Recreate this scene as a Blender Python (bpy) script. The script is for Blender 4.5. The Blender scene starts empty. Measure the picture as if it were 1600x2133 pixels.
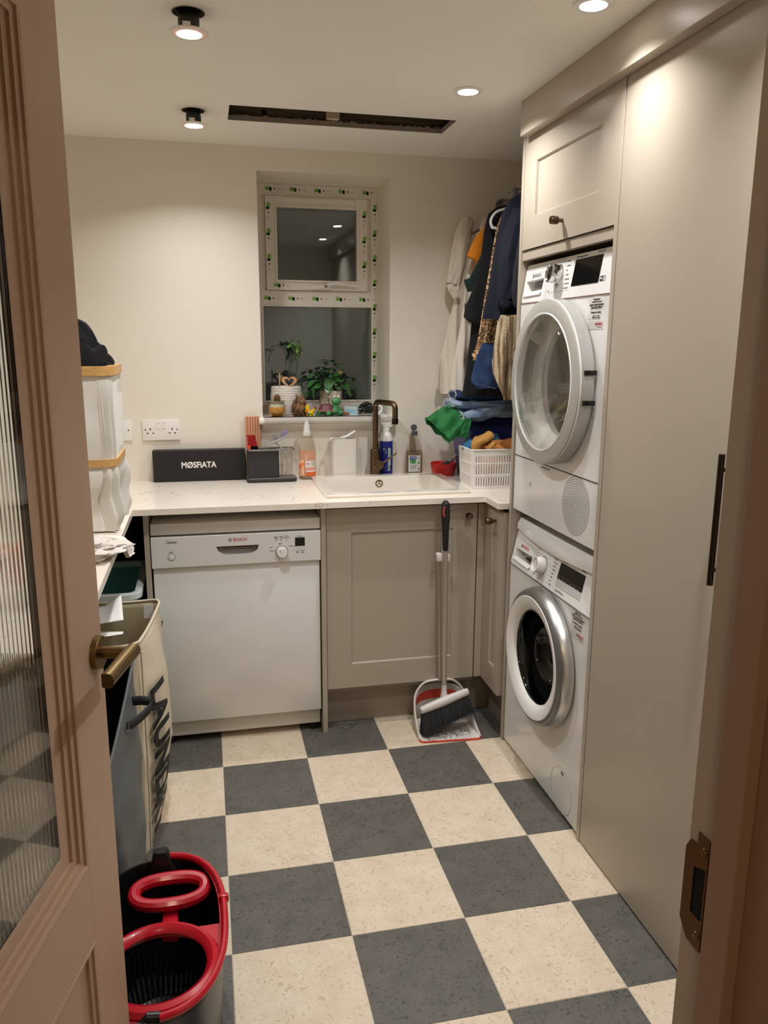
import bpy, bmesh, math, random
from math import sin, cos, pi, radians as R
from mathutils import Vector as V, Matrix, noise

sc = bpy.context.scene
# ---------------------------------------------------------------- camera, world, light, exposure
cam_d = bpy.data.cameras.new('camera'); cam = bpy.data.objects.new('camera', cam_d); sc.collection.objects.link(cam)
_rx, _ry, _rz = -0.2101, 0.0053, -0.2216
_f = V((-sin(_rz)*cos(_rx), cos(_rz)*cos(_rx), sin(_rx))); _r = V((cos(_rz), sin(_rz), 0)); _u = _r.cross(_f)
_r2 = _r*cos(_ry) + _u*sin(_ry); _u2 = -_r*sin(_ry) + _u*cos(_ry)
m4 = Matrix((_r2, _u2, -_f)).transposed().to_4x4(); m4.translation = V((0.4506, -2.8026, 1.4666)); cam.matrix_world = m4
cam_d.sensor_fit = 'HORIZONTAL'; cam_d.sensor_width = 36; cam_d.lens = 1647.56*36/1600; cam_d.clip_start = .02
sc.camera = cam
w = bpy.data.worlds.new('night_sky'); sc.world = w; w.use_nodes = True
w.node_tree.nodes['Background'].inputs[0].default_value = (.35, .42, .6, 1)
w.node_tree.nodes['Background'].inputs[1].default_value = .012
sc.view_settings.view_transform = 'Standard'; sc.view_settings.look = 'None'; sc.view_settings.gamma = 1
sc.view_settings.exposure = 0.13; sc.view_settings.use_curve_mapping = False
sc.cycles.max_bounces = 12; sc.cycles.diffuse_bounces = 9; sc.cycles.glossy_bounces = 5
sc.cycles.transmission_bounces = 10; sc.cycles.transparent_max_bounces = 12; sc.cycles.caustics_refractive = False; sc.cycles.caustics_reflective = False
sc.cycles.sample_clamp_indirect = 4
LAMP_W = 4.7          # watts of each downlight
LAMP_C = (1.0, .985, .985)
HALL_W = 7.0

# ---------------------------------------------------------------- helpers
COL = sc.collection
def lin(c):
    return tuple(((x/255)/12.92 if x/255 <= .04045 else ((x/255+.055)/1.055)**2.4) for x in c) + (1,)
def mat(name, c, rough=.5, metal=0, spec=.5, **k):
    m = bpy.data.materials.new(name); m.use_nodes = True; nt = m.node_tree; b = nt.nodes['Principled BSDF']
    b.inputs['Base Color'].default_value = lin(c); b.inputs['Roughness'].default_value = rough
    b.inputs['Metallic'].default_value = metal; b.inputs['Specular IOR Level'].default_value = spec
    if k.get('coat'): b.inputs['Coat Weight'].default_value = k['coat']; b.inputs['Coat Roughness'].default_value = .08
    if k.get('trans'): b.inputs['Transmission Weight'].default_value = k['trans']; b.inputs['IOR'].default_value = k.get('ior', 1.45)
    if k.get('alpha'): b.inputs['Alpha'].default_value = k['alpha']
    if k.get('sheen'): b.inputs['Sheen Weight'].default_value = k['sheen']
    if k.get('sub'):
        b.inputs['Subsurface Weight'].default_value = k['sub']; b.inputs['Subsurface Scale'].default_value = .01
    if k.get('emit'):
        b.inputs['Emission Color'].default_value = lin(k.get('ecol', c)); b.inputs['Emission Strength'].default_value = k['emit']
    N = nt.nodes.new; L = nt.links.new
    if k.get('bump') or k.get('c2'):
        g = N('ShaderNodeNewGeometry')
        mp = N('ShaderNodeMapping'); L(g.outputs['Position'], mp.inputs['Vector']); mp.inputs['Scale'].default_value = k.get('stretch', (1, 1, 1))
        n = N('ShaderNodeTexNoise'); L(mp.outputs['Vector'], n.inputs['Vector'])
        n.inputs['Scale'].default_value = k.get('ns', 60); n.inputs['Detail'].default_value = k.get('nd', 4)
        if k.get('bump'):
            bp = N('ShaderNodeBump'); bp.inputs['Strength'].default_value = k['bump']; bp.inputs['Distance'].default_value = k.get('bd', .002)
            L(n.outputs['Fac'], bp.inputs['Height']); L(bp.outputs['Normal'], b.inputs['Normal'])
        if k.get('c2'):
            r = N('ShaderNodeValToRGB'); r.color_ramp.elements[0].color = lin(c); r.color_ramp.elements[1].color = lin(k['c2'])
            r.color_ramp.elements[0].position = k.get('p0', .4); r.color_ramp.elements[1].position = k.get('p1', .6)
            L(n.outputs['Fac'], r.inputs['Fac']); L(r.outputs['Color'], b.inputs['Base Color'])
    return m
def nodes_of(m): return m.node_tree.nodes, m.node_tree.links, m.node_tree.nodes['Principled BSDF']

def nb(): return bmesh.new()
def merge(bm, tmp, M=None):
    if M is not None: bmesh.ops.transform(tmp, matrix=M, verts=tmp.verts)
    me = bpy.data.meshes.new('tmp'); tmp.to_mesh(me); tmp.free(); bm.from_mesh(me); bpy.data.meshes.remove(me)
    return bm
def box(bm, x0, x1, y0, y1, z0, z1, bev=0, seg=1, M=None):
    t = bmesh.new(); bmesh.ops.create_cube(t, size=1)
    bmesh.ops.transform(t, matrix=Matrix.Translation(((x0+x1)/2, (y0+y1)/2, (z0+z1)/2)) @ Matrix.Diagonal((abs(x1-x0), abs(y1-y0), abs(z1-z0), 1)), verts=t.verts)
    if bev: bmesh.ops.bevel(t, geom=t.edges[:], offset=bev, segments=seg, profile=.5, affect='EDGES', clamp_overlap=True)
    return merge(bm, t, M)
def frame_of(d):
    d = V(d).normalized(); a = V((0, 0, 1)) if abs(d.z) < .9 else V((1, 0, 0))
    x = a.cross(d).normalized(); return x, d.cross(x), d
def lathe(bm, prof, o=(0, 0, 0), ax=(0, 0, 1), seg=32, caps=True, sx=1, sy=1):
    x, y, z = frame_of(ax); o = V(o); rings = []
    if tuple(ax) == (0, 0, 1): x, y = V((1, 0, 0)), V((0, 1, 0))
    for r, h in prof:
        rings.append([o + z*h + x*(r*sx*cos(2*pi*i/seg)) + y*(r*sy*sin(2*pi*i/seg)) for i in range(seg)])
    return loft(bm, rings, caps)
def loft(bm, rings, caps=True, closed=True):
    vs = [[bm.verts.new(p) for p in r] for r in rings]; n = len(rings[0])
    for a, b in zip(vs, vs[1:]):
        for i in range(n if closed else n-1):
            j = (i+1) % n
            try: bm.faces.new((a[i], a[j], b[j], b[i]))
            except ValueError: pass
    if caps and closed:
        for r in ((vs[0][::-1]), vs[-1]):
            try: bm.faces.new(r)
            except ValueError: pass
    return bm
def cyl(bm, p0, p1, r0, r1=None, seg=20, caps=True):
    p0, p1 = V(p0), V(p1); r1 = r0 if r1 is None else r1
    return lathe(bm, [(r0, 0), (r1, (p1-p0).length)], p0, (p1-p0).normalized(), seg, caps)
def smoothpts(pts, n=6):
    P = [V(p) for p in pts]; out = []
    for i in range(len(P)-1):
        a = P[max(i-1, 0)]; b = P[i]; c = P[i+1]; d = P[min(i+2, len(P)-1)]
        for k in range(n):
            t = k/n
            out.append(.5*((2*b)+(c-a)*t+(2*a-5*b+4*c-d)*t*t+(3*b-a-3*c+d)*t**3))
    out.append(P[-1]); return out
def tube(bm, pts, r=.005, seg=10, closed=False, flat=1):
    P = [V(p) for p in pts]; rings = []; n = len(P); px = None
    for i, p in enumerate(P):
        if closed: d = P[(i+1) % n]-P[i-1]
        else: d = P[min(i+1, n-1)]-P[max(i-1, 0)]
        d.normalize()
        if px is None: x, _, _ = frame_of(d)
        else:
            x = px-d*px.dot(d); x.normalize()
        px = x; y = d.cross(x); rr = r[i] if isinstance(r, (list, tuple)) else r
        rings.append([p+x*rr*cos(2*pi*k/seg)+y*rr*flat*sin(2*pi*k/seg) for k in range(seg)])
    if closed:
        rings.append(rings[0]); return loft(bm, rings, False)
    return loft(bm, rings, True)
def sphere(bm, c, r, sx=1, sy=1, sz=1, sub=2, M=None):
    t = bmesh.new(); bmesh.ops.create_icosphere(t, subdivisions=sub, radius=r)
    bmesh.ops.transform(t, matrix=Matrix.Translation(c) @ (M or Matrix()) @ Matrix.Diagonal((sx, sy, sz, 1)), verts=t.verts)
    return merge(bm, t)
def rrect(x0, x1, y0, y1, r, n=5):
    out = []
    for cx, cy, a in ((x1-r, y1-r, 0), (x0+r, y1-r, 90), (x0+r, y0+r, 180), (x1-r, y0+r, 270)):
        for i in range(n+1):
            t = R(a+90*i/n); out.append((cx+r*cos(t), cy+r*sin(t)))
    return out
def circ(cx, cy, r, n=24, sy=1): return [(cx+r*cos(2*pi*i/n), cy+r*sy*sin(2*pi*i/n)) for i in range(n)]
# maps of a flat (u, v, w) shape into the room: floor plan, a face seen from the front (-y), a face seen from the left (-x)
MXY = Matrix()
MXZ = Matrix(((1, 0, 0, 0), (0, 0, -1, 0), (0, 1, 0, 0), (0, 0, 0, 1)))           # u->x v->z w->-y
MYZ = Matrix(((0, 0, -1, 0), (-1, 0, 0, 0), (0, 1, 0, 0), (0, 0, 0, 1)))          # u->-y v->z w->-x
def plate(bm, outer, holes, w0, w1, M=MXY):
    t = bmesh.new(); es = []
    for loop in [outer]+list(holes):
        vs = [t.verts.new((p[0], p[1], 0)) for p in loop]
        es += [t.edges.new((vs[i], vs[(i+1) % len(vs)])) for i in range(len(vs))]
    bmesh.ops.triangle_fill(t, use_beauty=True, use_dissolve=False, edges=es, normal=(0, 0, 1))
    top = bmesh.ops.extrude_face_region(t, geom=t.faces[:])
    bmesh.ops.translate(t, vec=(0, 0, w1-w0), verts=[g for g in top['geom'] if isinstance(g, bmesh.types.BMVert)])
    bmesh.ops.translate(t, vec=(0, 0, w0), verts=t.verts)
    bmesh.ops.recalc_face_normals(t, faces=t.faces)
    return merge(bm, t, M)
def at(u=None, o=(0, 0, 0)): return Matrix.Translation(o) @ u

def tagp(o, label=None, cat=None, group=None, kind=None):
    for k, v in (('label', label), ('category', cat), ('group', group), ('kind', kind)):
        if v: o[k] = v
    return o
def thing(name, label, cat, loc=(0, 0, 0), rz=0, group=None, rot=None):
    o = bpy.data.objects.new(name, None); COL.objects.link(o); o.location = loc; o.empty_display_size = .05
    o.rotation_euler = rot or (0, 0, rz)
    return tagp(o, label, cat, group)
def obj(name, bm, m, parent=None, local=False, smooth=True, ang=35, label=None, recalc=True, kind=None):
    """one mesh object; its shape is given in room coordinates unless local"""
    if recalc: bmesh.ops.recalc_face_normals(bm, faces=bm.faces)
    me = bpy.data.meshes.new(name); bm.to_mesh(me); bm.free()
    o = bpy.data.objects.new(name, me); COL.objects.link(o)
    for x in (m if isinstance(m, (list, tuple)) else [m]): me.materials.append(x)
    if smooth:
        me.shade_smooth(); me.set_sharp_from_angle(angle=R(ang))
    if parent:
        o.parent = parent
        if not local:
            q = parent; M = Matrix()
            while q is not None:
                M = q.matrix_basis @ M; q = q.parent
            me.transform(M.inverted())
    elif not local:            # a thing of one mesh: put its origin at its base
        co = [v.co for v in me.vertices]
        b = V(((min(c.x for c in co)+max(c.x for c in co))/2, (min(c.y for c in co)+max(c.y for c in co))/2, min(c.z for c in co)))
        me.transform(Matrix.Translation(-b)); o.location = b
    return tagp(o, label, kind=kind)
def struct(name, bm, m, parent=None, **k):
    o = obj(name, bm, m, parent, **k)
    if not parent: o['kind'] = 'structure'
    return o
EXF, EYF = V((1, 0, 0)), V((0, 0, 1))       # lettering facing the door (-y)
EXS, EYS = V((0, -1, 0)), V((0, 0, 1))      # lettering facing left (-x)
def textmesh(body, loc, size, ex=EXF, ey=EYF, align='LEFT', bold=0, width=None, shear=0, ext=.0003, space=1):
    cu = bpy.data.curves.new('t', 'FONT'); cu.body = body; cu.size = size; cu.align_x = align; cu.align_y = 'CENTER'
    cu.offset = bold; cu.extrude = ext; cu.shear = shear; cu.resolution_u = 3; cu.space_character = space
    o = bpy.data.objects.new('t', cu); COL.objects.link(o)
    dg = bpy.context.evaluated_depsgraph_get(); me = bpy.data.meshes.new_from_object(o.evaluated_get(dg))
    bpy.data.objects.remove(o); bpy.data.curves.remove(cu)
    ex = V(ex).normalized(); ey = V(ey).normalized(); ez = ex.cross(ey)
    s = 1
    if width:
        xs = [v.co.x for v in me.vertices]; s = width/(max(xs)-min(xs))
    M = Matrix((ex*s, ey, ez)).transposed().to_4x4(); M.translation = V(loc)+ez*(ext+.0001); me.transform(M)
    bm = nb(); bm.from_mesh(me); bpy.data.meshes.remove(me); return bm
def text(name, body, m, parent, loc, size, **k):
    return obj(name, textmesh(body, loc, size, **k), m, parent, smooth=False, recalc=False)
def quad(bm, o, ex, ey, u0, u1, v0, v1, t=.0003):
    """a thin printed patch lying on a surface"""
    o = V(o); ex = V(ex); ey = V(ey); n = ex.cross(ey).normalized()
    a = [o+ex*u+ey*v+n*t for u, v in ((u0, v0), (u1, v0), (u1, v1), (u0, v1))]
    b = [p-n*t for p in a]; va = [bm.verts.new(p) for p in a]; vb = [bm.verts.new(p) for p in b]
    bm.faces.new(va)
    for i in range(4): bm.faces.new((vb[i], vb[(i+1) % 4], va[(i+1) % 4], va[i]))
    return bm
def interp(tab, z):
    """value at z from a table of (z, v) sorted by falling z"""
    if z >= tab[0][0]: return tab[0][1]
    for (a, va), (b, vb) in zip(tab, tab[1:]):
        if z >= b:
            t = (a-z)/(a-b) if a != b else 0; return va+(vb-va)*t
    return tab[-1][1]
def garment(bm, y, L, Rr, th=.022, z1=None, z0=None, rip=.008, fr=9, n=44, rows=40, seed=0, ybot=None, hemwave=.0):
    """hanging cloth: closed flat cross sections between a left and a right outline, with folds that deepen downwards"""
    L = sorted(L, key=lambda p: -p[0]); Rr = sorted(Rr, key=lambda p: -p[0])
    z1 = L[0][0] if z1 is None else z1; z0 = L[-1][0] if z0 is None else z0; rings = []
    for k in range(rows+1):
        t = k/rows; z = z1+(z0-z1)*t; xl = interp(L, z); xr = interp(Rr, z)
        if xr-xl < .004: xr = xl+.004
        a = (xr-xl)/2; xc = (xl+xr)/2; ring = []
        tt = th*min(1, .25+3*t, max(.3, a*8)); yy = y+((ybot-y)*t if ybot is not None else 0)
        for i in range(n):
            an = 2*pi*i/n; x = xc+a*cos(an)
            f = rip*(.25+.9*t)*(sin(x*fr*6.5+seed*1.7+2.2*t)+.6*sin(x*fr*12.7+seed*2.3-1.4*t)+.9*noise.noise(V((x*14, seed*3.1, z*7))))
            s = sin(an); s = math.copysign(abs(s)**.55, s)
            hz = hemwave*sin(x*fr*6.5+seed)*max(0, t-.8)*5
            ring.append(V((x, yy+s*tt/2+f, z+hz)))
        rings.append(ring)
    return loft(bm, rings, True)
def copy_tree(o, parent=None):
    c = o.copy(); COL.objects.link(c); c.parent = parent
    for ch in list(o.children): copy_tree(ch, c)
    return c
# ---------------------------------------------------------------- materials
M = {}
M['wall'] = mat('cream_wall_paint', (231, 225, 212), .75, bump=.08, ns=220, bd=.001)
M['ceil'] = mat('ceiling_paint', (240, 238, 230), .85, bump=.05, ns=200, bd=.001)
M['cab'] = mat('greige_satin_paint', (176, 165, 149), .34, bump=.03, ns=400, bd=.0004)
M['plinth'] = mat('greige_plinth', (150, 140, 125), .42)
M['carcass'] = mat('cabinet_carcass', (150, 140, 124), .6)
M['white'] = mat('white_enamel', (232, 231, 228), .2, coat=.3)
M['wplastic'] = mat('white_plastic', (236, 234, 230), .32)
M['upvc'] = mat('white_upvc', (226, 220, 210), .3)
M['sill'] = mat('gloss_white_sill', (240, 236, 228), .22, coat=.4)
M['ceramic'] = mat('white_ceramic', (232, 226, 216), .12, coat=.5)
M['silver'] = mat('satin_silver', (196, 195, 192), .3, 1)
M['silverp'] = mat('pearl_silver_plastic', (178, 176, 172), .34, .35)
M['dkgrey'] = mat('dark_grey_ring', (120, 119, 117), .35, .6)
M['chrome'] = mat('chrome', (225, 225, 225), .06, 1)
M['black'] = mat('black_plastic', (14, 14, 15), .4)
M['gblack'] = mat('gloss_black_display', (6, 6, 8), .08)
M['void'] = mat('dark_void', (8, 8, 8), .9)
M['rubber'] = mat('black_rubber', (22, 22, 22), .7)
M['brass'] = mat('aged_brass', (128, 106, 66), .32, 1, bump=.1, ns=300, bd=.0003, stretch=(1, 1, 6))
M['bronze'] = mat('brushed_bronze', (118, 96, 74), .3, 1, bump=.08, ns=400, bd=.0003)
M['dbronze'] = mat('dark_bronze', (60, 50, 42), .35, 1)
M['steel'] = mat('steel_drum', (150, 150, 150), .28, 1)
M['door'] = mat('beige_door_paint', (186, 156, 133), .42, bump=.04, ns=300, bd=.0005)
M['frame'] = mat('door_lining_paint', (190, 158, 134), .5)
M['glass'] = mat('clear_glass', (245, 248, 248), 0, trans=1, ior=1.5)
M['text'] = mat('grey_print', (95, 95, 98), .6)
M['btext'] = mat('black_print', (28, 28, 30), .6)
M['red'] = mat('red_print', (190, 30, 45), .5)
M['bredp'] = mat('glossy_red_plastic', (190, 22, 42), .28, coat=.2)
M['wood'] = mat('bamboo', (214, 172, 108), .45, c2=(196, 150, 88), ns=14, stretch=(6, 6, 40))
M['dwood'] = mat('dark_joist_wood', (104, 88, 68), .8, c2=(80, 66, 50), ns=9, stretch=(1, 20, 20), bump=.3, bd=.003)
M['board'] = mat('cut_plasterboard', (150, 138, 124), .9, bump=.8, ns=150, bd=.004)
M['lamp'] = mat('lit_lamp_lens', (255, 250, 240), .3, emit=22, ecol=(255, 250, 243))
M['opal'] = mat('white_light_bezel', (240, 236, 228), .3, trans=.0, sub=.2)
M['green'] = mat('green_tape_print', (112, 168, 62), .5)
M['dgreen'] = mat('dark_green_tape_print', (34, 62, 36), .5)
M['floor_gap'] = mat('pale_grout', (196, 186, 168), .8)
M['hallfloor'] = mat('hall_oak', (120, 88, 58), .5, c2=(100, 72, 46), ns=8, stretch=(30, 2, 1))
M['hallwall'] = mat('hall_paint', (170, 150, 125), .8)

def tile_mat(name, base, alt, speck, spk):
    m = mat(name, base, .42); N, L, b = nodes_of(m)
    g = N.new('ShaderNodeNewGeometry')
    n1 = N.new('ShaderNodeTexNoise'); n1.inputs['Scale'].default_value = 14; n1.inputs['Detail'].default_value = 6; n1.inputs['Roughness'].default_value = .65
    n2 = N.new('ShaderNodeTexNoise'); n2.inputs['Scale'].default_value = 58; n2.inputs['Detail'].default_value = 5; n2.inputs['Distortion'].default_value = 2.2
    n3 = N.new('ShaderNodeTexVoronoi'); n3.inputs['Scale'].default_value = 46
    for n in (n1, n2, n3): L.new(g.outputs['Position'], n.inputs['Vector'])
    r1 = N.new('ShaderNodeValToRGB'); r1.color_ramp.elements[0].color = lin(base); r1.color_ramp.elements[1].color = lin(alt)
    r1.color_ramp.elements[0].position = .38; r1.color_ramp.elements[1].position = .66
    L.new(n1.outputs['Fac'], r1.inputs['Fac'])
    r2 = N.new('ShaderNodeValToRGB'); r2.color_ramp.elements[0].position = .56; r2.color_ramp.elements[1].position = .68
    r2.color_ramp.elements[0].color = (0, 0, 0, 1); r2.color_ramp.elements[1].color = (1, 1, 1, 1)
    L.new(n2.outputs['Fac'], r2.inputs['Fac'])
    mu = N.new('ShaderNodeMath'); mu.operation = 'MULTIPLY'; mu.inputs[1].default_value = spk; L.new(r2.outputs['Color'], mu.inputs[0])
    mx = N.new('ShaderNodeMix'); mx.data_type = 'RGBA'; L.new(mu.outputs[0], mx.inputs['Factor']); L.new(r1.outputs['Color'], mx.inputs[6]); mx.inputs[7].default_value = lin(speck)
    # small pits
    v = N.new('ShaderNodeValToRGB'); v.color_ramp.elements[0].position = .0; v.color_ramp.elements[1].position = .09
    v.color_ramp.elements[0].color = (1, 1, 1, 1); v.color_ramp.elements[1].color = (0, 0, 0, 1); L.new(n3.outputs['Distance'], v.inputs['Fac'])
    m2 = N.new('ShaderNodeMath'); m2.operation = 'MULTIPLY'; m2.inputs[1].default_value = spk; L.new(v.outputs['Color'], m2.inputs[0])
    mx2 = N.new('ShaderNodeMix'); mx2.data_type = 'RGBA'; L.new(m2.outputs[0], mx2.inputs['Factor']); L.new(mx.outputs[2], mx2.inputs[6]); mx2.inputs[7].default_value = lin(speck)
    L.new(mx2.outputs[2], b.inputs['Base Color'])
    bp = N.new('ShaderNodeBump'); bp.inputs['Strength'].default_value = .25; bp.inputs['Distance'].default_value = .0008; L.new(n2.outputs['Fac'], bp.inputs['Height']); L.new(bp.outputs['Normal'], b.inputs['Normal'])
    return m
M['tile_l'] = tile_mat('cream_stone_tile', (222, 208, 186), (212, 196, 171), (160, 138, 108), .55)
M['tile_d'] = tile_mat('charcoal_stone_tile', (101, 98, 92), (88, 87, 82), (52, 49, 45), .8)
def quartz():
    m = mat('white_quartz', (238, 230, 218), .2); N, L, b = nodes_of(m)
    g = N.new('ShaderNodeNewGeometry'); n = N.new('ShaderNodeTexNoise'); n.inputs['Scale'].default_value = 11; n.inputs['Detail'].default_value = 8; n.inputs['Roughness'].default_value = .62; n.inputs['Distortion'].default_value = .6
    n2 = N.new('ShaderNodeTexNoise'); n2.inputs['Scale'].default_value = 14
    L.new(g.outputs['Position'], n.inputs['Vector']); L.new(g.outputs['Position'], n2.inputs['Vector'])
    r = N.new('ShaderNodeValToRGB'); e = r.color_ramp.elements; e[0].position = .488; e[0].color = (0, 0, 0, 1); e[1].position = .512; e[1].color = (0, 0, 0, 1)
    x = e.new(.5); x.color = (1, 1, 1, 1); L.new(n.outputs['Fac'], r.inputs['Fac'])
    r2 = N.new('ShaderNodeValToRGB'); r2.color_ramp.elements[0].position = .5; r2.color_ramp.elements[1].position = .68; L.new(n2.outputs['Fac'], r2.inputs['Fac'])
    mu = N.new('ShaderNodeMath'); mu.operation = 'MULTIPLY'; L.new(r.outputs['Color'], mu.inputs[0]); L.new(r2.outputs['Color'], mu.inputs[1])
    mx = N.new('ShaderNodeMix'); mx.data_type = 'RGBA'; L.new(mu.outputs[0], mx.inputs['Factor']); mx.inputs[6].default_value = lin((240, 232, 220)); mx.inputs[7].default_value = lin((150, 132, 118))
    L.new(mx.outputs[2], b.inputs['Base Color']); return m
M['quartz'] = quartz()

# ---------------------------------------------------------------- room shell
XL, XR, YB, YF, ZC = -.43, 2.15, .53, -2.235, 2.2137
WX0, WX1, WZ0, WZ1 = .682, 1.222, 1.146, 2.126
struct('wall_back', plate(nb(), [(XL-.1, 0), (XR+.1, 0), (XR+.1, 2.6), (XL-.1, 2.6)], [[(WX0, WZ0), (WX1, WZ0), (WX1, WZ1), (WX0, WZ1)]], -YB-.33, -YB, MXZ), M['wall'])
struct('wall_left', box(nb(), XL-.1, XL, YF-.135, YB, 0, 2.6), M['wall'])
struct('wall_right', box(nb(), XR, XR+.1, YF-.135, YB, 0, 2.6), M['wall'])
DX0, DX1, DZ = .092, .867, 1.99
struct('wall_front', plate(nb(), [(XL, 0), (DX0-.03, 0), (DX0-.03, DZ+.03), (DX1+.03, DZ+.03), (DX1+.03, 0), (XR, 0), (XR, 2.6), (XL, 2.6)], [], -YF, -YF+.135, MXZ), M['wall'])
SX0, SX1, SY0, SY1 = .565, 1.328, 0.0, .172
L1, L2 = (.449, -.72), (.451, .092)
FL = [(1.263, -.32), (1.337, -.98)]; HID = [(1.34, -1.66)]
struct('ceiling', plate(nb(), [(XL, YF-.135), (XR, YF-.135), (XR, YB), (XL, YB)], [[(SX0, SY0), (SX1, SY0), (SX1, SY1), (SX0, SY1)], circ(*L1, .037), circ(*L2, .037)], ZC, ZC+.0125), M['ceil'], ang=25)
ce = bpy.data.objects['ceiling']
# the slot cut in the plasterboard: rough cut edge, joists and boards above
bm = nb()
random.seed(3)
for (x0, x1, y0, y1) in ((SX0, SX1, SY1-.002, SY1+.001), (SX1-.002, SX1+.001, SY0, SY1)):
    box(bm, x0, x1, y0, y1, ZC-.0015, ZC+.0145)
obj('cut_edge', bm, M['board'], ce)
bm = nb()
for i in range(46):
    x = SX0+.01+(SX1-SX0-.02)*random.random(); box(bm, x, x+random.uniform(.004, .02), SY1-.004, SY1, ZC+.013, ZC+.015+random.random()*.004)
obj('torn_paper', bm, M['board'], ce)
obj('joist', box(nb(), SX0-.2, SX1+.2, SY1+.012, SY1+.06, ZC+.0128, ZC+.22), M['dwood'], ce)
obj('joist', box(nb(), SX0-.2, SX1+.2, SY0-.08, SY0-.03, ZC+.0128, ZC+.22), M['dwood'], ce)
obj('floor_board', box(nb(), SX0-.25, SX1+.25, SY0-.3, SY1+.3, ZC+.22, ZC+.24), M['dwood'], ce)
obj('end_batten', box(nb(), SX0-.06, SX0-.012, SY0-.03, SY1+.012, ZC+.0128, ZC+.2), M['dwood'], ce)
obj('end_batten', box(nb(), SX1+.03, SX1+.07, SY0-.03, SY1+.012, ZC+.0128, ZC+.2), M['dwood'], ce)
obj('cable_hole', cyl(nb(), (.69, SY1+.0115, 2.247), (.69, SY1+.0125, 2.247), .01), M['void'], ce)
bm = nb(); box(bm, .905, .95, SY1-.02, SY1+.011, 2.232, 2.26, .002)
obj('noggin_block', bm, mat('pale_timber_offcut', (196, 176, 146), .8), ce)

# checkerboard floor: every tile a piece of its own
fl = struct('floor', box(nb(), XL, XR, YF-.07, YB, -.03, -.0012), M['floor_gap'])
TS = .299; meshes = {}
for i in range(-3, 6):
    for k in range(-3, 8):
        x0, x1 = .4599+i*TS, .4599+(i+1)*TS; y1, y0 = -.1967-k*TS, -.1967-(k+1)*TS
        x0 = max(x0, XL+.001); x1 = min(x1, XR-.001); y0 = max(y0, YF-.06); y1 = min(y1, YB-.001)
        if x1-x0 < .02 or y1-y0 < .02: continue
        dk = (i+k) % 2 == 0; key = (round(x1-x0, 3), round(y1-y0, 3), dk)
        if key not in meshes:
            g = .0009; o = obj('tile', box(nb(), -(x1-x0)/2+g, (x1-x0)/2-g, -(y1-y0)/2+g, (y1-y0)/2-g, -.004, 0, .0005), M['tile_d' if dk else 'tile_l'], fl, local=True); meshes[key] = o.data
        else:
            o = bpy.data.objects.new('tile', meshes[key]); COL.objects.link(o); o.parent = fl
        o.location = V(((x0+x1)/2, (y0+y1)/2, 0))-fl.location
# hall behind the camera
struct('hall_floor', box(nb(), -1.2, 2.2, -4.4, YF-.07, -.03, -.002), M['hallfloor'])
struct('wall_hall_left', box(nb(), -1.0, -.9, -4.4, YF-.135, 0, 2.5), M['hallwall'])
struct('wall_hall_right', box(nb(), 1.9, 2.0, -4.4, YF-.135, 0, 2.5), M['hallwall'])
struct('wall_hall_back', box(nb(), -.9, 1.9, -4.4, -4.3, 0, 2.5), M['hallwall'])
struct('ceiling_hall', box(nb(), -1.0, 2.0, -4.4, YF-.135, 2.5, 2.55), M['hallwall'])
struct('wall_hall_front', plate(nb(), [(-.9, 0), (DX0-.03, 0), (DX0-.03, DZ+.03), (DX1+.03, DZ+.03), (DX1+.03, 0), (1.9, 0), (1.9, 2.5), (-.9, 2.5)], [], -YF+.135, -YF+.137, MXZ), M['hallwall'])
t1 = struct('trim_1', box(nb(), DX0-.03, DX0, YF-.135, YF, 0, DZ+.03, .001), M['frame'])     # door lining, hinge side
t2 = struct('trim_2', box(nb(), DX1, DX1+.03, YF-.135, YF, 0, DZ+.03, .001), M['frame'])     # latch side
t3 = struct('trim_3', box(nb(), DX0, DX1, YF-.135, YF, DZ, DZ+.03, .001), M['frame'])
for tt, a in ((t1, (DX0, DX0+.012, YF-.078, YF-.044, 0, DZ)), (t2, (DX1-.012, DX1, YF-.078, YF-.044, 0, DZ)), (t3, (DX0, DX1, YF-.078, YF-.044, DZ-.012, DZ))):
    obj('door_stop', box(nb(), *a, .001), M['frame'], tt)
for tt, a in ((t1, (DX0-.1, DX0-.006, YF-.153, YF-.137, 0, DZ+.1)), (t2, (DX1+.006, DX1+.1, YF-.153, YF-.137, 0, DZ+.1)), (t3, (DX0-.006, DX1+.006, YF-.153, YF-.137, DZ+.006, DZ+.1))):
    obj('architrave', box(nb(), *a, .004, 2), M['frame'], tt)
# strike plate let into the latch side lining
bm = nb()
out = [(-YF-.0-.002, .944), (-YF+.010, .930), (-YF+.030, .930), (-YF+.030, 1.042), (-YF+.014, 1.042), (-YF+.014, 1.030), (-YF+.004, 1.028), (-YF-.002, 1.018)]
hole = [(-YF+.017, .957), (-YF+.017, 1.012), (-YF+.011, 1.005), (-YF+.011, .966)][::-1]
hole = [(-YF+.012, .960), (-YF+.028, .960), (-YF+.028, 1.012), (-YF+.012, 1.006)]
plate(bm, out, [hole], -DX1+.0004, -DX1+.0020, MYZ)
sp = obj('strike_plate', bm, M['brass'], t2)
obj('rebate_face', box(nb(), DX1-.0007, DX1-.00005, YF-.0435, YF-.0005, 0, DZ), mat('greige_rebate_paint', (218, 204, 184), .5), t2)
obj('latch_slot', box(nb(), DX1-.0012, DX1-.0008, YF-.029, YF-.011, .958, 1.014), M['void'], t2)
bm = nb()
for z in (.943, 1.027): lathe(bm, [(.0042, 0), (.0036, .0012), (.001, .0016)], (DX1-.0018, YF-.024, z), (-1, 0, 0), 14)
obj('screw', bm, M['brass'], sp)

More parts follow.
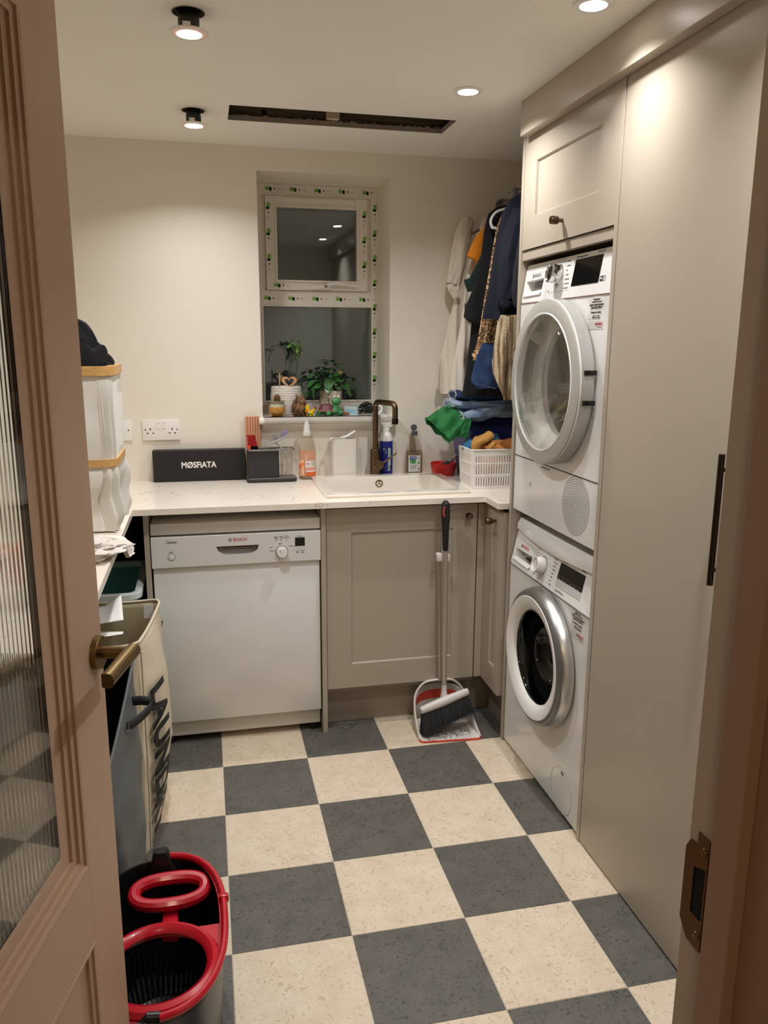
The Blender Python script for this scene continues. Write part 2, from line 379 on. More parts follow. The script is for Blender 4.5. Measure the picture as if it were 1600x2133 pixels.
# ---------------------------------------------------------------- lamps
def light(x, y, z, n, p=None, w_=1.0):
    d = bpy.data.lights.new('lamp', 'AREA'); d.shape = 'DISK'; d.size = .055; d.energy = LAMP_W*w_; d.color = LAMP_C; d.spread = R(n)
    o = bpy.data.objects.new('light_source', d); COL.objects.link(o); o.location = (x, y, z)
    if p: o.parent = p; o.location = V((x, y, z))-p.location
    return o
def flush(x, y, lab):
    t = thing('ceiling_downlight', lab, 'ceiling light', (x, y, ZC), group=None)
    obj('bezel', lathe(nb(), [(.044, 0), (.045, -.003), (.04, -.0052), (.031, -.0048), (.029, -.001)], (x, y, ZC), (0, 0, 1), 40, False), M['wplastic'], t)
    obj('lamp_lens', lathe(nb(), [(.0295, -.0012), (.0295, -.0022), (.02, -.0032), (.004, -.0036)], (x, y, ZC), (0, 0, 1), 32), M['lamp'], t)
    light(x, y, ZC-.008, 140 if y > -.5 else 118, t, 1 if y > -.5 else (.6 if y > -1.2 else 1.15))
    return t
flush(*FL[0], 'round downlight fitted flush in ceiling to the right of the long slot')
flush(*FL[1], 'round downlight fitted flush in ceiling nearest the tall cabinet bulkhead')
for q, (x, y) in enumerate(HID):
    d = flush(x, y, 'unseen round flush downlight added in ceiling above the near tall cabinet doors')  # out-of-view downlight added to light the door end of the room
def hanging(x, y, drop, tilt, lab):
    zf = ZC-drop
    t = thing('hanging_downlight', lab, 'ceiling light', (x, y, ZC-drop))
    cx, cy = x+tilt[0], y+tilt[1]
    obj('lamp_body', lathe(nb(), [(.0235, .003), (.0245, .006), (.0245, .03), (.023, .033), (.0235, .085), (.02, .09), (.004, .091)], (x, y, zf), (0, 0, 1), 32), M['black'], t)
    obj('bezel', lathe(nb(), [(.024, .004), (.0435, .0035), (.0445, .001), (.042, -.001), (.029, -.002), (.0275, .001)], (x, y, zf), (0, 0, 1), 40, False), M['opal'], t)
    obj('lamp_lens', lathe(nb(), [(.028, .0), (.028, -.002), (.02, -.0032), (.004, -.0036)], (x, y, zf), (0, 0, 1), 32), M['lamp'], t)
    bm = nb(); 
    box(bm, x-.014, x+.004, y-.0249, y-.0243, zf+.008, zf+.018)
    obj('rating_sticker', bm, M['wplastic'], t)
    for s in (-1, 1):
        bm = nb(); px = x+.006*s
        tube(bm, smoothpts([(x+s*.022, y-.01, zf+.06), (x+s*.032, y-.014, zf+.064), (x+s*.03, y-.012, zf+.082)], 4), .0016, 6)
        obj('spring_clip', bm, M['steel'], t)
    bm = nb(); tube(bm, [(x-.006, y-.024, zf+.05), (x-.006, y-.028, zf+.056), (x-.006, y-.026, zf+.075), (x+.006, y-.026, zf+.075), (x+.006, y-.028, zf+.056), (x+.006, y-.024, zf+.05)], .0013, 6)
    obj('spring_clip', bm, M['steel'], t)
    bm = nb(); lathe(bm, [(.038, ZC-zf+.0002), (.0385, ZC-zf-.0012), (.0362, ZC-zf-.0012), (.036, ZC-zf+.012)], (x, y, zf), (0, 0, 1), 32, False)
    obj('hole_edge', bm, M['board'], t)
    light(x, y, zf-.008, 138, t, .72 if y > 0 else 1.15)
hanging(*L1, .045, (0, 0), 'black downlight body hanging out of its ceiling hole, nearest the door')
hanging(*L2, .046, (0, 0), 'black downlight body hanging out of its ceiling hole, left of the long slot')
# dark loft space over the two holes
obj('loft_backing', box(nb(), .39, .51, -.78, -.66, ZC+.07, ZC+.075), M['void'], ce)
obj('loft_backing', box(nb(), .39, .51, .035, .155, ZC+.07, ZC+.075), M['void'], ce)
d = bpy.data.lights.new('hall_lamp', 'AREA'); d.shape = 'DISK'; d.size = .25; d.energy = HALL_W; d.color = (1, .76, .55)
o = bpy.data.objects.new('hall_lamp', d); COL.objects.link(o); o.location = (.2, -3.6, 2.45)

# ---------------------------------------------------------------- window
wn = thing('window_1', None, None, (WX0, .78, WZ0)); wn['kind'] = 'structure'
FY = .78
def ringframe(bm, x0, x1, z0, z1, wl, wr, wb, wt, y0, y1, bev=.003):
    plate(bm, [(x0, z0), (x1, z0), (x1, z1), (x0, z1)], [[(x0+wl, z0+wb), (x1-wr, z0+wb), (x1-wr, z1-wt), (x0+wl, z1-wt)]], -y1, -y0, MXZ)
    return bm
bm = nb(); ringframe(bm, WX0, WX1, 1.165, WZ1-.001, .028, .028, .045, .046, FY, FY+.06)
box(bm, WX0+.028, WX1-.028, FY, FY+.06, 1.624, 1.690)
obj('outer_frame', bm, M['upvc'], wn)
bm = nb(); ringframe(bm, WX0+.028, WX1-.028, 1.690, 2.079, .020, .020, .0, .0+.002, FY+.008, FY+.05)
obj('frame_step', bm, M['upvc'], wn)
for z in (1.628, 1.686): 
    obj('transom_bead', box(nb(), WX0+.028, WX1-.028, FY-.003, FY, z-.003, z+.003, .001), M['upvc'], wn)
bm = nb(); ringframe(bm, .731, 1.173, 1.691, 2.076, .046, .046, .040, .044, FY-.012, FY+.04)
sash = obj('sash', bm, M['upvc'], wn)
bm = nb(); ringframe(bm, .731+.040, 1.173-.040, 1.691+.034, 2.076-.038, .008, .008, .008, .008, FY-.018, FY-.010)
obj('glazing_bead', bm, M['upvc'], sash)
bm = nb(); ringframe(bm, WX0+.026, 1.194+.006, 1.208, 1.628, .006, .006, .006, .006, FY-.006, FY+.002)
obj('glazing_bead', bm, M['upvc'], wn)
bm = nb(); box(bm, .80, 1.12, FY-.017, FY-.008, 2.058, 2.072, .003)
obj('trickle_vent', bm, M['upvc'], sash)
# double glazing: two panes each
for k, dy in enumerate((0, .02)):
    obj('pane', box(nb(), .776, 1.128, FY+.0+dy, FY+.004+dy, 1.730, 2.033), M['glass'], wn, smooth=False)
    obj('pane', box(nb(), WX0+.026, 1.196, FY+.006+dy, FY+.010+dy, 1.209, 1.626), M['glass'], wn, smooth=False)
# sash handle
bm = nb(); P = smoothpts([(.932, FY-.022, 1.703), (.96, FY-.023, 1.703), (.985, FY-.026, 1.708), (1.0, FY-.03, 1.716), (1.03, FY-.034, 1.720), (1.09, FY-.036, 1.717), (1.125, FY-.036, 1.712)], 5)
tube(bm, P, [.006+.005*max(0, 1-abs(i/len(P)-.45)*3) for i in range(len(P))], 10, flat=.8)
box(bm, .925, 1.01, FY-.024, FY-.012, 1.694, 1.712, .004, 2)
hd = obj('handle', bm, M['wplastic'], sash)
obj('key_button', lathe(nb(), [(.006, 0), (.006, .003), (.002, .004)], (.985, FY-.036, 1.709), (0, -1, 0), 16), M['brass'], hd)
# printed protective tape on the frames
def tape(o, ex, ey, ln, name='tape_print'):
    a, b = nb(), nb(); n = max(1, int(ln/.108)); s = 0
    while s < ln-.03:
        L_ = .026
        quad(a, o, ex, ey, s+.002, s+L_, -.0065, .0065)
        quad(b, o, ex, ey, s+L_-.006, s+L_+.004, -.0095, .005)
        quad(b, o, ex, ey, s, s+.018, .009, .0102)
        if s+.045 < ln: quad(b, o, ex, ey, s+.040, s+.045, -.004, .003)
        if s+.07 < ln: quad(b, o, ex, ey, s+.054, s+.072, -.0022, -.0010)
        s += .105
    obj('tape_logo', a, M['green'], wn, smooth=False); obj('tape_print', b, M['dgreen'], wn, smooth=False)
X_, Z_ = V((1, 0, 0)), V((0, 0, 1))
tape((WX0+.035, FY, 1.657), X_, Z_, .5); tape((WX0+.05, FY, 2.106), X_, Z_, .47)
tape((1.210, FY, 2.06), -Z_, X_, .86)
tape((.744, FY-.0121, 2.05), -Z_, X_, .34); tape((1.161, FY-.0121, 2.03), -Z_, X_, .30); tape((.76, FY-.0121, 1.711), X_, Z_, .1)
# sill board with bullnose and the moulding under it
bm = nb()
prof = [(.78, 1.165), (.495, 1.165), (.484, 1.1635), (.4765, 1.158), (.4745, 1.1505), (.4765, 1.143), (.484, 1.1375), (.495, 1.1365), (.53, 1.1365), (.5301, 1.1461), (.78, 1.1461)]
rings = [[V((x, p[0], p[1])) for p in prof] for x in (.684, 1.220)]
loft(bm, rings, True)
prof2 = [(p[0] if p[0] < .53 else .5299, p[1]) for p in prof[:9]]
loft(bm, [[V((x, p[0], p[1])) for p in prof2] for x in (.664, 1.252)], True)
struct('window_sill', bm, M['sill'], ang=20)
bm = nb(); loft(bm, [[V((x, a, b)) for a, b in ((.5299, 1.1362), (.503, 1.1362), (.506, 1.130), (.516, 1.124), (.519, 1.112), (.5299, 1.110))] for x in (.680, 1.238)], True)
struct('trim_4', bm, M['wall'])

# sockets on the back wall
def socket(x0, x1, z0, z1, double, lab):
    t = thing('wall_socket', lab, 'socket', ((x0+x1)/2, YB, z0))
    obj('faceplate', box(nb(), x0, x1, YB-.009, YB, z0, z1, .002, 2), M['wplastic'], t)
    xc = (x0+x1)/2; h = z1-z0
    if double:
        for s in (-1, 1):
            sw = obj('rocker_switch', box(nb(), xc+s*.011-.008, xc+s*.011+.008, YB-.012, YB-.008, z0+h*.57, z0+h*.87, .001), M['wplastic'], t)
            obj('red_marker', box(nb(), xc+s*.011-.004, xc+s*.011+.004, YB-.0124, YB-.0119, z0+h*.83, z0+h*.85), M['red'], sw)
            bm = nb(); px = xc+s*.043; zz = z0+h*.36
            box(bm, px-.002, px+.002, YB-.0096, YB-.0088, zz+.011, zz+.0195)
            for q in (-1, 1): box(bm, px+q*.011-.0035, px+q*.011+.0035, YB-.0096, YB-.0088, zz-.003, zz+.001)
            obj('pin_holes', bm, M['void'], t)
            obj('screw', lathe(nb(), [(.003, 0), (.0028, .001)], (xc+s*.062, YB-.009, z0+h*.52), (0, -1, 0), 12), M['brass'], t)
    else:
        obj('screw', lathe(nb(), [(.003, 0), (.0028, .001)], (xc+.03, YB-.009, z0+h*.52), (0, -1, 0), 12), M['brass'], t)
        obj('rocker_switch', box(nb(), xc-.008, xc+.008, YB-.012, YB-.008, z0+h*.35, z0+h*.65, .001), M['wplastic'], t)
socket(.199, .346, 1.077, 1.160, True, 'white double socket with two switches above the black box')
socket(.071, .159, 1.077, 1.160, False, 'white single switch plate half hidden behind the bamboo hamper')
# ---------------------------------------------------------------- fitted furniture
def knob(p, parent, ax):
    ax = V(ax); bm = nb(); lathe(bm, [(.006, 0), (.006, .012), (.005, .013), (.0105, .015), (.0115, .017), (.0115, .036), (.0105, .038), (.003, .0385)], p, ax, 24)
    k = obj('knob', bm, M['bronze'], parent)
    bm = nb()
    for h in (.019, .0225, .026, .0295, .033): lathe(bm, [(.0117, h), (.0121, h+.0008), (.0117, h+.0016)], p, ax, 24, False)
    obj('knurling', bm, M['dbronze'], k); return k
def shaker(bm, u0, u1, v0, v1, w, bw=(.095, .095, .095, .095), Mx=MXZ, thick=.02, dep=.007):
    """framed door: front at w, frame around a recessed field with a small chamfer"""
    l, r, b, t = bw; a = [(u0, v0), (u1, v0), (u1, v1), (u0, v1)]
    i = [(u0+l, v0+b), (u1-r, v0+b), (u1-r, v1-t), (u0+l, v1-t)]; c = .004
    plate(bm, a, [i], w-thick, w, Mx)
    j = [(u0+l+c, v0+b+c), (u1-r-c, v0+b+c), (u1-r-c, v1-t-c), (u0+l+c, v1-t-c)]
    t_ = bmesh.new()
    loft(t_, [[V((p[0], p[1], w)) for p in i], [V((p[0], p[1], w-dep)) for p in j]], False)
    t_.faces.new([t_.verts.new((p[0], p[1], w-dep)) for p in j]); merge(bm, t_, Mx)
    return bm
# worktop: one U shaped slab with the sink cut out
bm = nb()
out = [(XL, .5299), (XL, -1.38), (.195, -1.38), (.195, -.062), (1.455, -.062), (1.455, -.1995), (XR, -.1995), (XR, .5299)]
sinkhole = rrect(.895, 1.395, .045, .40, .02)
plate(bm, out, [sinkhole], .889, .910)
wt = obj('worktop', bm, M['quartz'], ang=25); tagp(wt, 'white veined stone worktop running round three walls with inset sink', 'worktop')
# under the left worktop: end panels
for (x0, x1, y0, y1, lab) in ((.2235, .2415, -.02, .45, 'narrow greige end panel between the dark recess and the dishwasher'),
                              (.8425, .8605, -.022, .45, 'narrow greige panel between the dishwasher and the sink cabinet')):
    o = obj('end_panel', box(nb(), x0, x1, y0, y1, 0.0, .8888, .0008), M['cab']); tagp(o, lab, 'cabinet panel')
o = obj('end_panel', box(nb(), XL, .17, -1.37, -1.35, 0, .8888, .0008), M['cab']); tagp(o, 'greige end panel holding up the left worktop behind the open door', 'cabinet panel')
# sink cabinet
t = thing('sink_cabinet', 'greige cabinet under the white sink with one wide framed door', 'cabinet', (1.15, .2, 0))
obj('carcass', box(nb(), .8615, 1.4465, .0105, .50, .15, .62), M['carcass'], t)
obj('top_rail', box(nb(), .8615, 1.4465, .0105, .03, .62, .888), M['carcass'], t)
bm = nb(); shaker(bm, .8635, 1.4435, .171, .8735, .010, (.093, .093, .096, .09)); dr = obj('door', bm, M['cab'], t, ang=20)
knob((1.404, -.010, .832), dr, (0, -1, 0))
obj('plinth', box(nb(), .8615, 1.536, .062, .08, 0, .166), M['plinth'], t)
obj('corner_post', box(nb(), 1.4485, 1.4765, -.010, .012, .171, .8735, .0008), M['cab'], t)
obj('corner_post', box(nb(), 1.4765, 1.492, -.045, -.010, .171, .8735, .0008), M['cab'], t)
# return cabinet in the corner
t = thing('corner_cabinet', 'narrow greige corner cabinet door facing the dishwasher beside the washing machine', 'cabinet', (1.6, -.12, 0))
obj('carcass', box(nb(), 1.497, 2.08, -.198, -.012, .171, .62), M['carcass'], t)
bm = nb(); shaker(bm, .047, .197, .171, .8735, -1.4755, (.048, .045, .096, .09), MYZ); dr = obj('door', bm, M['cab'], t, ang=20)
knob((1.4755, -.128, .831), dr, (-1, 0, 0))
obj('plinth', box(nb(), 1.536, 1.552, -.199, .061, 0, .166), M['plinth'], t)
# tall housing around the two machines
t = thing('appliance_housing', 'tall greige housing around the stacked dryer and washing machine', 'cabinet', (1.8, -.53, 0))
obj('side_panel', box(nb(), 1.494, 2.12, -.2205, -.2025, 0, 2.122, .0008), M['cab'], t)
obj('side_panel', box(nb(), 1.494, 2.12, -.860, -.842, 0, 2.122, .0008), M['cab'], t)
obj('back_panel', box(nb(), 2.10, 2.12, -.842, -.2205, 0, 2.122), M['carcass'], t)
obj('shelf', box(nb(), 1.507, 2.10, -.842, -.2205, 1.748, 1.766), M['carcass'], t)
obj('shelf_front', box(nb(), 1.500, 1.52, -.8415, -.221, 1.736, 1.7655, .0008), M['cab'], t)
obj('top_board', box(nb(), 1.507, 2.10, -.842, -.2205, 2.10, 2.12), M['carcass'], t)
bm = nb(); shaker(bm, .223, .8395, 1.7685, 2.118, -1.4955, (.095, .095, .097, .087), MYZ); dr = obj('door', bm, M['cab'], t, ang=20)
knob((1.4955, -.528, 1.822), dr, (-1, 0, 0))
# tall plain doors
for k, (y1, y0, lab) in enumerate(((-.862, -1.455, 'tall plain greige cabinet door unit beside the stacked machines'), (-1.457, -2.05, 'tall plain greige cabinet unit nearest the doorway'))):
    t = thing('tall_cabinet', lab, 'cabinet', (1.8, (y0+y1)/2, 0), group=None)
    obj('carcass', box(nb(), 1.517, 2.12, y0+.001, y1-.001, .004, 2.122), M['carcass'], t)
    dr = obj('door', box(nb(), 1.4955, 1.5145, y0+.001, y1-.001, .006, 2.118, .001), M['cab'], t)
    hy = y0+.044 if k == 0 else y1-.044
    bm = nb(); cyl(bm, (1.460, hy, .978), (1.460, hy, 1.252), .0066, seg=16)
    h = obj('bar_handle', bm, M['dbronze'], dr)
    for z in (1.01, 1.22): obj('handle_post', cyl(nb(), (1.4955, hy, z), (1.462, hy, z), .0045), M['dbronze'], h)
o = obj('filler_panel', box(nb(), 1.4955, 1.5145, YF+.001, -2.052, 0, 2.12, .0008), M['cab']); tagp(o, 'greige filler strip between the last tall cabinet and the door wall', 'cabinet panel')
bm = nb(); box(bm, 1.462, 1.4935, YF+.001, -.255, 2.111, ZC-.0003, .0008); box(bm, 1.4936, 2.12, YF+.001, -.2555, 2.1235, ZC-.0004)
o = obj('bulkhead_pelmet', bm, M['cab']); tagp(o, 'long greige pelmet box closing the gap between tall cabinets and ceiling', 'pelmet')

# ---------------------------------------------------------------- sink, drain, tap
SKZ = .9101
t = thing('inset_sink', 'white rectangular ceramic sink set into the worktop below the window', 'sink', (1.145, .22, .91))
bm = nb(); o_ = rrect(.868, 1.424, .012, .445, .016); i_ = rrect(.905, 1.385, .055, .39, .03)
plate(bm, o_, [i_], SKZ, SKZ+.013)
obj('rim', bm, M['ceramic'], t, ang=50)
bm = nb()
rings = []
for ins, z in ((0, .923), (.002, .918), (.006, .89), (.012, .76), (.03, .735), (.09, .730)):
    rings.append([V((x, y, z)) for x, y in rrect(.905+ins, 1.385-ins, .055+ins, .39-ins, .03)])
loft(bm, rings, False); bm.faces.new([bm.verts.new(v) for v in rings[-1]])
outer = []
obj('bowl', bm, M['ceramic'], t, ang=40, recalc=False)
bm = nb()
obj('front_lip', tube(bm, [(.872, .0125, .9185), (1.42, .0125, .9185)], .0042, 8), M['ceramic'], t)
# overflow / drain seen on the far inside wall
bm = nb(); c = V((1.147, .386, .893))
lathe(bm, [(.016, 0), (.016, .003), (.0125, .0042), (.0115, .001)], c, (0, -1, .05), 28, False)
dd = obj('overflow_ring', bm, M['brass'], t)
obj('overflow_hole', lathe(nb(), [(.0125, .0), (.0122, .0008)], c, (0, -1, .05), 24), M['void'], t)
bm = nb()
for a in (90, 210, 330): cyl(bm, c+V((0, -.002, 0)), c+V((.012*cos(R(a)), -.002, .012*sin(R(a)))), .0014, seg=6)
sphere(bm, c+V((0, -.0025, 0)), .003, sub=1)
obj('overflow_spokes', bm, M['brass'], dd)
obj('plug_waste', lathe(nb(), [(.045, 0), (.044, .002), (.03, .001), (.004, .001)], (1.145, .22, .7301), (0, 0, 1), 28), M['brass'], t)

t = thing('kitchen_tap', 'tall brushed bronze swan neck tap standing behind the sink', 'tap', (1.147, .465, .91))
tx, ty = 1.148, .466
obj('base', lathe(nb(), [(.0245, 0), (.0245, .004), (.0225, .005), (.0225, .112), (.0205, .117), (.014, .119)], (tx, ty, .9102), (0, 0, 1), 32), M['bronze'], t)
bm = nb(); dx, dy = .40, -.917      # spout turned out over the bowl
path = [(tx, ty, 1.02), (tx, ty, 1.205)]
P = [V(path[0]), V(path[1])]
for a in range(0, 91, 15): P.append(V((tx+dx*.022*(1-cos(R(a))), ty+dy*.022*(1-cos(R(a))), 1.205+.022*sin(R(a)))))
ex_ = .115
for a in range(90, -1, -15): P.append(V((tx+dx*(ex_+.022*cos(R(a))), ty+dy*(ex_+.022*cos(R(a))), 1.205+.022*sin(R(a)))))
P.append(V((tx+dx*(ex_+.022), ty+dy*(ex_+.022), 1.165)))
tube(bm, P, .0115, 18); obj('spout', bm, M['bronze'], t)
e = P[-1]; obj('aerator', lathe(nb(), [(.0125, 0), (.013, .002), (.013, .022), (.0125, .024), (.01, .024)], e+V((0, 0, .003)), (0, 0, -1), 24), M['dbronze'], t)
ax = V((.12, -.993, 0)); kc = V((tx, ty, .965))+ax*.02
kb = obj('mixer_knob', lathe(nb(), [(.017, 0), (.017, .006), (.0205, .008), (.0205, .030), (.0195, .032), (.004, .0325)], kc, ax, 28), M['bronze'], t)
bm = nb(); cyl(bm, kc+ax*.02+V((.017, 0, .006)), kc+ax*.012+V((.078, -.0, .045)), .0042, .0036, 12); sphere(bm, kc+ax*.012+V((.078, 0, .045)), .004, sub=1)
obj('lever', bm, M['bronze'], kb)

# ---------------------------------------------------------------- dishwasher
t = thing('dishwasher', 'white freestanding dishwasher under the worktop left of the sink cabinet', 'dishwasher', (.543, .24, 0))
x0, x1, yf = .2455, .8405, -.008
obj('body', box(nb(), x0+.006, x1-.006, yf+.035, .48, .02, .80, .003), M['white'], t)
obj('top', box(nb(), x0, x1, yf-.006, .48, .806, .846, .003, 2), M['white'], t)
obj('gap_shadow_strip', box(nb(), x0+.004, x1-.004, yf+.02, yf+.036, .79, .806), M['black'], t)
# control panel with a scooped handle
bm = nb(); hx0, hx1, hz0, hz1 = .468, .618, .722, .7575
scoop = [(hx0, hz1), (hx0+.006, hz0+.018), (hx0+.028, hz0+.003), (hx0+.06, hz0), (hx1-.06, hz0), (hx1-.028, hz0+.003), (hx1-.006, hz0+.018), (hx1, hz1)]
plate(bm, [(x0, .688), (x1, .688), (x1, .800), (x0, .800)], [scoop], -yf-.02, -yf+.012, MXZ)
bmesh.ops.bevel(bm, geom=[e for e in bm.edges if all(abs(v.co.y-(yf-.012)) < 1e-5 for v in e.verts) and (all(abs(v.co.z-.8) < 1e-5 for v in e.verts) or all(abs(v.co.z-.688) < 1e-5 for v in e.verts))], offset=.002, segments=1, affect='EDGES')
cp = obj('control_panel', bm, M['white'], t)
bm = nb(); ins = [(hx0+.0, hz1+.003), (hx0, hz0-.002), (hx1, hz0-.002), (hx1, hz1+.003)]
plate(bm, ins, [], -yf-.034, -yf-.02, MXZ); obj('handle_recess', bm, M['silverp'], cp)
bm = nb(); rings = []
for k in range(9):     # curved lower scoop wall
    a = k/8*pi/2; rings.append([V((hx0+.004+(hx1-hx0-.008)*i/12, yf+.02-.030*(1-cos(a)), hz0+.022-.022*sin(a)+.014*(abs(i-6)/6)**4)) for i in range(13)])
loft(bm, rings, False, closed=False); obj('handle_scoop', bm, M['white'], cp)
obj('handle_bar', box(nb(), hx0+.001, hx1-.001, yf-.0125, yf+.01, hz1-.008, hz1+.001, .001), M['chrome'], cp)
obj('handle_slot', box(nb(), hx0+.022, hx1-.022, yf+.012, yf+.0205, hz1-.017, hz1-.0085), M['void'], cp)
for a_ in (hx0-.014, hx1): obj('panel_line', box(nb(), a_, a_+.014, yf-.0124, yf-.0119, hz1-.003, hz1-.0022), M['text'], cp)
Fy = yf-.0121
def bosch(parent, loc, size, ex, ey, m, ring=True, width=None):
    n = V(ex).cross(V(ey)); loc = V(loc)
    if ring:
        c = loc-V(ex)*size*.75; bm = nb(); P = [c+V(ex)*size*.42*cos(a*pi/12)+V(ey)*size*.42*sin(a*pi/12)+n*.0003 for a in range(24)]
        tube(bm, P, size*.045, 5, True)
        for s in (-1, 1): tube(bm, [c+V(ex)*size*.14*s-V(ey)*size*.3+n*.0003, c+V(ex)*size*.14*s+V(ey)*size*.3+n*.0003], size*.05, 5)
        tube(bm, [c-V(ex)*size*.14+n*.0003, c+V(ex)*size*.14+n*.0003], size*.05, 5)
        obj('logo_ring', bm, M['text'], parent)
    return text('lettering', 'BOSCH', m, parent, loc, size, ex=ex, ey=ey, bold=size*.008, space=1.04)
bosch(cp, (.528, Fy, .780), .0145, EXF, EYF, M['red'])
text('lettering', 'Classixx', M['btext'], cp, (.296, Fy, .781), .0135, width=.036, shear=.2)
kx, kz = .699, .727
lathe_ = lambda prof, c, ax=(0, -1, 0), seg=32: lathe(nb(), prof, c, ax, seg)
obj('programme_ring', lathe_([(.0235, 0), (.0235, .0008), (.02, .001)], (kx, Fy, kz)), mat('rose_ring', (176, 150, 146), .4), cp)
kn = obj('programme_dial', lathe_([(.0205, 0), (.0205, .004), (.0185, .017), (.017, .0185), (.003, .0188)], (kx, Fy-.001, kz)), M['wplastic'], cp)
obj('pointer', box(nb(), -.0006, .0006, -.0006, 0, .002, .009, M=Matrix.Translation((kx-.002, Fy-.0197, kz+.002)) @ Matrix.Rotation(R(-42), 4, 'Y')), M['text'], kn)
obj('display', box(nb(), .7475, .7830, Fy-.0006, Fy+.001, .7455, .7775), M['gblack'], cp)
for (bx, bz, br) in ((.7565, .7325, .0058), (.7745, .7335, .0058), (.313, .7275, .0115)):
    bt = obj('button', lathe_([(br, 0), (br, .002), (br*.8, .0032), (br*.2, .0034)], (bx, Fy, bz), seg=24), M['wplastic'], cp)
    bm = nb(); lathe(bm, [(br*1.14, .0), (br*1.14, .0006), (br*1.0, .0007)], (bx, Fy, bz), (0, -1, 0), 24, False); obj('button_rim', bm, M['text'], bt)
bm = nb()
for bx, bz in ((.6795, .7705), (.698, .7705), (.7165, .7712)): lathe(bm, [(.0018, 0), (.0017, .0006)], (bx, Fy, bz), (0, -1, 0), 12)
obj('indicator_light', bm, M['black'], cp)
for s, lx, lz, sz in (('Check\nWater', .6795, .7808, .0058), ('Refill\nSalt', .698, .7812, .0058), ('Refill\nRinse Aid', .7165, .782, .0058), ('Quick', .694, .7575, .006), ('Eco', .660, .7455, .006), ('Normal', .664, .7325, .006), ('Intensive', .735, .7475, .006), ('Start', .7565, .721, .0052), ('Reset', .7745, .721, .0052), ('On/Off', .313, .745, .0055), ('Preselect', .765, .7825, .005)):
    text('lettering', s, M['text'], cp, (lx, Fy, lz), sz, align='CENTER')
obj('door', box(nb(), x0+.002, x1-.002, yf+.0, yf+.035, .092, .686, .004, 2), M['white'], t)
obj('kick_plate', box(nb(), x0+.004, x1-.004, yf+.018, yf+.03, .030, .088, .002), mat('kick_plate_enamel', (196, 190, 178), .3), t)
for x in (x0+.03, x1-.03): obj('foot', cyl(nb(), (x, .03, 0), (x, .03, .03), .014), M['black'], t)
for x in (x0+.03, x1-.03): obj('foot', cyl(nb(), (x, .44, 0), (x, .44, .03), .014), M['black'], t)
# ---------------------------------------------------------------- thin glass (panes, bowls, bottles)
def thin(name, tint=(250, 252, 252), ior=.04, rough=0.0, dens=1.0):
    m = bpy.data.materials.new(name); m.use_nodes = True; nt = m.node_tree; N, L = nt.nodes, nt.links
    for n in list(N): N.remove(n)
    out = N.new('ShaderNodeOutputMaterial'); mx = N.new('ShaderNodeMixShader'); tr = N.new('ShaderNodeBsdfTransparent'); gl = N.new('ShaderNodeBsdfGlossy')
    tr.inputs[0].default_value = lin(tint); gl.inputs['Roughness'].default_value = rough
    g = N.new('ShaderNodeNewGeometry'); d = N.new('ShaderNodeVectorMath'); d.operation = 'DOT_PRODUCT'
    L.new(g.outputs['Normal'], d.inputs[0]); L.new(g.outputs['Incoming'], d.inputs[1])
    a = N.new('ShaderNodeMath'); a.operation = 'ABSOLUTE'; L.new(d.outputs['Value'], a.inputs[0])
    s = N.new('ShaderNodeMath'); s.operation = 'SUBTRACT'; s.inputs[0].default_value = 1; L.new(a.outputs[0], s.inputs[1])
    p = N.new('ShaderNodeMath'); p.operation = 'POWER'; p.inputs[1].default_value = 5; L.new(s.outputs[0], p.inputs[0])
    q = N.new('ShaderNodeMath'); q.operation = 'MULTIPLY_ADD'; q.inputs[1].default_value = 1-ior; q.inputs[2].default_value = ior; L.new(p.outputs[0], q.inputs[0])
    L.new(q.outputs[0], mx.inputs[0]); L.new(tr.outputs[0], mx.inputs[1]); L.new(gl.outputs[0], mx.inputs[2]); L.new(mx.outputs[0], out.inputs[0])
    return m
M['pane'] = thin('window_glass', (246, 250, 248), .06)
M['bowlglass'] = thin('door_glass', (253, 253, 252), .03)
M['smoke'] = thin('dark_door_glass', (226, 226, 226), .05)
for o in bpy.data.objects:
    if o.name.startswith('pane'): o.data.materials[0] = M['pane']
MY0 = -.226
def MF(o, ex, ey):
    ex = V(ex).normalized(); ey = V(ey).normalized(); ez = ex.cross(ey); m = Matrix((ex, ey, ez)).transposed().to_4x4(); m.translation = V(o); return m
def machine_shell(t, z0, z1, zc0, wdt, hole, body_x=1.50):
    Mb = M['white']
    """hollow casing: front with the round door opening, sides, top, back"""
    y0, y1 = MY0-wdt, MY0; bm = nb()
    plate(bm, rrect(-y1, -y0, z0, zc0, .006, 3), [circ(hole[0], hole[1], hole[2], 56)], -body_x-.03, -body_x, MYZ)
    obj('front_panel', bm, Mb, t, ang=40)
    bm = nb(); X0, X1 = body_x+.031, 2.07
    box(bm, X0, X1, y1-.012, y1-.002, z0+.01, z1-.006); box(bm, X0, X1, y0+.002, y0+.012, z0+.01, z1-.006)
    box(bm, X0, X1, y0+.012, y1-.012, z0+.01, z0+.02); box(bm, X0, X1, y0+.012, y1-.012, z1-.016, z1-.006); box(bm, X1-.01, X1, y0+.012, y1-.012, z0+.02, z1-.016)
    obj('casing', bm, Mb, t)
AX = (-1, 0, 0)
def ring(prof, c, seg=72, caps=False): return lathe(nb(), prof, c, AX, seg, caps)
bmk = lambda: nb()
# ---- tumble dryer
t = thing('tumble_dryer', 'white tumble dryer stacked on top of the washing machine', 'tumble dryer', (1.78, -.533, .895))
cy, cz = -.544, 1.352
machine_shell(t, .90, 1.72, 1.597, .615, (-cy, cz, .2))
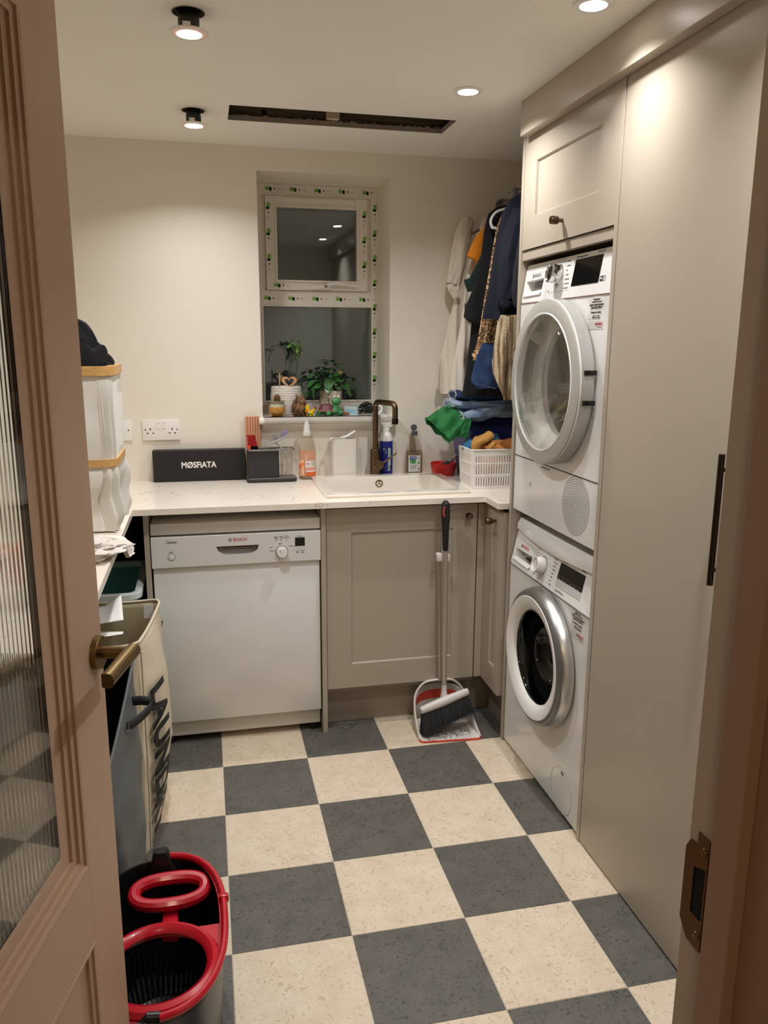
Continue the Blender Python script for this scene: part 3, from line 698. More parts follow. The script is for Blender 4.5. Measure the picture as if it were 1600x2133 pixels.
# lower flap (its own panel, split from the front by a dark joint)
obj('joint_line', box(nb(), 1.4992, 1.5002, MY0-.6135, MY0-.0015, 1.0885, 1.0915), M['btext'], t)
o = V((1.5, MY0, 1.600)); ex = V((0, -1, 0)); ey = V((.018, 0, .12)).normalized(); F = MF(o, ex, ey); nz = ex.cross(ey)
bm = nb()
rec = [(.017, .069), (.155, .072), (.150, .034), (.030, .031)]
t_ = nb(); plate(t_, rrect(0, .615, 0, .122, .010, 4), [rec], -.03, 0, F); merge(bm, t_)
cp = obj('control_panel', bm, M['white'], t, ang=40)
obj('panel_seam', box(nb(), 1.4985, 1.501, MY0-.613, MY0-.002, 1.5972, 1.5998), mat('warm_seam_shadow', (120, 90, 76), .7), t)
bm = nb(); plate(bm, [(.012, .027), (.16, .027), (.16, .075), (.012, .075)], [], -.034, -.029, F); obj('drawer_recess', bm, M['silverp'], cp)
bm = nb(); t_ = nb(); loft(t_, [[V((.017, .034, -.001)), V((.153, .037, -.001))], [V((.012, .020, .004)), V((.150, .022, .004))], [V((.012, .018, .0)), V((.150, .020, .0))]], False, closed=False); merge(bm, t_, F); obj('drawer_lip', bm, M['white'], cp)
bm = nb(); t_ = nb(); box(t_, .045, .115, .050, .068, -.028, -.018); merge(bm, t_, F); obj('drawer_catch', bm, M['dkgrey'], cp)
P_ = lambda u, v, w_=0: o+ex*u+ey*v+nz*w_
bosch(cp, P_(.078, .083), .0145, ex, ey, M['text'])
bm = nb()
for (u0, u1, v0, v1) in ((.012, .186, .1035, .1041), (.186, .1866, .0, .104), (.038, .168, .092, .0925), (.168, .1685, .04, .0925), (.20, .352, .1185, .1189), (.20, .352, .022, .0224)):
    quad(bm, o, ex, ey, u0, u1, v0, v1)
obj('printed_line', bm, M['text'], cp, smooth=False)
dc = P_(.262, .073)
obj('dial_base', lathe(nb(), [(.031, 0), (.031, .002), (.028, .0035)], dc, nz, 40), M['chrome'], cp)
dl = obj('programme_dial', lathe(nb(), [(.0285, .002), (.0285, .03), (.0275, .033), (.0255, .034), (.022, .030), (.004, .0285)], dc, nz, 40), M['chrome'], cp)
for i in range(7):
    z = .108-.013*i
    text('lettering', ['Cottons', 'Synthetic', 'Mix', 'Towels', 'Sportswear', 'Timed warm', 'Timed cold'][i], M['text'], cp, P_(.312+.0, z), .006, ex=ex, ey=ey)
    bm = nb(); quad(bm, o, ex, ey, .298, .308, z-.0002, z+.0002); obj('printed_line', bm, M['text'], cp, smooth=False)
for i in range(3): text('lettering', ['Wool', 'Super 40', 'Off'][i], M['text'], cp, P_(.201, .083-.028*i), .006, ex=ex, ey=ey)
bm = nb(); t_ = nb(); plate(t_, [(.362, .032), (.528, .032), (.530, .107), (.366, .107)], [], 0, .0012, F); merge(bm, t_); obj('display', bm, M['gblack'], cp)
text('lettering', 'SelfCleaning Condenser', M['text'], cp, P_(.366, .1135), .0072, ex=ex, ey=ey, width=.073)
text('lettering', 'Serie | 8', M['text'], cp, P_(.497, .1165), .0085, ex=ex, ey=ey, width=.036)
bm = nb(); t_ = nb(); plate(t_, rrect(.534, .566, .034, .048, .003, 3), [rrect(.5495, .5648, .0352, .0468, .0025, 3)], 0, .0005, F); merge(bm, t_); obj('wifi_badge', bm, M['btext'], cp, smooth=False)
text('lettering', 'Wi', M['wplastic'], cp, P_(.537, .041, .0006), .009, ex=ex, ey=ey); text('lettering', 'Fi', M['btext'], cp, P_(.552, .041, .0006), .009, ex=ex, ey=ey)
# door
c = (1.50, cy, cz)
rd = obj('door_ring', ring([(.205, .001), (.238, .001), (.2455, .008), (.2465, .046)], c), M['silverp'], t)
obj('ring_face', ring([(.2465, .046), (.2455, .0525), (.242, .0545), (.208, .0565), (.207, .052)], c), mat('warm_grey_ring', (176, 173, 165), .36), rd)
obj('ring_edge', ring([(.2466, .0455), (.2472, .0475), (.2466, .0495)], c), M['wplastic'], rd)
obj('inner_lip', ring([(.2075, .052), (.2068, .0575), (.204, .059), (.2005, .056), (.199, .045), (.1985, .01), (.205, .001)], c), M['wplastic'], rd)
obj('glass_dome', ring([(.201, .052), (.19, .062), (.15, .072), (.09, .080), (.03, .083), (.002, .0832), (.002, .0802), (.03, .080), (.09, .077), (.15, .069), (.188, .0592), (.198, .050)], c, caps=True), M['bowlglass'], rd)
for z in (1.3905, 1.308): obj('hinge_slot', box(nb(), 1.462, 1.497, cy-.2485, cy-.2415, z-.0065, z+.0065), M['gblack'], rd)
obj('inner_bowl', ring([(.199, .02), (.198, -.0), (.186, -.012), (.172, -.022), (.170, -.04), (.176, -.045)], c), mat('milky_liner', (244, 243, 240), .3), t)
obj('door_bulge', ring([(.150, .035), (.146, .0), (.13, -.035), (.09, -.05), (.002, -.055)], (1.50, cy-.03, cz+.03)), M['bowlglass'], rd)
obj('drum', ring([(.172, -.045), (.215, -.05), (.225, -.08), (.225, -.34), (.2, -.36), (.01, -.362)], c), mat('dryer_drum', (214, 208, 198), .45, .1), t)
bm = nb()
for a in (80, 200, 320):
    a = R(a); n = V((0, cos(a), sin(a))); b = V((1.50, cy, cz))+n*.222; loft(bm, [[b+V((x, 0, 0))+V((0, -sin(a), cos(a)))*s for s in (-.03, .03)]+[b+V((x, 0, 0))-n*.045] for x in (.13, .40)], True)
obj('drum_lifter', bm, M['steel'], t)
obj('latch_plate', box(nb(), 1.478, 1.4995, cy+.0, cy+.0001+.03, cz-.2425-.004, cz-.2425), M['silverp'], t)
# condenser grille: rings of small holes
bm = nb(); vc = V((1.4999, MY0-.478, 1.002))
for k in range(1, 13):
    n = int(6.2*k)
    for i in range(n):
        a = 2*pi*i/n+.13*k; p = vc+V((0, -cos(a)*k*.0072, sin(a)*k*.0072)); t_ = bmesh.new()
        bmesh.ops.create_circle(t_, cap_ends=True, radius=.0020, segments=6); merge(bm, t_, MF(p-V((.0004, 0, 0)), (0, -1, 0), (0, 0, 1)))
gr = obj('vent_holes', bm, mat('vent_hole_brown', (66, 54, 44), .8), t, smooth=False); gr['kind'] = 'stuff'
bm = nb(); loft(bm, [[V((1.4998-.0015*sin(pi*i/20*1.0), MY0-.13-.0-.02*0-(.22)*i/20, 1.000+.0-.0*i+(.004*k))) for i in range(21)] for k in range(2)], False, closed=False)
bm.free()
obj('flap_notch', box(nb(), 1.4975, 1.4998, MY0-.289, MY0-.227, 1.0775, 1.0815, .0008), M['dkgrey'], t)
obj('release_mark', box(nb(), 1.4994, 1.4999, MY0-.151, MY0-.131, 1.003, 1.014, .0001), M['silverp'], t)
def stickers(t, v, z0):
    """rounded service sticker with its lines of print, and a small maker's label below it"""
    bm = nb(); plate(bm, [(u, z0+z) for u, z in ((.491, .0), (.565, .0), (.565, .030), (.578, .034), (.578, .048), (.56, .058), (.53, .061), (.505, .056), (.493, .046), (.500, .02), (.491, .014))], [], -1.4998, -1.4992, at(MYZ, (0, MY0, 0)))
    s = obj('service_sticker', bm, mat('clear_sticker', (216, 211, 204), .35), t, smooth=False)
    Q = lambda u, z: V((1.4992, MY0-u, z0+z))
    for (tx_, u, z, sz, wd) in (('Registration', .5375, .052, .006, .034), ('number for your', .5375, .0455, .006, .052), ('appliance extended guarantee', .5375, .038, .007, .078), ('0344 892 8979', .537, .0295, .0105, .058), ('Register today', .537, .0175, .0075, .056), ('www', .538, .0085, .004, .042), ('Mon to Sat', .538, .0035, .0065, .042)):
        text('lettering', tx_, M['btext'], s, Q(u, z), sz, ex=EXS, ey=EYS, align='CENTER', width=wd)
    bm = nb(); plate(bm, [(.494, z0-.028), (.580, z0-.028), (.580, z0-.005), (.494, z0-.005)], [], -1.4998, -1.4993, at(MYZ, (0, MY0, 0)))
    s2 = obj('maker_sticker', bm, mat('grey_sticker', (206, 198, 192), .4), t, smooth=False)
    bosch(s2, V((1.4993, MY0-.545, z0-.014)), .0085, EXS, EYS, M['red'])
    bm = nb(); quad(bm, (1.4993, MY0, 0), EXS, EYS, .545, .573, z0-.0225, z0-.0212); obj('printed_line', bm, M['text'], s2, smooth=False)
stickers(t, None, 1.535)
for y in (MY0-.05, MY0-.56):
    for x in (1.56, 2.0): obj('foot', cyl(nb(), (x, y, .8785), (x, y, .905), .02), M['black'], t)

# ---- washing machine
t = thing('washing_machine', 'white washing machine standing on the floor below the dryer', 'washing machine', (1.78, -.533, 0))
cy, cz = -.543, .468
machine_shell(t, .014, .862, .6975, .615, (-cy, cz, .17))
o = V((1.4985, MY0, .700)); ey = V((.022, 0, .10)).normalized(); F = MF(o, ex, ey); nz = ex.cross(ey)
P_ = lambda u, v, w_=0: o+ex*u+ey*v+nz*w_
rec = [(.016, .060), (.160, .062), (.163, .0275), (.030, .029)]
bm = nb(); plate(bm, rrect(0, .615, 0, .124, .008, 4), [rec], -.03, 0, F)
cp = obj('control_panel', bm, M['white'], t, ang=40)
bm = nb(); plate(bm, [(.012, .024), (.168, .024), (.168, .066), (.012, .066)], [], -.034, -.029, F); obj('drawer_recess', bm, M['silverp'], cp)
bm = nb(); t_ = nb(); loft(t_, [[V((.016, .033, -.002)), V((.163, .031, -.002))], [V((.012, .020, .005)), V((.158, .018, .005))], [V((.012, .018, .0)), V((.158, .016, .0))]], False, closed=False); merge(bm, t_, F); obj('drawer_lip', bm, M['white'], cp)
bm = nb(); t_ = nb(); box(t_, .07, .145, .034, .040, -.0285, -.02); merge(bm, t_, F); obj('drawer_slot', bm, M['btext'], cp)
bosch(cp, P_(.073, .077), .0145, ex, ey, M['red'])
bm = nb()
for (u0, u1, v0, v1) in ((.012, .186, .094, .0945), (.186, .1865, .0, .124), (.03, .172, .088, .0884), (.172, .1724, .04, .088)):
    quad(bm, o, ex, ey, u0, u1, v0, v1)
for i in range(8):
    v = .100-.012*i; quad(bm, o, ex, ey, .268+.01*abs(i-3.5)*0, .318, v-.0002, v+.0002); quad(bm, o, ex, ey, .205, .23, v-.0002, v+.0002)
obj('printed_line', bm, M['text'], cp, smooth=False)
for i in range(8):
    v = .100-.012*i
    text('lettering', ['Cotton', 'Easy-Care', 'Mixed', 'Delicates', 'Wool', 'Rinse', 'Spin', 'Drum'][i], M['text'], cp, P_(.32, v), .006, ex=ex, ey=ey)
    text('lettering', ['Off', '90', '60', '40', '30', '20', 'Eco', 'Cold'][i], M['text'], cp, P_(.195, v), .006, ex=ex, ey=ey)
dc = P_(.249, .057)
obj('dial_base', lathe(nb(), [(.0315, 0), (.0315, .0015), (.03, .002)], dc, nz, 40), M['silver'], cp)
dl = obj('programme_dial', lathe(nb(), [(.029, .001), (.028, .012), (.0255, .030), (.024, .0315), (.0215, .030), (.020, .018), (.003, .018)], dc, nz, 40), M['wplastic'], cp)
bm = nb(); t_ = nb(); box(t_, -.003, .003, -.024, .024, .006, .0305, .002); merge(bm, t_, MF(dc, ex, ey) @ Matrix.Rotation(R(-12), 4, 'Z')); obj('dial_grip', bm, M['wplastic'], dl)
bm = nb(); t_ = nb(); box(t_, -.001, .001, .018, .0265, .0300, .0316); merge(bm, t_, MF(dc, ex, ey) @ Matrix.Rotation(R(-12), 4, 'Z')); obj('pointer', bm, M['red'], dl)
bm = nb(); plate(bm, [(.364, .049), (.531, .052), (.530, .104), (.367, .100)], [], 0, .0012, F); dp = obj('display', bm, M['gblack'], cp)
bm = nb(); plate(bm, [(.365, .024), (.534, .028), (.531, .0515), (.364, .0485)], [], 0, .001, F); obj('touch_strip', bm, mat('pale_grey_panel', (196, 197, 198), .3), cp)
bm = nb(); quad(bm, P_(0, 0, .0012), ex, ey, .368, .527, .0605, .0612); obj('printed_line', bm, M['text'], dp, smooth=False)
for i in range(6): text('lettering', ['Speed', 'Temp', 'Spin', 'Ready', 'Prewash', 'Start'][i], M['silver'], dp, P_(.371+.026*i, .055, .0012), .0055, ex=ex, ey=ey)
text('lettering', 'VarioPerfect', M['text'], cp, P_(.366, .110), .0075, ex=ex, ey=ey, width=.042)
text('lettering', 'SpeedPerfect', M['text'], cp, P_(.368, .012), .0075, ex=ex, ey=ey, width=.058)
text('lettering', 'Serie | 4', M['text'], cp, P_(.500, .113), .0085, ex=ex, ey=ey, width=.036)
# lid with a belly that bows down over the control panel
bm = nb(); n = 24; top, mid, low, back = [], [], [], []
for i in range(n+1):
    u = i/n; y = MY0-.615*u; bow = 1-(2*u-1)**2
    top.append(V((1.532-.004*bow, y, .8645))); mid.append(V((1.520-.016*bow, y, .846-.006*bow))); low.append(V((1.5185-.012*bow, y, .8255-.012*bow))); back.append(V((1.545, y, .8245-.012*bow)))
loft(bm, [top, mid, low, back], False, closed=False)
lid = obj('lid_front', bm, M['white'], t, ang=50)
obj('lid_top', box(nb(), 1.532, 2.07, MY0-.615, MY0, .856, .8645, .002), M['white'], t)
obj('panel_seam', box(nb(), 1.4968, 1.4995, MY0-.613, MY0-.002, .6972, .6992), M['text'], t)
c = (1.50, cy, cz)
rd = obj('door_ring', ring([(.17, .001), (.224, .001), (.2285, .006), (.2285, .018), (.224, .034), (.221, .039)], c), M['silver'], t)
obj('ring_face', ring([(.2212, .0388), (.218, .0445), (.206, .0515), (.2025, .052)], c), M['dkgrey'], rd)
obj('white_surround', ring([(.2028, .0505), (.201, .0535), (.196, .0535), (.175, .048), (.158, .040), (.152, .030), (.151, .0)], c), M['wplastic'], rd)
obj('dark_rim', ring([(.153, .034), (.150, .034), (.147, .028), (.147, .0)], c), M['gblack'], rd)
obj('glass_bowl', ring([(.148, .028), (.143, .012), (.137, -.02), (.122, -.06), (.085, -.085), (.03, -.092), (.002, -.092), (.002, -.089), (.03, -.089), (.083, -.082), (.119, -.058), (.134, -.02), (.140, .012)], c), M['smoke'], rd)
bm = nb(); t_ = nb(); loft(t_, [[V(p) for p in ((-.03, 0, 0), (.03, 0, 0), (.024, .02, 0), (-.024, .02, 0))], [V(p) for p in ((-.026, .003, .02), (.026, .003, .02), (.022, .018, .02), (-.022, .018, .02))]], True)
a = R(218); merge(bm, t_, MF((1.478, cy-(.215)*cos(a)*1.0, cz+.215*sin(a)), (0, -cos(a+pi/2), sin(a+pi/2)), (0, -cos(a), sin(a))))
obj('door_handle', bm, M['silver'], rd)
obj('gasket', ring([(.150, -.0), (.165, -.015), (.16, -.05), (.168, -.06)], c), M['rubber'], t)
obj('drum', ring([(.168, -.06), (.215, -.065), (.23, -.09), (.23, -.40), (.2, -.43), (.01, -.432)], c), M['steel'], t)
obj('drum_lifter', box(nb(), 1.60, 1.86, cy-.03, cy+.03, cz-.228, cz-.175, .015, 2), M['dkgrey'], t)
obj('filter_cover', plate(nb(), circ(.4895-MY0*0, .085, .0755, 44), [circ(.4895, .085, .0747, 44)], -1.4998, -1.4992, at(MYZ, (0, MY0, 0))), M['silverp'], t)
obj('filter_notch', box(nb(), 1.4992, 1.4998, MY0-.500, MY0-.484, .140, .150), M['dkgrey'], t)
stickers(t, None, .638)
for y in (MY0-.06, MY0-.56):
    for x in (1.56, 2.0): obj('foot', cyl(nb(), (x, y, 0), (x, y, .02), .02), M['black'], t)

# ---------------------------------------------------------------- the open door
dl_ = thing('door_1', None, None, (.092, -2.271, 0), R(76.35)); dl_['kind'] = 'structure'
DW, DH = .762, 1.978
bm = nb(); plate(bm, [(0, .006), (DW, .006), (DW, DH), (0, DH)], [[(.112, .666), (.650, .666), (.650, 1.880), (.112, 1.880)], [(.112, .15), (.650, .15), (.650, .537), (.112, .537)]], -.04, 0, MXZ)
lf = obj('leaf', bm, M['door'], dl_, local=True)
def mould(x0, x1, z0, z1, parent, name='moulding'):
    prof = [(0, 0), (.004, .0015), (.009, .0), (.0095, -.004), (.018, -.0055), (.0185, -.0105), (.028, -.0125), (.0285, -.017), (.044, -.018), (.052, -.021), (.052, -.04)]
    bm = nb(); rings = []
    for d, w_ in prof: rings.append([V((x, -w_, z)) for x, z in ((x0+d, z0+d), (x1-d, z0+d), (x1-d, z1-d), (x0+d, z1-d))])
    loft(bm, rings, False); obj(name, bm, M['door'], parent, local=True, ang=20)
mould(.112, .650, .666, 1.880, dl_)
bm = nb(); rings = []
for d, w_ in [(0, 0), (.004, .0015), (.009, .0), (.0095, -.004), (.018, -.0055), (.0185, -.0105), (.028, -.0125), (.034, -.014)]: rings.append([V((x, -w_, z)) for x, z in ((.112+d, .15+d), (.650-d, .15+d), (.650-d, .537-d), (.112+d, .537-d))])
loft(bm, rings, False); bm.faces.new([bm.verts.new(v) for v in rings[-1]]); obj('moulding', bm, M['door'], dl_, local=True, ang=20)
obj('lower_panel', box(nb(), .146, .616, .018, .024, .184, .503), M['door'], dl_, local=True)
bm = nb()
for x in (.6497,): box(bm, x, x+.0008, -.0002, .0, .537, .666)
obj('rail_joint', bm, M['frame'], dl_, local=True)
# reeded glass: smooth towards the hall, flutes on the far face
gx0, gx1, gz0, gz1 = .160, .602, .714, 1.832; bm = nb(); nfl = 40; per = (gx1-gx0)/nfl; front = []
for i in range(nfl*6+1):
    x = gx0+per*i/6; ph = (i % 6)/6; front.append((x, .0245+.0012*(1-cos(2*pi*ph))/2+.0004*(1-abs(2*ph-1))))
ringsb = [[V((x, y, z)) for x, y in front]+[V((gx1, .0205, z)), V((gx0, .0205, z))] for z in (gz0, gz1)]
loft(bm, ringsb, True)
obj('reeded_glass', bm, mat('reeded_glass', (244, 248, 244), 0, trans=1, ior=1.5), dl_, local=True, ang=60)
# lever on rose
for side in (0, 1):
    s = 1 if side == 0 else -1; y0 = 0 if side == 0 else .04; ax = (0, -s, 0); hx, hz = .7355, .987
    rs = obj('lever_handle', lathe(nb(), [(.0265, 0), (.0265, .009), (.0255, .010), (.012, .0102), (.004, .0102)], (hx, y0, hz), ax, 36), M['brass'], dl_, local=True)
    bm = nb(); cyl(bm, (hx, y0-s*.009, hz), (hx, y0-s*.052, hz), .0098, seg=24)
    obj('spindle', bm, M['brass'], rs, local=True)
    bm = nb(); P0 = []
    sec = [(-.0135, -.002), (-.0125, .006), (-.007, .0105), (0, .012), (.007, .0105), (.0125, .006), (.0135, -.002), (.012, -.007), (-.012, -.007)]
    loft(bm, [[V((x, y0-s*(.056+b), hz+a*.85)) for a, b in sec] for x in (hx+.013, hx-.108)], True)
    bmesh.ops.bevel(bm, geom=bm.edges[:], offset=.0006, segments=1, affect='EDGES')
    obj('lever', bm, M['brass'], rs, local=True)
for z in (.2, 1.0, 1.75):
    obj('hinge', box(nb(), -.0025, .0, -.004, .036, z-.05, z+.05, .0008), M['brass'], dl_, local=True)
# ---------------------------------------------------------------- small builders
def mod_remesh(o, vox=.002, smooth=4):
    m = o.modifiers.new('remesh', 'REMESH'); m.mode = 'VOXEL'; m.voxel_size = vox; m.use_smooth_shade = True
    s = o.modifiers.new('smooth', 'SMOOTH'); s.iterations = smooth; s.factor = .5; return o
def sheet(name, fn, nu, nv, m, parent=None, th=.002, label=None, closed=False):
    bm = nb(); g = [[bm.verts.new(fn(i/nu, j/nv)) for i in range(nu+1)] for j in range(nv+1)]
    for j in range(nv):
        for i in range(nu): bm.faces.new((g[j][i], g[j][i+1], g[j+1][i+1], g[j+1][i]))
    o = obj(name, bm, m, parent, ang=70, label=label)
    s = o.modifiers.new('solid', 'SOLIDIFY'); s.thickness = th; s.offset = 0; return o
def limb(bm, path, wid, thk, side, rip=.006, fr=6, n=28, seed=0, sub=8, caps=True):
    """cloth tube along a path; width along `side`, thickness across, running folds"""
    P = smoothpts(path, sub); N_ = len(P); rings = []; S = V(side)
    for k, p in enumerate(P):
        t = k/(N_-1); d = (P[min(k+1, N_-1)]-P[max(k-1, 0)]).normalized(); s = (S-d*S.dot(d)).normalized(); u = d.cross(s)
        ii = t*(len(wid)-1); a = int(min(ii, len(wid)-2)); w_ = wid[a]+(wid[a+1]-wid[a])*(ii-a); h = thk[a]+(thk[a+1]-thk[a])*(ii-a); ring = []
        for i in range(n):
            an = 2*pi*i/n; f = rip*(sin(fr*an*.5+seed+3*t)*.5+noise.noise(V((cos(an)*2.1+seed, sin(an)*2.1, t*5)))*1.3)
            sn = sin(an); sn = math.copysign(abs(sn)**.7, sn)
            ring.append(p+s*(w_/2*cos(an))+u*(h/2*sn+f))
        rings.append(ring)
    return loft(bm, rings, caps)
def blob(c, sx, sy, sz, seed=0, amp=.25, fq=3, sub=4, fold=0):
    bm = bmesh.new(); bmesh.ops.create_icosphere(bm, subdivisions=sub, radius=1)
    for v in bm.verts:
        p = v.co.normalized(); a = noise.noise(p*fq+V((seed*3.3, 0, seed)))+.5*noise.noise(p*fq*2.3+V((0, seed, 0)))
        if fold: a += .5*(abs(noise.noise(V((p.x*fold, p.y*fold*.3, p.z*fold*.8+seed))))-.2)
        q = p*(1+amp*a); v.co = V((c[0]+q.x*sx, c[1]+q.y*sy, c[2]+max(q.z, -.8)*sz))
    return bm
def cloth(name, c, rough=.9, bump=.3, ns=500, **k): return mat(name, c, rough, bump=bump, ns=ns, bd=.0006, sheen=.12 if min(c) > 90 else 0, **k)
ZW = .9102
# ---------------------------------------------------------------- on the worktop, back run
t = thing('gift_box', 'long black box with white lettering leaning by the wall below the double socket', 'box', (.418, .5, ZW))
bx = obj('carton', box(nb(), .2345, .6025, .482, .5265, ZW, ZW+.128, .0012), mat('matt_black_card', (20, 19, 20), .55), t)
obj('lid_seam', box(nb(), .236, .601, .4835, .525, ZW+.128, ZW+.1285), mat('dark_grey_card', (46, 42, 42), .6), t)
text('lettering', 'M\u00d8SFiATA', M['wplastic'], t, (.345, .482, ZW+.0665), .034, bold=.0009, width=.139)

t = thing('fluted_board', 'terracotta pink ribbed sample board standing on end against the wall', 'sample board', (.638, .505, ZW))
bm = nb(); out = []
nr = 6
for i in range(nr):
    x0 = .607+.0625/nr*i; wv = .0625/nr
    out += [(x0, -.508), (x0+wv*.14, -.503), (x0+wv*.86, -.503), (x0+wv, -.508)]
out = [(x, -y) for x, y in out]; out = [(x, y) for x, y in out]
loft(bm, [[V((x, (1.006-y) if False else y, z)) for x, y in out]+[V((.6695, .517, z)), V((.607, .517, z))] for z in (ZW, 1.168)], True)
for v in bm.verts:
    if v.co.y < .51: v.co.y = .498+(.508-v.co.y if v.co.y > .5055 else .0) if False else v.co.y
obj('ribs', bm, mat('terracotta_pink_panel', (206, 150, 118), .6, bump=.1, ns=200), t, ang=20)

t = thing('sink_caddy', 'black sink caddy with grey wire rail and clear tumbler, right of the black box', 'sink caddy', (.70, .435, ZW))
dk = mat('charcoal_plastic', (40, 41, 42), .45); gy = mat('grey_steel_plastic', (120, 116, 112), .35, .4)
bm = nb(); loft(bm, [[V((x, y, z)) for x, y in rrect(.603+a, .806-a, .392+a, .478-a, .016)] for a, z in ((.004, ZW), (0, ZW+.005), (0, ZW+.013), (.002, ZW+.016))], True); obj('tray', bm, dk, t)
obj('tray_top', plate(nb(), rrect(.605, .804, .394, .476, .015), [], ZW+.016, ZW+.018), gy, t)
bm = nb(); loft(bm, [[V((x, y, z)) for x, y in rrect(.608, .735, .405, .470, .01)] for z in (ZW+.018, 1.038)], True)
obj('pot', bm, dk, t)
obj('pot_mouth', plate(nb(), rrect(.612, .731, .409, .466, .008), [], 1.0382, 1.0386), M['void'], t)
bm = nb(); tube(bm, [V((x, y, 1.042)) for x, y in rrect(.612, .797, .398, .474, .012)], .0036, 8, True); obj('wire_rail', bm, gy, t)
bm = nb(); rings = [[V((x, y, z)) for x, y in rrect(.742+a, .793-a, .410+a, .462-a, .014)] for a, z in ((.004, ZW+.0185), (.001, 1.03))]; loft(bm, rings, False); obj('clear_tumbler', bm, thin('clear_plastic', (240, 238, 234), .06), t)
t = thing('dish_brush', 'clear plastic washing up brush with lilac tipped bristles standing in the caddy', 'brush', (.765, .44, ZW+.02))
bm = nb(); clr = mat('frosted_clear_plastic', (226, 222, 222), .15, trans=.5, ior=1.3)
tube(bm, smoothpts([(.762, .436, ZW+.022), (.772, .438, ZW+.07), (.752, .436, 1.04), (.716, .43, 1.072), (.70, .428, 1.074)], 5), .0038, 8); obj('handle', bm, clr, t)
bm = nb(); P = smoothpts([(.704, .43, 1.066), (.735, .43, 1.078), (.772, .43, 1.098)], 5); tube(bm, P, [.009]*len(P), 12, flat=.5); obj('head', bm, clr, t)
random.seed(5); ba, bb_ = nb(), nb()
for i in range(110):
    u = random.random(); p = V((.703+.067*u, .422+.016*random.random(), 1.069+.028*u)); d = V((-.32+.5*u+random.uniform(-.15, .15), random.uniform(-.3, .3), .9)).normalized()
    tube(ba if u < .72 else bb_, [p, p+d*.026], .0008, 4)
q = obj('bristles', ba, clr, t); q['kind'] = 'stuff'
q = obj('bristles', bb_, mat('lilac_bristle', (168, 150, 196), .5), t, label='lilac tipped bristles'); q['kind'] = 'stuff'
t = thing('red_packet', 'crumpled red plastic packet with black label poking out of the caddy pot', 'packet', (.628, .44, 1.0))
bm = nb(); loft(bm, [[V((x+dx, y, z)) for x, y in rrect(.609-a, .650+a, .425, .452, .008)] for a, z, dx in ((0, 1.0, 0), (0, 1.05, .001), (-.002, 1.07, .0), (-.003, 1.09, -.003), (-.004, 1.1, -.005))], True); pk = obj('sachet', bm, mat('red_foil', (176, 28, 30), .3, trans=.1, c2=(120, 12, 16), ns=120), t)
obj('label_patch', box(nb(), .623, .652, .4240, .4249, 1.043, 1.056), M['gblack'], t); obj('orange_band', box(nb(), .610, .6225, .4240, .4249, 1.043, 1.060), mat('orange_red', (232, 76, 48), .4), t)

def bottle(bm, prof, o, sx=1, sy=1, seg=40, e=1.0):
    rings = []
    for r, h in prof:
        ring = []
        for i in range(seg):
            a = 2*pi*i/seg; ca, sa = cos(a), sin(a); ca = math.copysign(abs(ca)**e, ca); sa = math.copysign(abs(sa)**e, sa)
            ring.append(V((o[0]+r*sx*ca, o[1]+r*sy*sa, o[2]+h)))
        rings.append(ring)
    return loft(bm, rings, True)
def patch(x0, x1, z0, z1, cy_, ry, rx, cx_, eps=.0006, n=14, e=1.0, th=.0004):
    """label wrapped on the front of an oval bottle"""
    bm = nb(); rr = []
    for z in (z0, z1):
        row = []
        for i in range(n+1):
            x = x0+(x1-x0)*i/n; c_ = min(1, abs((x-cx_)/rx))**(1/e); row.append(V((x, cy_-ry*math.sqrt(max(0, 1-c_*c_))**e-eps, z)))
        rr.append(row)
    back = [[v+V((0, th, 0)) for v in r_] for r_ in rr]
    vs = [[bm.verts.new(v) for v in r_] for r_ in rr]
    for i in range(n): bm.faces.new((vs[0][i], vs[0][i+1], vs[1][i+1], vs[1][i]))
    return bm
# orange cleaner bottle
cx, cy_ = .856, .458
t = thing('spray_bottle', 'clear pump bottle with an orange label and white top left of the sink', 'bottle', (cx, cy_, ZW))
bm = nb(); bottle(bm, [(.030, 0), (.036, .004), (.0365, .02), (.0365, .11), (.034, .135), (.027, .16), (.016, .178), (.013, .186)], (cx, cy_, ZW), 1, .62, e=.8)
obj('bottle_body', bm, thin('clear_pet', (250, 246, 242), .05), t)
bm = nb(); bottle(bm, [(.028, .003), (.0335, .006), (.034, .02), (.034, .030), (.033, .031)], (cx, cy_, ZW), 1, .6, e=.8); obj('liquid', bm, mat('pale_pink_liquid', (206, 176, 160), .1, trans=.6, ior=1.33), t)
obj('back_label', patch(cx-.034, cx+.034, ZW+.016, ZW+.122, cy_-.0, .0215, .0366, cx, .0002, e=.8), mat('peach_film', (226, 158, 120), .3, alpha=.72), t, recalc=False)
obj('orange_band', patch(cx-.008, cx+.0335, ZW+.016, ZW+.030, cy_, .0222, .0366, cx, .0006, e=.8), mat('orange_film', (224, 98, 34), .35), t, recalc=False)
obj('flame_print', patch(cx-.0345, cx-.016, ZW+.016, ZW+.082, cy_, .0222, .0366, cx, .0006, e=.8), mat('orange_flame_print', (228, 120, 48), .4, c2=(236, 186, 150), ns=45, p0=.45, p1=.55), t, recalc=False)
hz = obj('hazard_label', patch(cx-.010, cx+.030, ZW+.052, ZW+.078, cy_, .0226, .0366, cx, .0009, e=.8), M['wplastic'], t, recalc=False)
obj('green_print', patch(cx+.012, cx+.029, ZW+.055, ZW+.0765, cy_, .0226, .0366, cx, .0013, e=.8), mat('sage_print', (172, 180, 158), .5, c2=(196, 200, 184), ns=400), hz, recalc=False)
bm = nb(); dcx, dcz, dy_ = cx+.0005, ZW+.0655, cy_-.0242
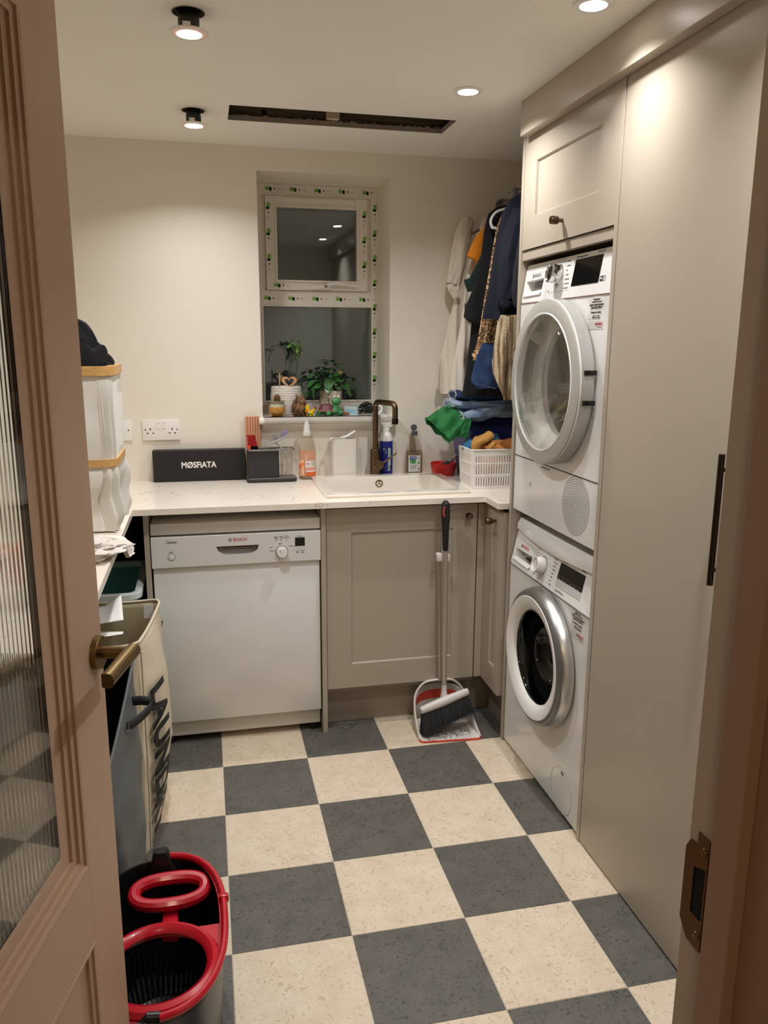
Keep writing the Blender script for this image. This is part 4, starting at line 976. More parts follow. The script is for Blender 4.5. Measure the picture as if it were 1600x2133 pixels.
tube(bm, [V((dcx, dy_, dcz+.008)), V((dcx+.008, dy_, dcz)), V((dcx, dy_, dcz-.008)), V((dcx-.008, dy_, dcz))], .0006, 5, True); obj('hazard_diamond', bm, M['red'], hz)
text('lettering', '!', M['btext'], hz, (dcx, dy_+.0003, dcz-.0002), .011, align='CENTER', bold=.0004)
obj('pink_print', patch(cx-.009, cx+.031, ZW+.040, ZW+.051, cy_, .0224, .0366, cx, .0007, e=.8), mat('rose_print', (214, 128, 108), .5, c2=(226, 170, 150), ns=500), t, recalc=False)
obj('white_print', patch(cx-.009, cx+.031, ZW+.0315, ZW+.0385, cy_, .0224, .0366, cx, .0008, e=.8), mat('pale_rose_print', (234, 206, 200), .5), t, recalc=False)
for i in range(3):
    obj('round_icon', lathe(nb(), [(.0032, 0), (.003, .0005)], (cx-.0075, cy_-.0222, ZW+.085+.0095*i), (0, -1, 0), 16), mat('pale_peach_icon', (238, 200, 176), .5), t)
bm = nb(); lathe(bm, [(.0165, .182), (.0165, .197), (.0145, .199), (.0135, .205), (.0125, .225), (.0085, .232), (.0085, .245), (.004, .246)], (cx, cy_, ZW), (0, 0, 1), 28)
obj('pump_cap', bm, mat('translucent_white_cap', (232, 230, 226), .3, trans=.15), t)
# white plastic jug with a scoop in it
t = thing('plastic_jug', 'white translucent square plastic jug behind the left end of the sink', 'jug', (1.015, .485, ZW))
mj = mat('translucent_white_plastic', (228, 224, 218), .4, sub=.3)
bm = nb(); rings = []
for a, z in ((.006, 0), (.003, .004), (0, .16), (-.001, .164)): rings.append([V((x, y, ZW+z)) for x, y in rrect(.962+a, 1.068-a*.4, .455+a, .52-a, .009)])
for a, z in ((.002, .163), (.009, .006)): rings.append([V((x, y, ZW+z)) for x, y in rrect(.962+a, 1.068-a, .455+a, .52-a, .009)])
loft(bm, rings, True); obj('jug_body', bm, mj, t)
bm = nb(); limb(bm, [(.975, .47, 1.076), (.962, .462, 1.078), (.952, .458, 1.071), (.955, .457, 1.064)], [.03, .032, .024, .01], [.003]*4, (0, 1, 0), .0003); obj('pouring_lip', bm, mj, t)
t = thing('white_scoop', 'white plastic scoop tilted inside the square jug', 'scoop', (1.04, .485, 1.05))
bm = nb(); limb(bm, [(1.0, .487, 1.074), (1.03, .487, 1.083), (1.052, .487, 1.096), (1.066, .487, 1.104)], [.02, .03, .024, .01], [.008, .010, .010, .006], (0, 1, 0), .0005); obj('scoop', bm, M['wplastic'], t)
bm = nb(); tube(bm, [(1.03, .487, 1.08), (1.035, .487, .92)], .003, 8); obj('handle', bm, M['wplastic'], t)
# blue screen cleaner
cx, cy_ = 1.2005, .492
t = thing('spray_bottle', 'dark blue trigger spray bottle with white top directly behind the tap', 'bottle', (cx, cy_, ZW))
obj('bottle_body', lathe(nb(), [(.027, 0), (.0285, .003), (.0285, .150), (.027, .165), (.021, .180), (.014, .187), (.012, .19)], (cx, cy_, ZW), (0, 0, 1), 36), M['wplastic'], t)
lb = obj('label', lathe(nb(), [(.0288, .002), (.0289, .003), (.0289, .148), (.0288, .149)], (cx, cy_, ZW), (0, 0, 1), 48, False), mat('royal_blue_label', (32, 36, 132), .3), t)
def wrapx(bm, cx_, cy__, r):
    for v in bm.verts:
        a = (v.co.x-cx_)/r; dep = v.co.y; v.co.x = cx_+r*sin(a); v.co.y = cy__-r*cos(a)+dep
    return bm
bm = textmesh('screen mom', (cx+.006, 0, ZW+.022), .021, ex=(0, 0, 1), ey=(-1, 0, 0), bold=.0004, width=.098); wrapx(bm, cx, cy_, .0291); obj('lettering', bm, mat('pale_green_print', (214, 232, 220), .4), lb, smooth=False, recalc=False)
bm = nb()
rows = [[V((x, 0, z)) for x in (cx+.0105, cx+.013, cx+.0155)] for z in (ZW+.042, ZW+.118)]; vs = [[bm.verts.new(p) for p in r_] for r_ in rows]
for i in range(2): bm.faces.new((vs[0][i], vs[0][i+1], vs[1][i+1], vs[1][i]))
wrapx(bm, cx, cy_, .0291); lime = mat('lime_print', (150, 200, 90), .4); obj('green_bar', bm, lime, lb, smooth=False, recalc=False)
bm = nb()
for (lx, lz, s_, an) in ((-.012, .112, .011, -40), (-.0055, .100, .0055, 30)):
    pts = [V((cx+lx+s_*(u*cos(R(an))-v_*sin(R(an)))*.9, 0, ZW+lz+s_*(u*sin(R(an))+v_*cos(R(an))))) for u, v_ in ((-1, 0), (-.4, .45), (.3, .4), (1, 0), (.3, -.4), (-.4, -.45))]
    bm.faces.new([bm.verts.new(p) for p in pts])
wrapx(bm, cx, cy_, .0291); obj('leaf_print', bm, lime, lb, smooth=False)
obj('collar', lathe(nb(), [(.0155, .186), (.0155, .205), (.013, .207)], (cx, cy_, ZW), (0, 0, 1), 28), M['wplastic'], t)
bm = nb(); hz_ = ZW+.207
prof = [(-.034, .046), (-.034, .022), (-.026, .014), (-.016, .0), (.015, .0), (.022, .010), (.045, .017), (.047, .024), (.040, .038), (.024, .048), (0, .052), (-.02, .052)]
plate(bm, [(cx+.004+a, hz_+b) for a, b in prof], [], -cy_-.011, -cy_+.011, MXZ); bmesh.ops.bevel(bm, geom=bm.edges[:], offset=.004, segments=2, affect='EDGES', clamp_overlap=True)
obj('spray_head', bm, M['wplastic'], t, ang=60)
bm = nb(); limb(bm, [(cx-.024, cy_, hz_+.02), (cx-.031, cy_, hz_+.004), (cx-.030, cy_, hz_-.018), (cx-.036, cy_, hz_-.03)], [.014]*4, [.006, .006, .005, .004], (0, 1, 0), 0); obj('trigger', bm, M['wplastic'], t)
# washing up liquid
cx, cy_ = 1.3245, .488
t = thing('soap_bottle', 'clear grey washing up liquid bottle with white label between tap and red bowl', 'bottle', (cx, cy_, ZW))
bm = nb(); bottle(bm, [(.034, 0), (.038, .004), (.0385, .03), (.0385, .088), (.036, .108), (.028, .132), (.019, .152), (.0145, .168), (.014, .176)], (cx, cy_, ZW), 1, .62, e=.85)
obj('bottle_body', bm, thin('grey_pet', (244, 241, 237), .05), t)
bm = nb(); bottle(bm, [(.031, .003), (.0355, .006), (.036, .03), (.036, .088), (.0335, .106), (.0325, .1065)], (cx, cy_, ZW), 1, .58, e=.85); obj('liquid', bm, thin('smoky_liquid', (228, 222, 212), .02), t)
lb = obj('label', patch(cx-.029, cx+.022, ZW+.014, ZW+.085, cy_, .0239, .0386, cx, .0008, e=.85), mat('white_label', (222, 220, 214), .4), t, recalc=False)
ly = cy_-.0256
text('lettering', 'ECO', mat('navy_print', (28, 52, 130), .5), lb, (cx-.0265, ly, ZW+.074), .0195, bold=.0009, width=.031)
text('lettering', 'VER', mat('emerald_print', (24, 142, 72), .5), lb, (cx-.0265, ly, ZW+.0575), .0195, bold=.0009, width=.031)
text('lettering', 'WASHING-UP LIQUID', M['btext'], lb, (cx-.0265, ly, ZW+.042), .0052, width=.032)
text('lettering', 'ZERO%', M['text'], lb, (cx-.0265, ly, ZW+.0325), .0095, width=.028)
bm = nb(); tube(bm, [V((cx+.013+.0038*cos(a*pi/8), ly, ZW+.0755+.0038*sin(a*pi/8))) for a in range(16)], .0004, 4, True); sphere(bm, (cx+.013, ly, ZW+.0755), .0009, sub=1); obj('round_mark', bm, M['text'], lb)
bm = nb(); plate(bm, [(cx+.0075, ZW+.056), (cx+.0095, ZW+.052), (cx+.013, ZW+.0505), (cx+.0165, ZW+.052), (cx+.0185, ZW+.056), (cx+.0145, ZW+.0565), (cx+.013, ZW+.0545), (cx+.0115, ZW+.0565)], [], -ly, -ly+.0003, MXZ); plate(bm, circ(cx+.013, ZW+.0605, .0018, 12), [], -ly, -ly+.0003, MXZ); obj('flower_mark', bm, bpy.data.materials['emerald_print'], lb, smooth=False)
bm = nb()
for (a, b, c_, d_) in ((-.0265, .0155, .0185, .0189), (.011, .016, .024, .031), (-.0265, .002, .0265, .0268)): quad(bm, (cx, ly, ZW), EXF, EYF, a, b, c_, d_)
obj('printed_line', bm, M['text'], lb, smooth=False)
cg = mat('slate_cap', (72, 75, 80), .4)
obj('cap', lathe(nb(), [(.0145, .170), (.0145, .172), (.0135, .173), (.0135, .186), (.0125, .188)], (cx, cy_, ZW), (0, 0, 1), 28), cg, t)
bm = nb(); t_ = nb(); lathe(t_, [(.0135, 0), (.0135, .008), (.012, .010)], (0, 0, 0), (0, 0, 1), 24); merge(bm, t_, Matrix.Translation((cx-.002, cy_+.008, ZW+.202)) @ Matrix.Rotation(R(78), 4, 'X')); obj('open_lid', bm, cg, t)
# red bowl with a paint brush
bx_, by_ = 1.447, .452
t = thing('red_bowl', 'small red plastic bowl on the worktop left of the white basket', 'bowl', (bx_, by_, ZW))
obj('bowl', lathe(nb(), [(.040, 0), (.045, .001), (.048, .006), (.0575, .050), (.0585, .052), (.0565, .053), (.0545, .049), (.046, .008), (.003, .006)], (bx_, by_, ZW), (0, 0, 1), 44), mat('red_plastic', (204, 38, 30), .35), t)
t = thing('paint_brush', 'flat paint brush with a wooden handle resting in the red bowl', 'brush', (bx_, by_, ZW+.02))
a0, a1 = V((1.438, .445, ZW+.044)), V((1.468, .448, ZW+.056))
bm = nb(); limb(bm, [a0, a0*.5+a1*.5, a1], [.026, .032, .03], [.006, .009, .010], (0, 1, .15), .0006); obj('bristles', bm, mat('stiff_dark_bristle', (62, 56, 54), .9, bump=.6, ns=300), t)
a2 = V((1.486, .45, ZW+.066)); bm = nb(); limb(bm, [a1, a1*.5+a2*.5, a2], [.032, .032, .024], [.011, .011, .011], (0, 1, .15), 0); obj('ferrule', bm, M['steel'], t)
bm = nb(); limb(bm, [a2, V((1.492, .452, ZW+.072)), V((1.502, .455, ZW+.080)), V((1.512, .457, ZW+.088))], [.022, .016, .016, .012], [.010, .009, .011, .009], (0, 1, .15), 0); obj('handle', bm, mat('pale_wood_handle', (178, 150, 112), .5), t)

# white slotted basket with socks
BX0, BX1, BY0, BY1, BZ1 = 1.452, 1.742, .085, .232, 1.066
t = thing('slotted_basket', 'white slotted plastic basket on the worktop beside the dryer', 'basket', (1.6, .16, ZW))
def slotwall(bm, u0, u1, M_, wv, tilt=0):
    holes = []
    n = int((u1-u0-.03)/.0098)
    for (a, b) in ((ZW+.012, ZW+.047), (ZW+.060, ZW+.095), (ZW+.106, ZW+.131)):
        for i in range(n):
            u = u0+.018+i*(u1-u0-.036)/(n-1); holes.append([(u-.0016, a), (u+.0016, a), (u+.0016, b), (u-.0016, b)])
    plate(bm, [(u0, ZW), (u1, ZW), (u1, BZ1), (u0, BZ1)], holes, wv-.002, wv, M_)
for nm_, (u0, u1, M_, wv) in {'front': (BX0, BX1, MXZ, -BY0), 'back': (BX0, BX1, MXZ, -BY1+.002), 'left': (-BY1+.0022, -BY0-.0022, MYZ, -BX0), 'right': (-BY1+.0022, -BY0-.0022, MYZ, -BX1+.002)}.items():
    bm = nb(); slotwall(bm, u0, u1, M_, wv)
    for v in bm.verts:      # slight outward flare to the rim
        k = (v.co.z-ZW)/(BZ1-ZW); v.co.x += (v.co.x-(BX0+BX1)/2)*.055*k; v.co.y += (v.co.y-(BY0+BY1)/2)*.11*k
    obj('side_wall', bm, M['wplastic'], t, smooth=False)
obj('base', box(nb(), BX0+.0022, BX1-.0022, BY0+.0022, BY1-.0022, ZW, ZW+.003), M['wplastic'], t)
for zz, w_ in ((BZ1, .006), (ZW+.0535, .0022), (ZW+.1005, .0022)):
    k = (zz-ZW)/(BZ1-ZW); ex_ = (BX1-BX0)*.0275*k; ey_ = (BY1-BY0)*.055*k; bm = nb()
    tube(bm, [V((x, y, zz)) for x, y in rrect(BX0-ex_, BX1+ex_, BY0-ey_, BY1+ey_, .012, 4)], w_*.62, 8, True, flat=.7 if w_ > .005 else 1)
    obj('rim' if w_ > .005 else 'band', bm, M['wplastic'], t)
must = cloth('mustard_rib_knit', (188, 138, 72), bump=.8, ns=60, stretch=(6, 1, 1)); orng = cloth('orange_knit', (196, 130, 66)); bl = cloth('blue_cloth', (48, 108, 150))
def rib(bm, c): return bm
t = obj('ribbed_sock', limb(nb(), [(1.478, .15, 1.058), (1.49, .15, 1.085), (1.515, .15, 1.10), (1.548, .15, 1.118)], [.06, .068, .07, .06], [.03, .034, .03, .026], (0, 1, .1), .004, 5, 40), must); tagp(t, 'mustard ribbed sock folded upward out of the white basket', 'sock')
t = obj('ribbed_sock', limb(nb(), [(1.53, .13, 1.062), (1.545, .12, 1.078), (1.55, .118, 1.092)], [.03, .034, .02], [.02, .022, .012], (0, 1, .1), .002, 5, 28, seed=4), must); tagp(t, 'small mustard sock toe folded in front in the white basket', 'sock')
t = obj('blue_cloth', blob((1.475, .178, 1.062), .030, .028, .030, 2, .3, 2.5), bl); tagp(t, 'small blue cloth in the left corner of the white basket', 'cloth')
t = obj('blue_cloth', blob((1.575, .19, 1.08), .028, .022, .034, 5, .3, 2.5), bl); tagp(t, 'dark blue cloth behind the mustard sock in the white basket', 'cloth')
t = obj('orange_garment', blob((1.62, .15, 1.062), .105, .058, .034, 7, .3, 2.2, fold=5), orng); tagp(t, 'orange brown garment filling the right side of the white basket', 'clothing')
t = obj('laundry_filling', blob((1.59, .158, .985), .125, .060, .07, 9, .1, 2), orng); tagp(t, 'orange brown laundry seen through the slots of the white basket', 'clothing')

# navy laundry basket with jeans and shorts
t = thing('laundry_basket', 'navy blue perforated laundry basket on the worktop behind the white basket', 'laundry basket', (1.70, .38, ZW))
navy = mat('navy_plastic', (28, 44, 110), .3)
nx0, nx1, ny0, ny1, nz1 = 1.488, 1.93, .262, .515, 1.165; rings = []
for a, z in ((.03, 0), (.026, .004), (.004, .20), (0, .245)): rings.append([V((x, y, ZW+z)) for x, y in rrect(nx0+a, nx1-a, ny0+a, ny1-a, .03, 6)])
bm = nb(); loft(bm, rings, False); bm.faces.new([bm.verts.new(v) for v in rings[0]]); b_ = obj('basket_wall', bm, navy, t); s = b_.modifiers.new('solid', 'SOLIDIFY'); s.thickness = .003
bm = nb(); tube(bm, [V((x, y, nz1-.006)) for x, y in rrect(nx0-.006, nx1+.006, ny0-.006, ny1+.006, .034, 6)], .008, 8, True, flat=.6); obj('rim', bm, navy, t)
bm = nb(); random.seed(2)
for r_ in range(9):
    z = ZW+.165-.0155*r_; a = .03-(z-ZW)/.2*.024 if z-ZW < .2 else .004
    for i in range(40):
        x = nx0+.045+i*.0095; t_ = bmesh.new(); bmesh.ops.create_circle(t_, cap_ends=True, radius=.0026, segments=6); merge(bm, t_, MF((x, ny0+a-.0022, z), (1, 0, 0), (0, 0, 1)))
    for i in range(16):
        y = ny0+.05+i*.010; t_ = bmesh.new(); bmesh.ops.create_circle(t_, cap_ends=True, radius=.0026, segments=6); merge(bm, t_, MF((nx0+a-.0022, y, z), (0, -1, 0), (0, 0, 1)))
q = obj('perforation', bm, M['void'], t, smooth=False); q['kind'] = 'stuff'
den = mat('faded_denim', (152, 174, 196), .85, c2=(104, 128, 158), ns=16, bump=.5, bd=.001); dden = mat('dark_denim', (38, 66, 108), .85, c2=(26, 46, 82), ns=22, bump=.5, bd=.001); fray = cloth('frayed_cotton', (206, 214, 222))
def frayring(P, r=.0016, n=40, seed=1, L_=.012, d=V((-1, 0, -.3))):
    bm = nb(); random.seed(seed); tube(bm, P, .0022, 5, True)
    for i in range(n):
        p = random.choice(P); tube(bm, smoothpts([p, p+d*L_*.5*random.random()+V((0, random.uniform(-.004, .004), random.uniform(-.004, .004))), p+d*L_*random.uniform(.5, 1.2)+V((0, random.uniform(-.006, .006), random.uniform(-.006, .006)))], 2), .0006, 3)
    return bm
t = thing('jeans', 'faded light blue frayed jeans heaped on top of the navy basket', 'jeans', (1.65, .33, 1.17))
bm = nb(); limb(bm, [(1.455, .275, 1.178), (1.53, .285, 1.190), (1.64, .30, 1.196), (1.80, .32, 1.19)], [.12, .14, .16, .16], [.036, .042, .042, .04], (0, 1, .1), .008, 5, 40, 1); lg = obj('leg', bm, den, t)
bm = nb(); limb(bm, [(1.425, .315, 1.226), (1.50, .32, 1.222), (1.62, .33, 1.222), (1.8, .34, 1.215)], [.11, .13, .15, .16], [.032, .038, .040, .04], (0, 1, 0), .008, 5, 40, 5); lg2 = obj('leg', bm, den, t)
P = [V((1.453+.006*sin(a*3), .275+.061*cos(a*pi/14), 1.179+.019*sin(a*pi/14)+.005*sin(a*2.1))) for a in range(28)]; obj('frayed_hem', frayring(P, seed=2), fray, t)
P = [V((1.424+.006*sin(a*3), .315+.056*cos(a*pi/14), 1.226+.019*sin(a*pi/14)+.004*sin(a*2.1))) for a in range(28)]; obj('frayed_hem', frayring(P, seed=3), fray, t)
t = thing('jeans', 'dark blue jeans with a pale turned hem lying above the faded pair', 'jeans', (1.65, .34, 1.23))
bm = nb(); limb(bm, [(1.452, .36, 1.262), (1.52, .36, 1.252), (1.64, .36, 1.25), (1.82, .36, 1.25)], [.10, .12, .14, .14], [.03, .034, .034, .03], (0, 1, 0), .006, 5, 36, 8); obj('leg', bm, dden, t)
P = [V((1.451, .36+.05*cos(a*pi/14), 1.262+.018*sin(a*pi/14)+.003*sin(a*2.1))) for a in range(28)]; obj('frayed_hem', frayring(P, seed=4, n=14), fray, t)
grn = cloth('kelly_green_cotton', (34, 112, 58), .85, bump=.6, ns=90)
t = thing('shorts', 'bright green shorts hanging off the front corner of the navy basket', 'shorts', (1.38, .24, 1.10))
bm = nb(); limb(bm, [(1.462, .268, 1.186), (1.43, .25, 1.180), (1.398, .235, 1.165), (1.360, .222, 1.138), (1.346, .218, 1.128)], [.085, .115, .13, .14, .14], [.02, .03, .036, .044, .046], (.72, -.5, -.45), .012, 13, 90, 3, 14, caps=False); lg = obj('leg', bm, grn, t)
s = lg.modifiers.new('solid', 'SOLIDIFY'); s.thickness = .0015
bm = nb(); limb(bm, [(1.47, .235, 1.175), (1.45, .215, 1.150), (1.435, .205, 1.118), (1.432, .203, 1.105)], [.05, .065, .07, .072], [.016, .02, .026, .03], (.8, -.4, -.3), .009, 11, 60, 6, caps=False); lg = obj('leg', bm, grn, t)
s = lg.modifiers.new('solid', 'SOLIDIFY'); s.thickness = .0015

# ---------------------------------------------------------------- hanging clothes
t = thing('clothes_rail', 'steel clothes rail running from the back wall behind the tall housing', 'clothes rail', (1.70, .16, 2.0))
bm = nb(); cyl(bm, (1.70, YB-.001, 2.035), (1.70, -.195, 2.035), .0125, seg=20); obj('rail', bm, M['steel'], t)
bm = nb(); cyl(bm, (1.70, YB-.001, 2.035), (1.70, YB-.012, 2.035), .026, seg=24); obj('wall_flange', bm, M['steel'], t)
t = thing('laundry_airer_hook', 'small steel bracket with thin wire above the navy coat', 'bracket', (1.575, .06, 2.0))
bm = nb(); tube(bm, smoothpts([(1.546, .06, 1.998), (1.556, .06, 2.002), (1.566, .06, 2.012), (1.60, .06, 2.016), (1.69, .06, 2.03)], 4), .0022, 6); obj('wire', bm, M['steel'], t)
bm = nb(); box(bm, 1.564, 1.585, .05, .07, 1.985, 2.018, .004, 2); obj('clamp', bm, M['dkgrey'], t)
def hanger(x, y, z, m_, label, w_=.19, group=None):
    t = thing('clothes_hanger', label, 'clothes hanger', (x, y, z))
    bm = nb(); tube(bm, smoothpts([(x-w_, y, z-.075), (x-w_*.5, y, z-.035), (x, y, z), (x+w_*.5, y, z-.035), (x+w_, y, z-.075)], 5), .0055, 8); obj('shoulder_bar', bm, m_, t)
    bm = nb(); tube(bm, smoothpts([(x, y, z), (x, y, z+.02), (x+.014, y, z+.035), (x+.012, y, 2.047), (x-.0, y, 2.0505), (x-.012, y, 2.045)], 5), .002, 6); obj('hook', bm, M['steel'], t)
wc = cloth('ivory_linen', (222, 214, 198), .9, bump=.25, ns=260); wc2 = cloth('cream_cotton', (230, 222, 208), .9, bump=.25, ns=300)
R8 = 1.95
t = thing('linen_shirt', 'ivory linen shirt hanging furthest back against the wall', 'shirt', (1.62, .47, 1.28))
bm = nb(); garment(bm, .475, [(1.987, 1.56), (1.971, 1.525), (1.918, 1.503), (1.806, 1.50), (1.691, 1.492), (1.576, 1.470), (1.458, 1.445), (1.36, 1.422), (1.284, 1.409), (1.262, 1.42)], [(1.987, 1.80), (1.95, 1.86), (1.262, 1.88)], .03, rip=.011, fr=13, n=110, rows=60, seed=2, hemwave=.006); sh = obj('shirt_body', bm, wc, t, ang=80)
bm = nb(); limb(bm, [(1.535, .470, 1.968), (1.508, .455, 1.90), (1.486, .445, 1.80), (1.466, .44, 1.705)], [.05, .066, .066, .052], [.03, .046, .05, .04], (1, 0, .35), .005, 7, 40, 2, caps=False); sl = obj('sleeve', bm, wc, t, ang=80); s = sl.modifiers.new('solid', 'SOLIDIFY'); s.thickness = .0015
bm = nb(); limb(bm, [(1.467, .44, 1.708), (1.47, .438, 1.69), (1.482, .436, 1.662), (1.488, .436, 1.65)], [.054, .050, .036, .016], [.034, .034, .026, .012], (1, 0, .35), .005, 9, 36, 5); obj('cuff', bm, wc, t, ang=80)
t = thing('cotton_shirt', 'cream button through shirt with a long placket hanging in front of the ivory one', 'shirt', (1.62, .37, 1.28))
bm = nb(); garment(bm, .385, [(1.975, 1.60), (1.952, 1.568), (1.874, 1.538), (1.762, 1.511), (1.669, 1.498), (1.536, 1.484), (1.42, 1.466), (1.34, 1.455), (1.272, 1.452)], [(1.975, 1.78), (1.272, 1.79)], .03, rip=.010, fr=14, n=110, rows=60, seed=7, hemwave=.008); obj('shirt_body', bm, wc2, t, ang=80)
bm = nb()
for i in range(30):
    z = 1.44-.0055*i; sphere(bm, (1.503+.012*sin(i*.06), .3675+.003*sin(i), z), .0022, 1.4, .7, .8, 1)
q = obj('ruffle_placket', bm, wc2, t); q['kind'] = 'stuff'
hanger(1.70, .475, 1.99, mat('wood_hanger', (168, 128, 84), .5), 'wooden hanger carrying the ivory linen shirt'); hanger(1.71, .385, 1.975, M['steel'], 'wire hanger carrying the cream button through shirt')
t = thing('tshirt', 'bright orange t-shirt whose short sleeve sticks out left', 't-shirt', (1.65, .31, 1.5)); og = cloth('orange_jersey', (224, 134, 30))
bm = nb(); garment(bm, .315, [(1.955, 1.60), (1.922, 1.572), (1.84, 1.556), (1.7, 1.56), (1.4, 1.56)], [(1.955, 1.80), (1.4, 1.85)], .022, rip=.004, seed=4); obj('shirt_body', bm, og, t, ang=80)
bm = nb(); limb(bm, [(1.575, .305, 1.905), (1.535, .300, 1.855), (1.503, .296, 1.792)], [.055, .062, .058], [.02, .026, .026], (1, 0, -.75), .002, 5, 30, 1); obj('sleeve', bm, og, t, ang=80)
t = thing('green_top', 'dark bottle green top with rolled sleeve hanging behind the black top', 'top', (1.65, .26, 1.5)); dg = cloth('bottle_green_cotton', (24, 44, 38))
bm = nb(); garment(bm, .268, [(1.955, 1.60), (1.90, 1.56), (1.825, 1.534), (1.753, 1.500), (1.72, 1.48), (1.69, 1.478), (1.66, 1.50), (1.45, 1.53)], [(1.955, 1.80), (1.45, 1.85)], .022, rip=.003, seed=5); obj('top_body', bm, dg, t, ang=80)
bm = nb(); limb(bm, [(1.473, .262, 1.715), (1.481, .258, 1.690), (1.486, .256, 1.668)], [.034, .036, .030], [.022, .026, .02], (1, 0, .3), .002); obj('rolled_cuff', bm, dg, t, ang=80)
blk = cloth('black_jersey', (17, 17, 20), bump=.15)
t = thing('sleeveless_top', 'black top with a curved shoulder and flared hem hanging beside the leopard print', 'top', (1.65, .2, 1.55))
bm = nb(); garment(bm, .21, [(1.985, 1.60), (1.973, 1.559), (1.949, 1.528), (1.888, 1.514), (1.783, 1.504), (1.694, 1.482), (1.604, 1.447), (1.565, 1.441), (1.547, 1.47), (1.535, 1.5)], [(1.985, 1.80), (1.535, 1.85)], .028, rip=.004, fr=7, seed=3, n=60); obj('top_body', bm, blk, t, ang=80)
t = thing('black_dress', 'long black dress hanging down to the jeans behind the leopard print', 'dress', (1.65, .24, 1.25))
bm = nb(); garment(bm, .238, [(1.96, 1.62), (1.6, 1.50), (1.569, 1.486), (1.496, 1.482), (1.385, 1.470), (1.282, 1.455), (1.262, 1.452)], [(1.96, 1.80), (1.262, 1.85)], .026, rip=.004, fr=7, seed=9, n=60, hemwave=.003); obj('dress_body', bm, blk, t, ang=80)
t = thing('clothes_hanger', 'white plastic clothes hanger curving out between the black top and leopard print', 'clothes hanger', (1.56, .165, 1.9))
bm = nb(); tube(bm, smoothpts([(1.70, .165, 1.99), (1.62, .165, 1.975), (1.577, .165, 1.962), (1.545, .165, 1.950), (1.528, .165, 1.930), (1.524, .165, 1.912), (1.530, .165, 1.899), (1.545, .165, 1.893), (1.70, .165, 1.893)], 6), .0052, 10); obj('loop', bm, M['wplastic'], t)
bm = nb(); tube(bm, smoothpts([(1.70, .165, 1.99), (1.70, .165, 2.0), (1.714, .165, 2.02), (1.712, .165, 2.046), (1.70, .165, 2.0505), (1.688, .165, 2.045)], 5), .002, 6); obj('hook', bm, M['steel'], t)
def leopard():
    m = mat('leopard_print', (206, 164, 118), .85); N, L, b = nodes_of(m); g = N.new('ShaderNodeNewGeometry')
    n = N.new('ShaderNodeTexNoise'); n.inputs['Scale'].default_value = 55; v = N.new('ShaderNodeTexVoronoi'); v.inputs['Scale'].default_value = 118
    mp = N.new('ShaderNodeMapping'); mp.inputs['Scale'].default_value = (1, .35, .8)
    ad = N.new('ShaderNodeVectorMath'); ad.operation = 'MULTIPLY_ADD'; ad.inputs[1].default_value = (.012, .012, .012)
    L.new(g.outputs['Position'], n.inputs['Vector']); L.new(n.outputs['Color'], ad.inputs[0]); L.new(g.outputs['Position'], ad.inputs[2]); L.new(ad.outputs[0], mp.inputs['Vector']); L.new(mp.outputs['Vector'], v.inputs['Vector'])
    r = N.new('ShaderNodeValToRGB'); e = r.color_ramp.elements; e[0].position = 0; e[0].color = lin((196, 142, 90)); e[1].position = .30; e[1].color = lin((196, 142, 90))
    for p, c_ in ((.33, (22, 18, 18)), (.50, (22, 18, 18)), (.54, (214, 174, 130)), (1, (214, 174, 130))): x = e.new(p); x.color = lin(c_)
    L.new(v.outputs['Distance'], r.inputs['Fac']); L.new(r.outputs['Color'], b.inputs['Base Color']); return m
t = thing('leopard_dress', 'leopard print dress hanging between the black top and navy coat', 'dress', (1.6, .12, 1.4)); lp = leopard()
bm = nb(); garment(bm, .128, [(1.96, 1.57), (1.943, 1.556), (1.895, 1.536), (1.793, 1.518), (1.689, 1.502), (1.584, 1.487), (1.495, 1.474), (1.445, 1.462), (1.43, 1.452), (1.408, 1.457)], [(1.96, 1.70), (1.60, 1.70), (1.514, 1.56), (1.43, 1.548), (1.408, 1.53)], .028, rip=.005, fr=11, seed=6, n=70, rows=60, hemwave=.006); obj('dress_body', bm, lp, t, ang=80)
t = thing('navy_coat', 'dark navy coat hanging nearest, its shoulder against the tall housing', 'coat', (1.62, .03, 1.55)); nv = cloth('navy_wool', (14, 19, 36), bump=.25)
bm = nb(); garment(bm, .035, [(2.0, 1.60), (1.995, 1.586), (1.977, 1.552), (1.93, 1.522), (1.848, 1.503), (1.732, 1.489), (1.648, 1.477), (1.589, 1.464), (1.560, 1.460)], [(2.0, 1.78), (1.56, 1.82)], .05, rip=.006, fr=5, seed=1, n=70, z0=1.556); bdy = obj('coat_body', bm, nv, t, ang=80)
bm = nb(); limb(bm, [(1.58, .008, 1.93), (1.545, -.002, 1.82), (1.532, -.005, 1.72), (1.530, -.005, 1.625)], [.06, .085, .075, .065], [.04, .05, .045, .035], (1, 0, .2), .004, 6, 40, 7); obj('sleeve', bm, nv, t, ang=80)
bm = nb(); limb(bm, [(1.525, -.01, 1.628), (1.528, -.012, 1.605), (1.53, -.012, 1.592)], [.05, .044, .024], [.024, .02, .012], (1, 0, .2), .001); obj('belt_end', bm, nv, t)
t = thing('grey_jacket', 'charcoal jacket sleeve hanging right against the housing side panel', 'jacket', (1.62, -.06, 1.6)); gj = cloth('charcoal_twill', (30, 31, 38), bump=.2)
bm = nb(); garment(bm, -.062, [(1.93, 1.60), (1.89, 1.568), (1.841, 1.550), (1.727, 1.534), (1.645, 1.531), (1.60, 1.54), (1.592, 1.55), (1.586, 1.57)], [(1.93, 1.75), (1.586, 1.80)], .04, rip=.004, fr=5, seed=11, n=60); obj('jacket_body', bm, gj, t, ang=80)
t = thing('denim_skirt', 'short blue denim skirt below the leopard print dress', 'skirt', (1.5, .14, 1.3))
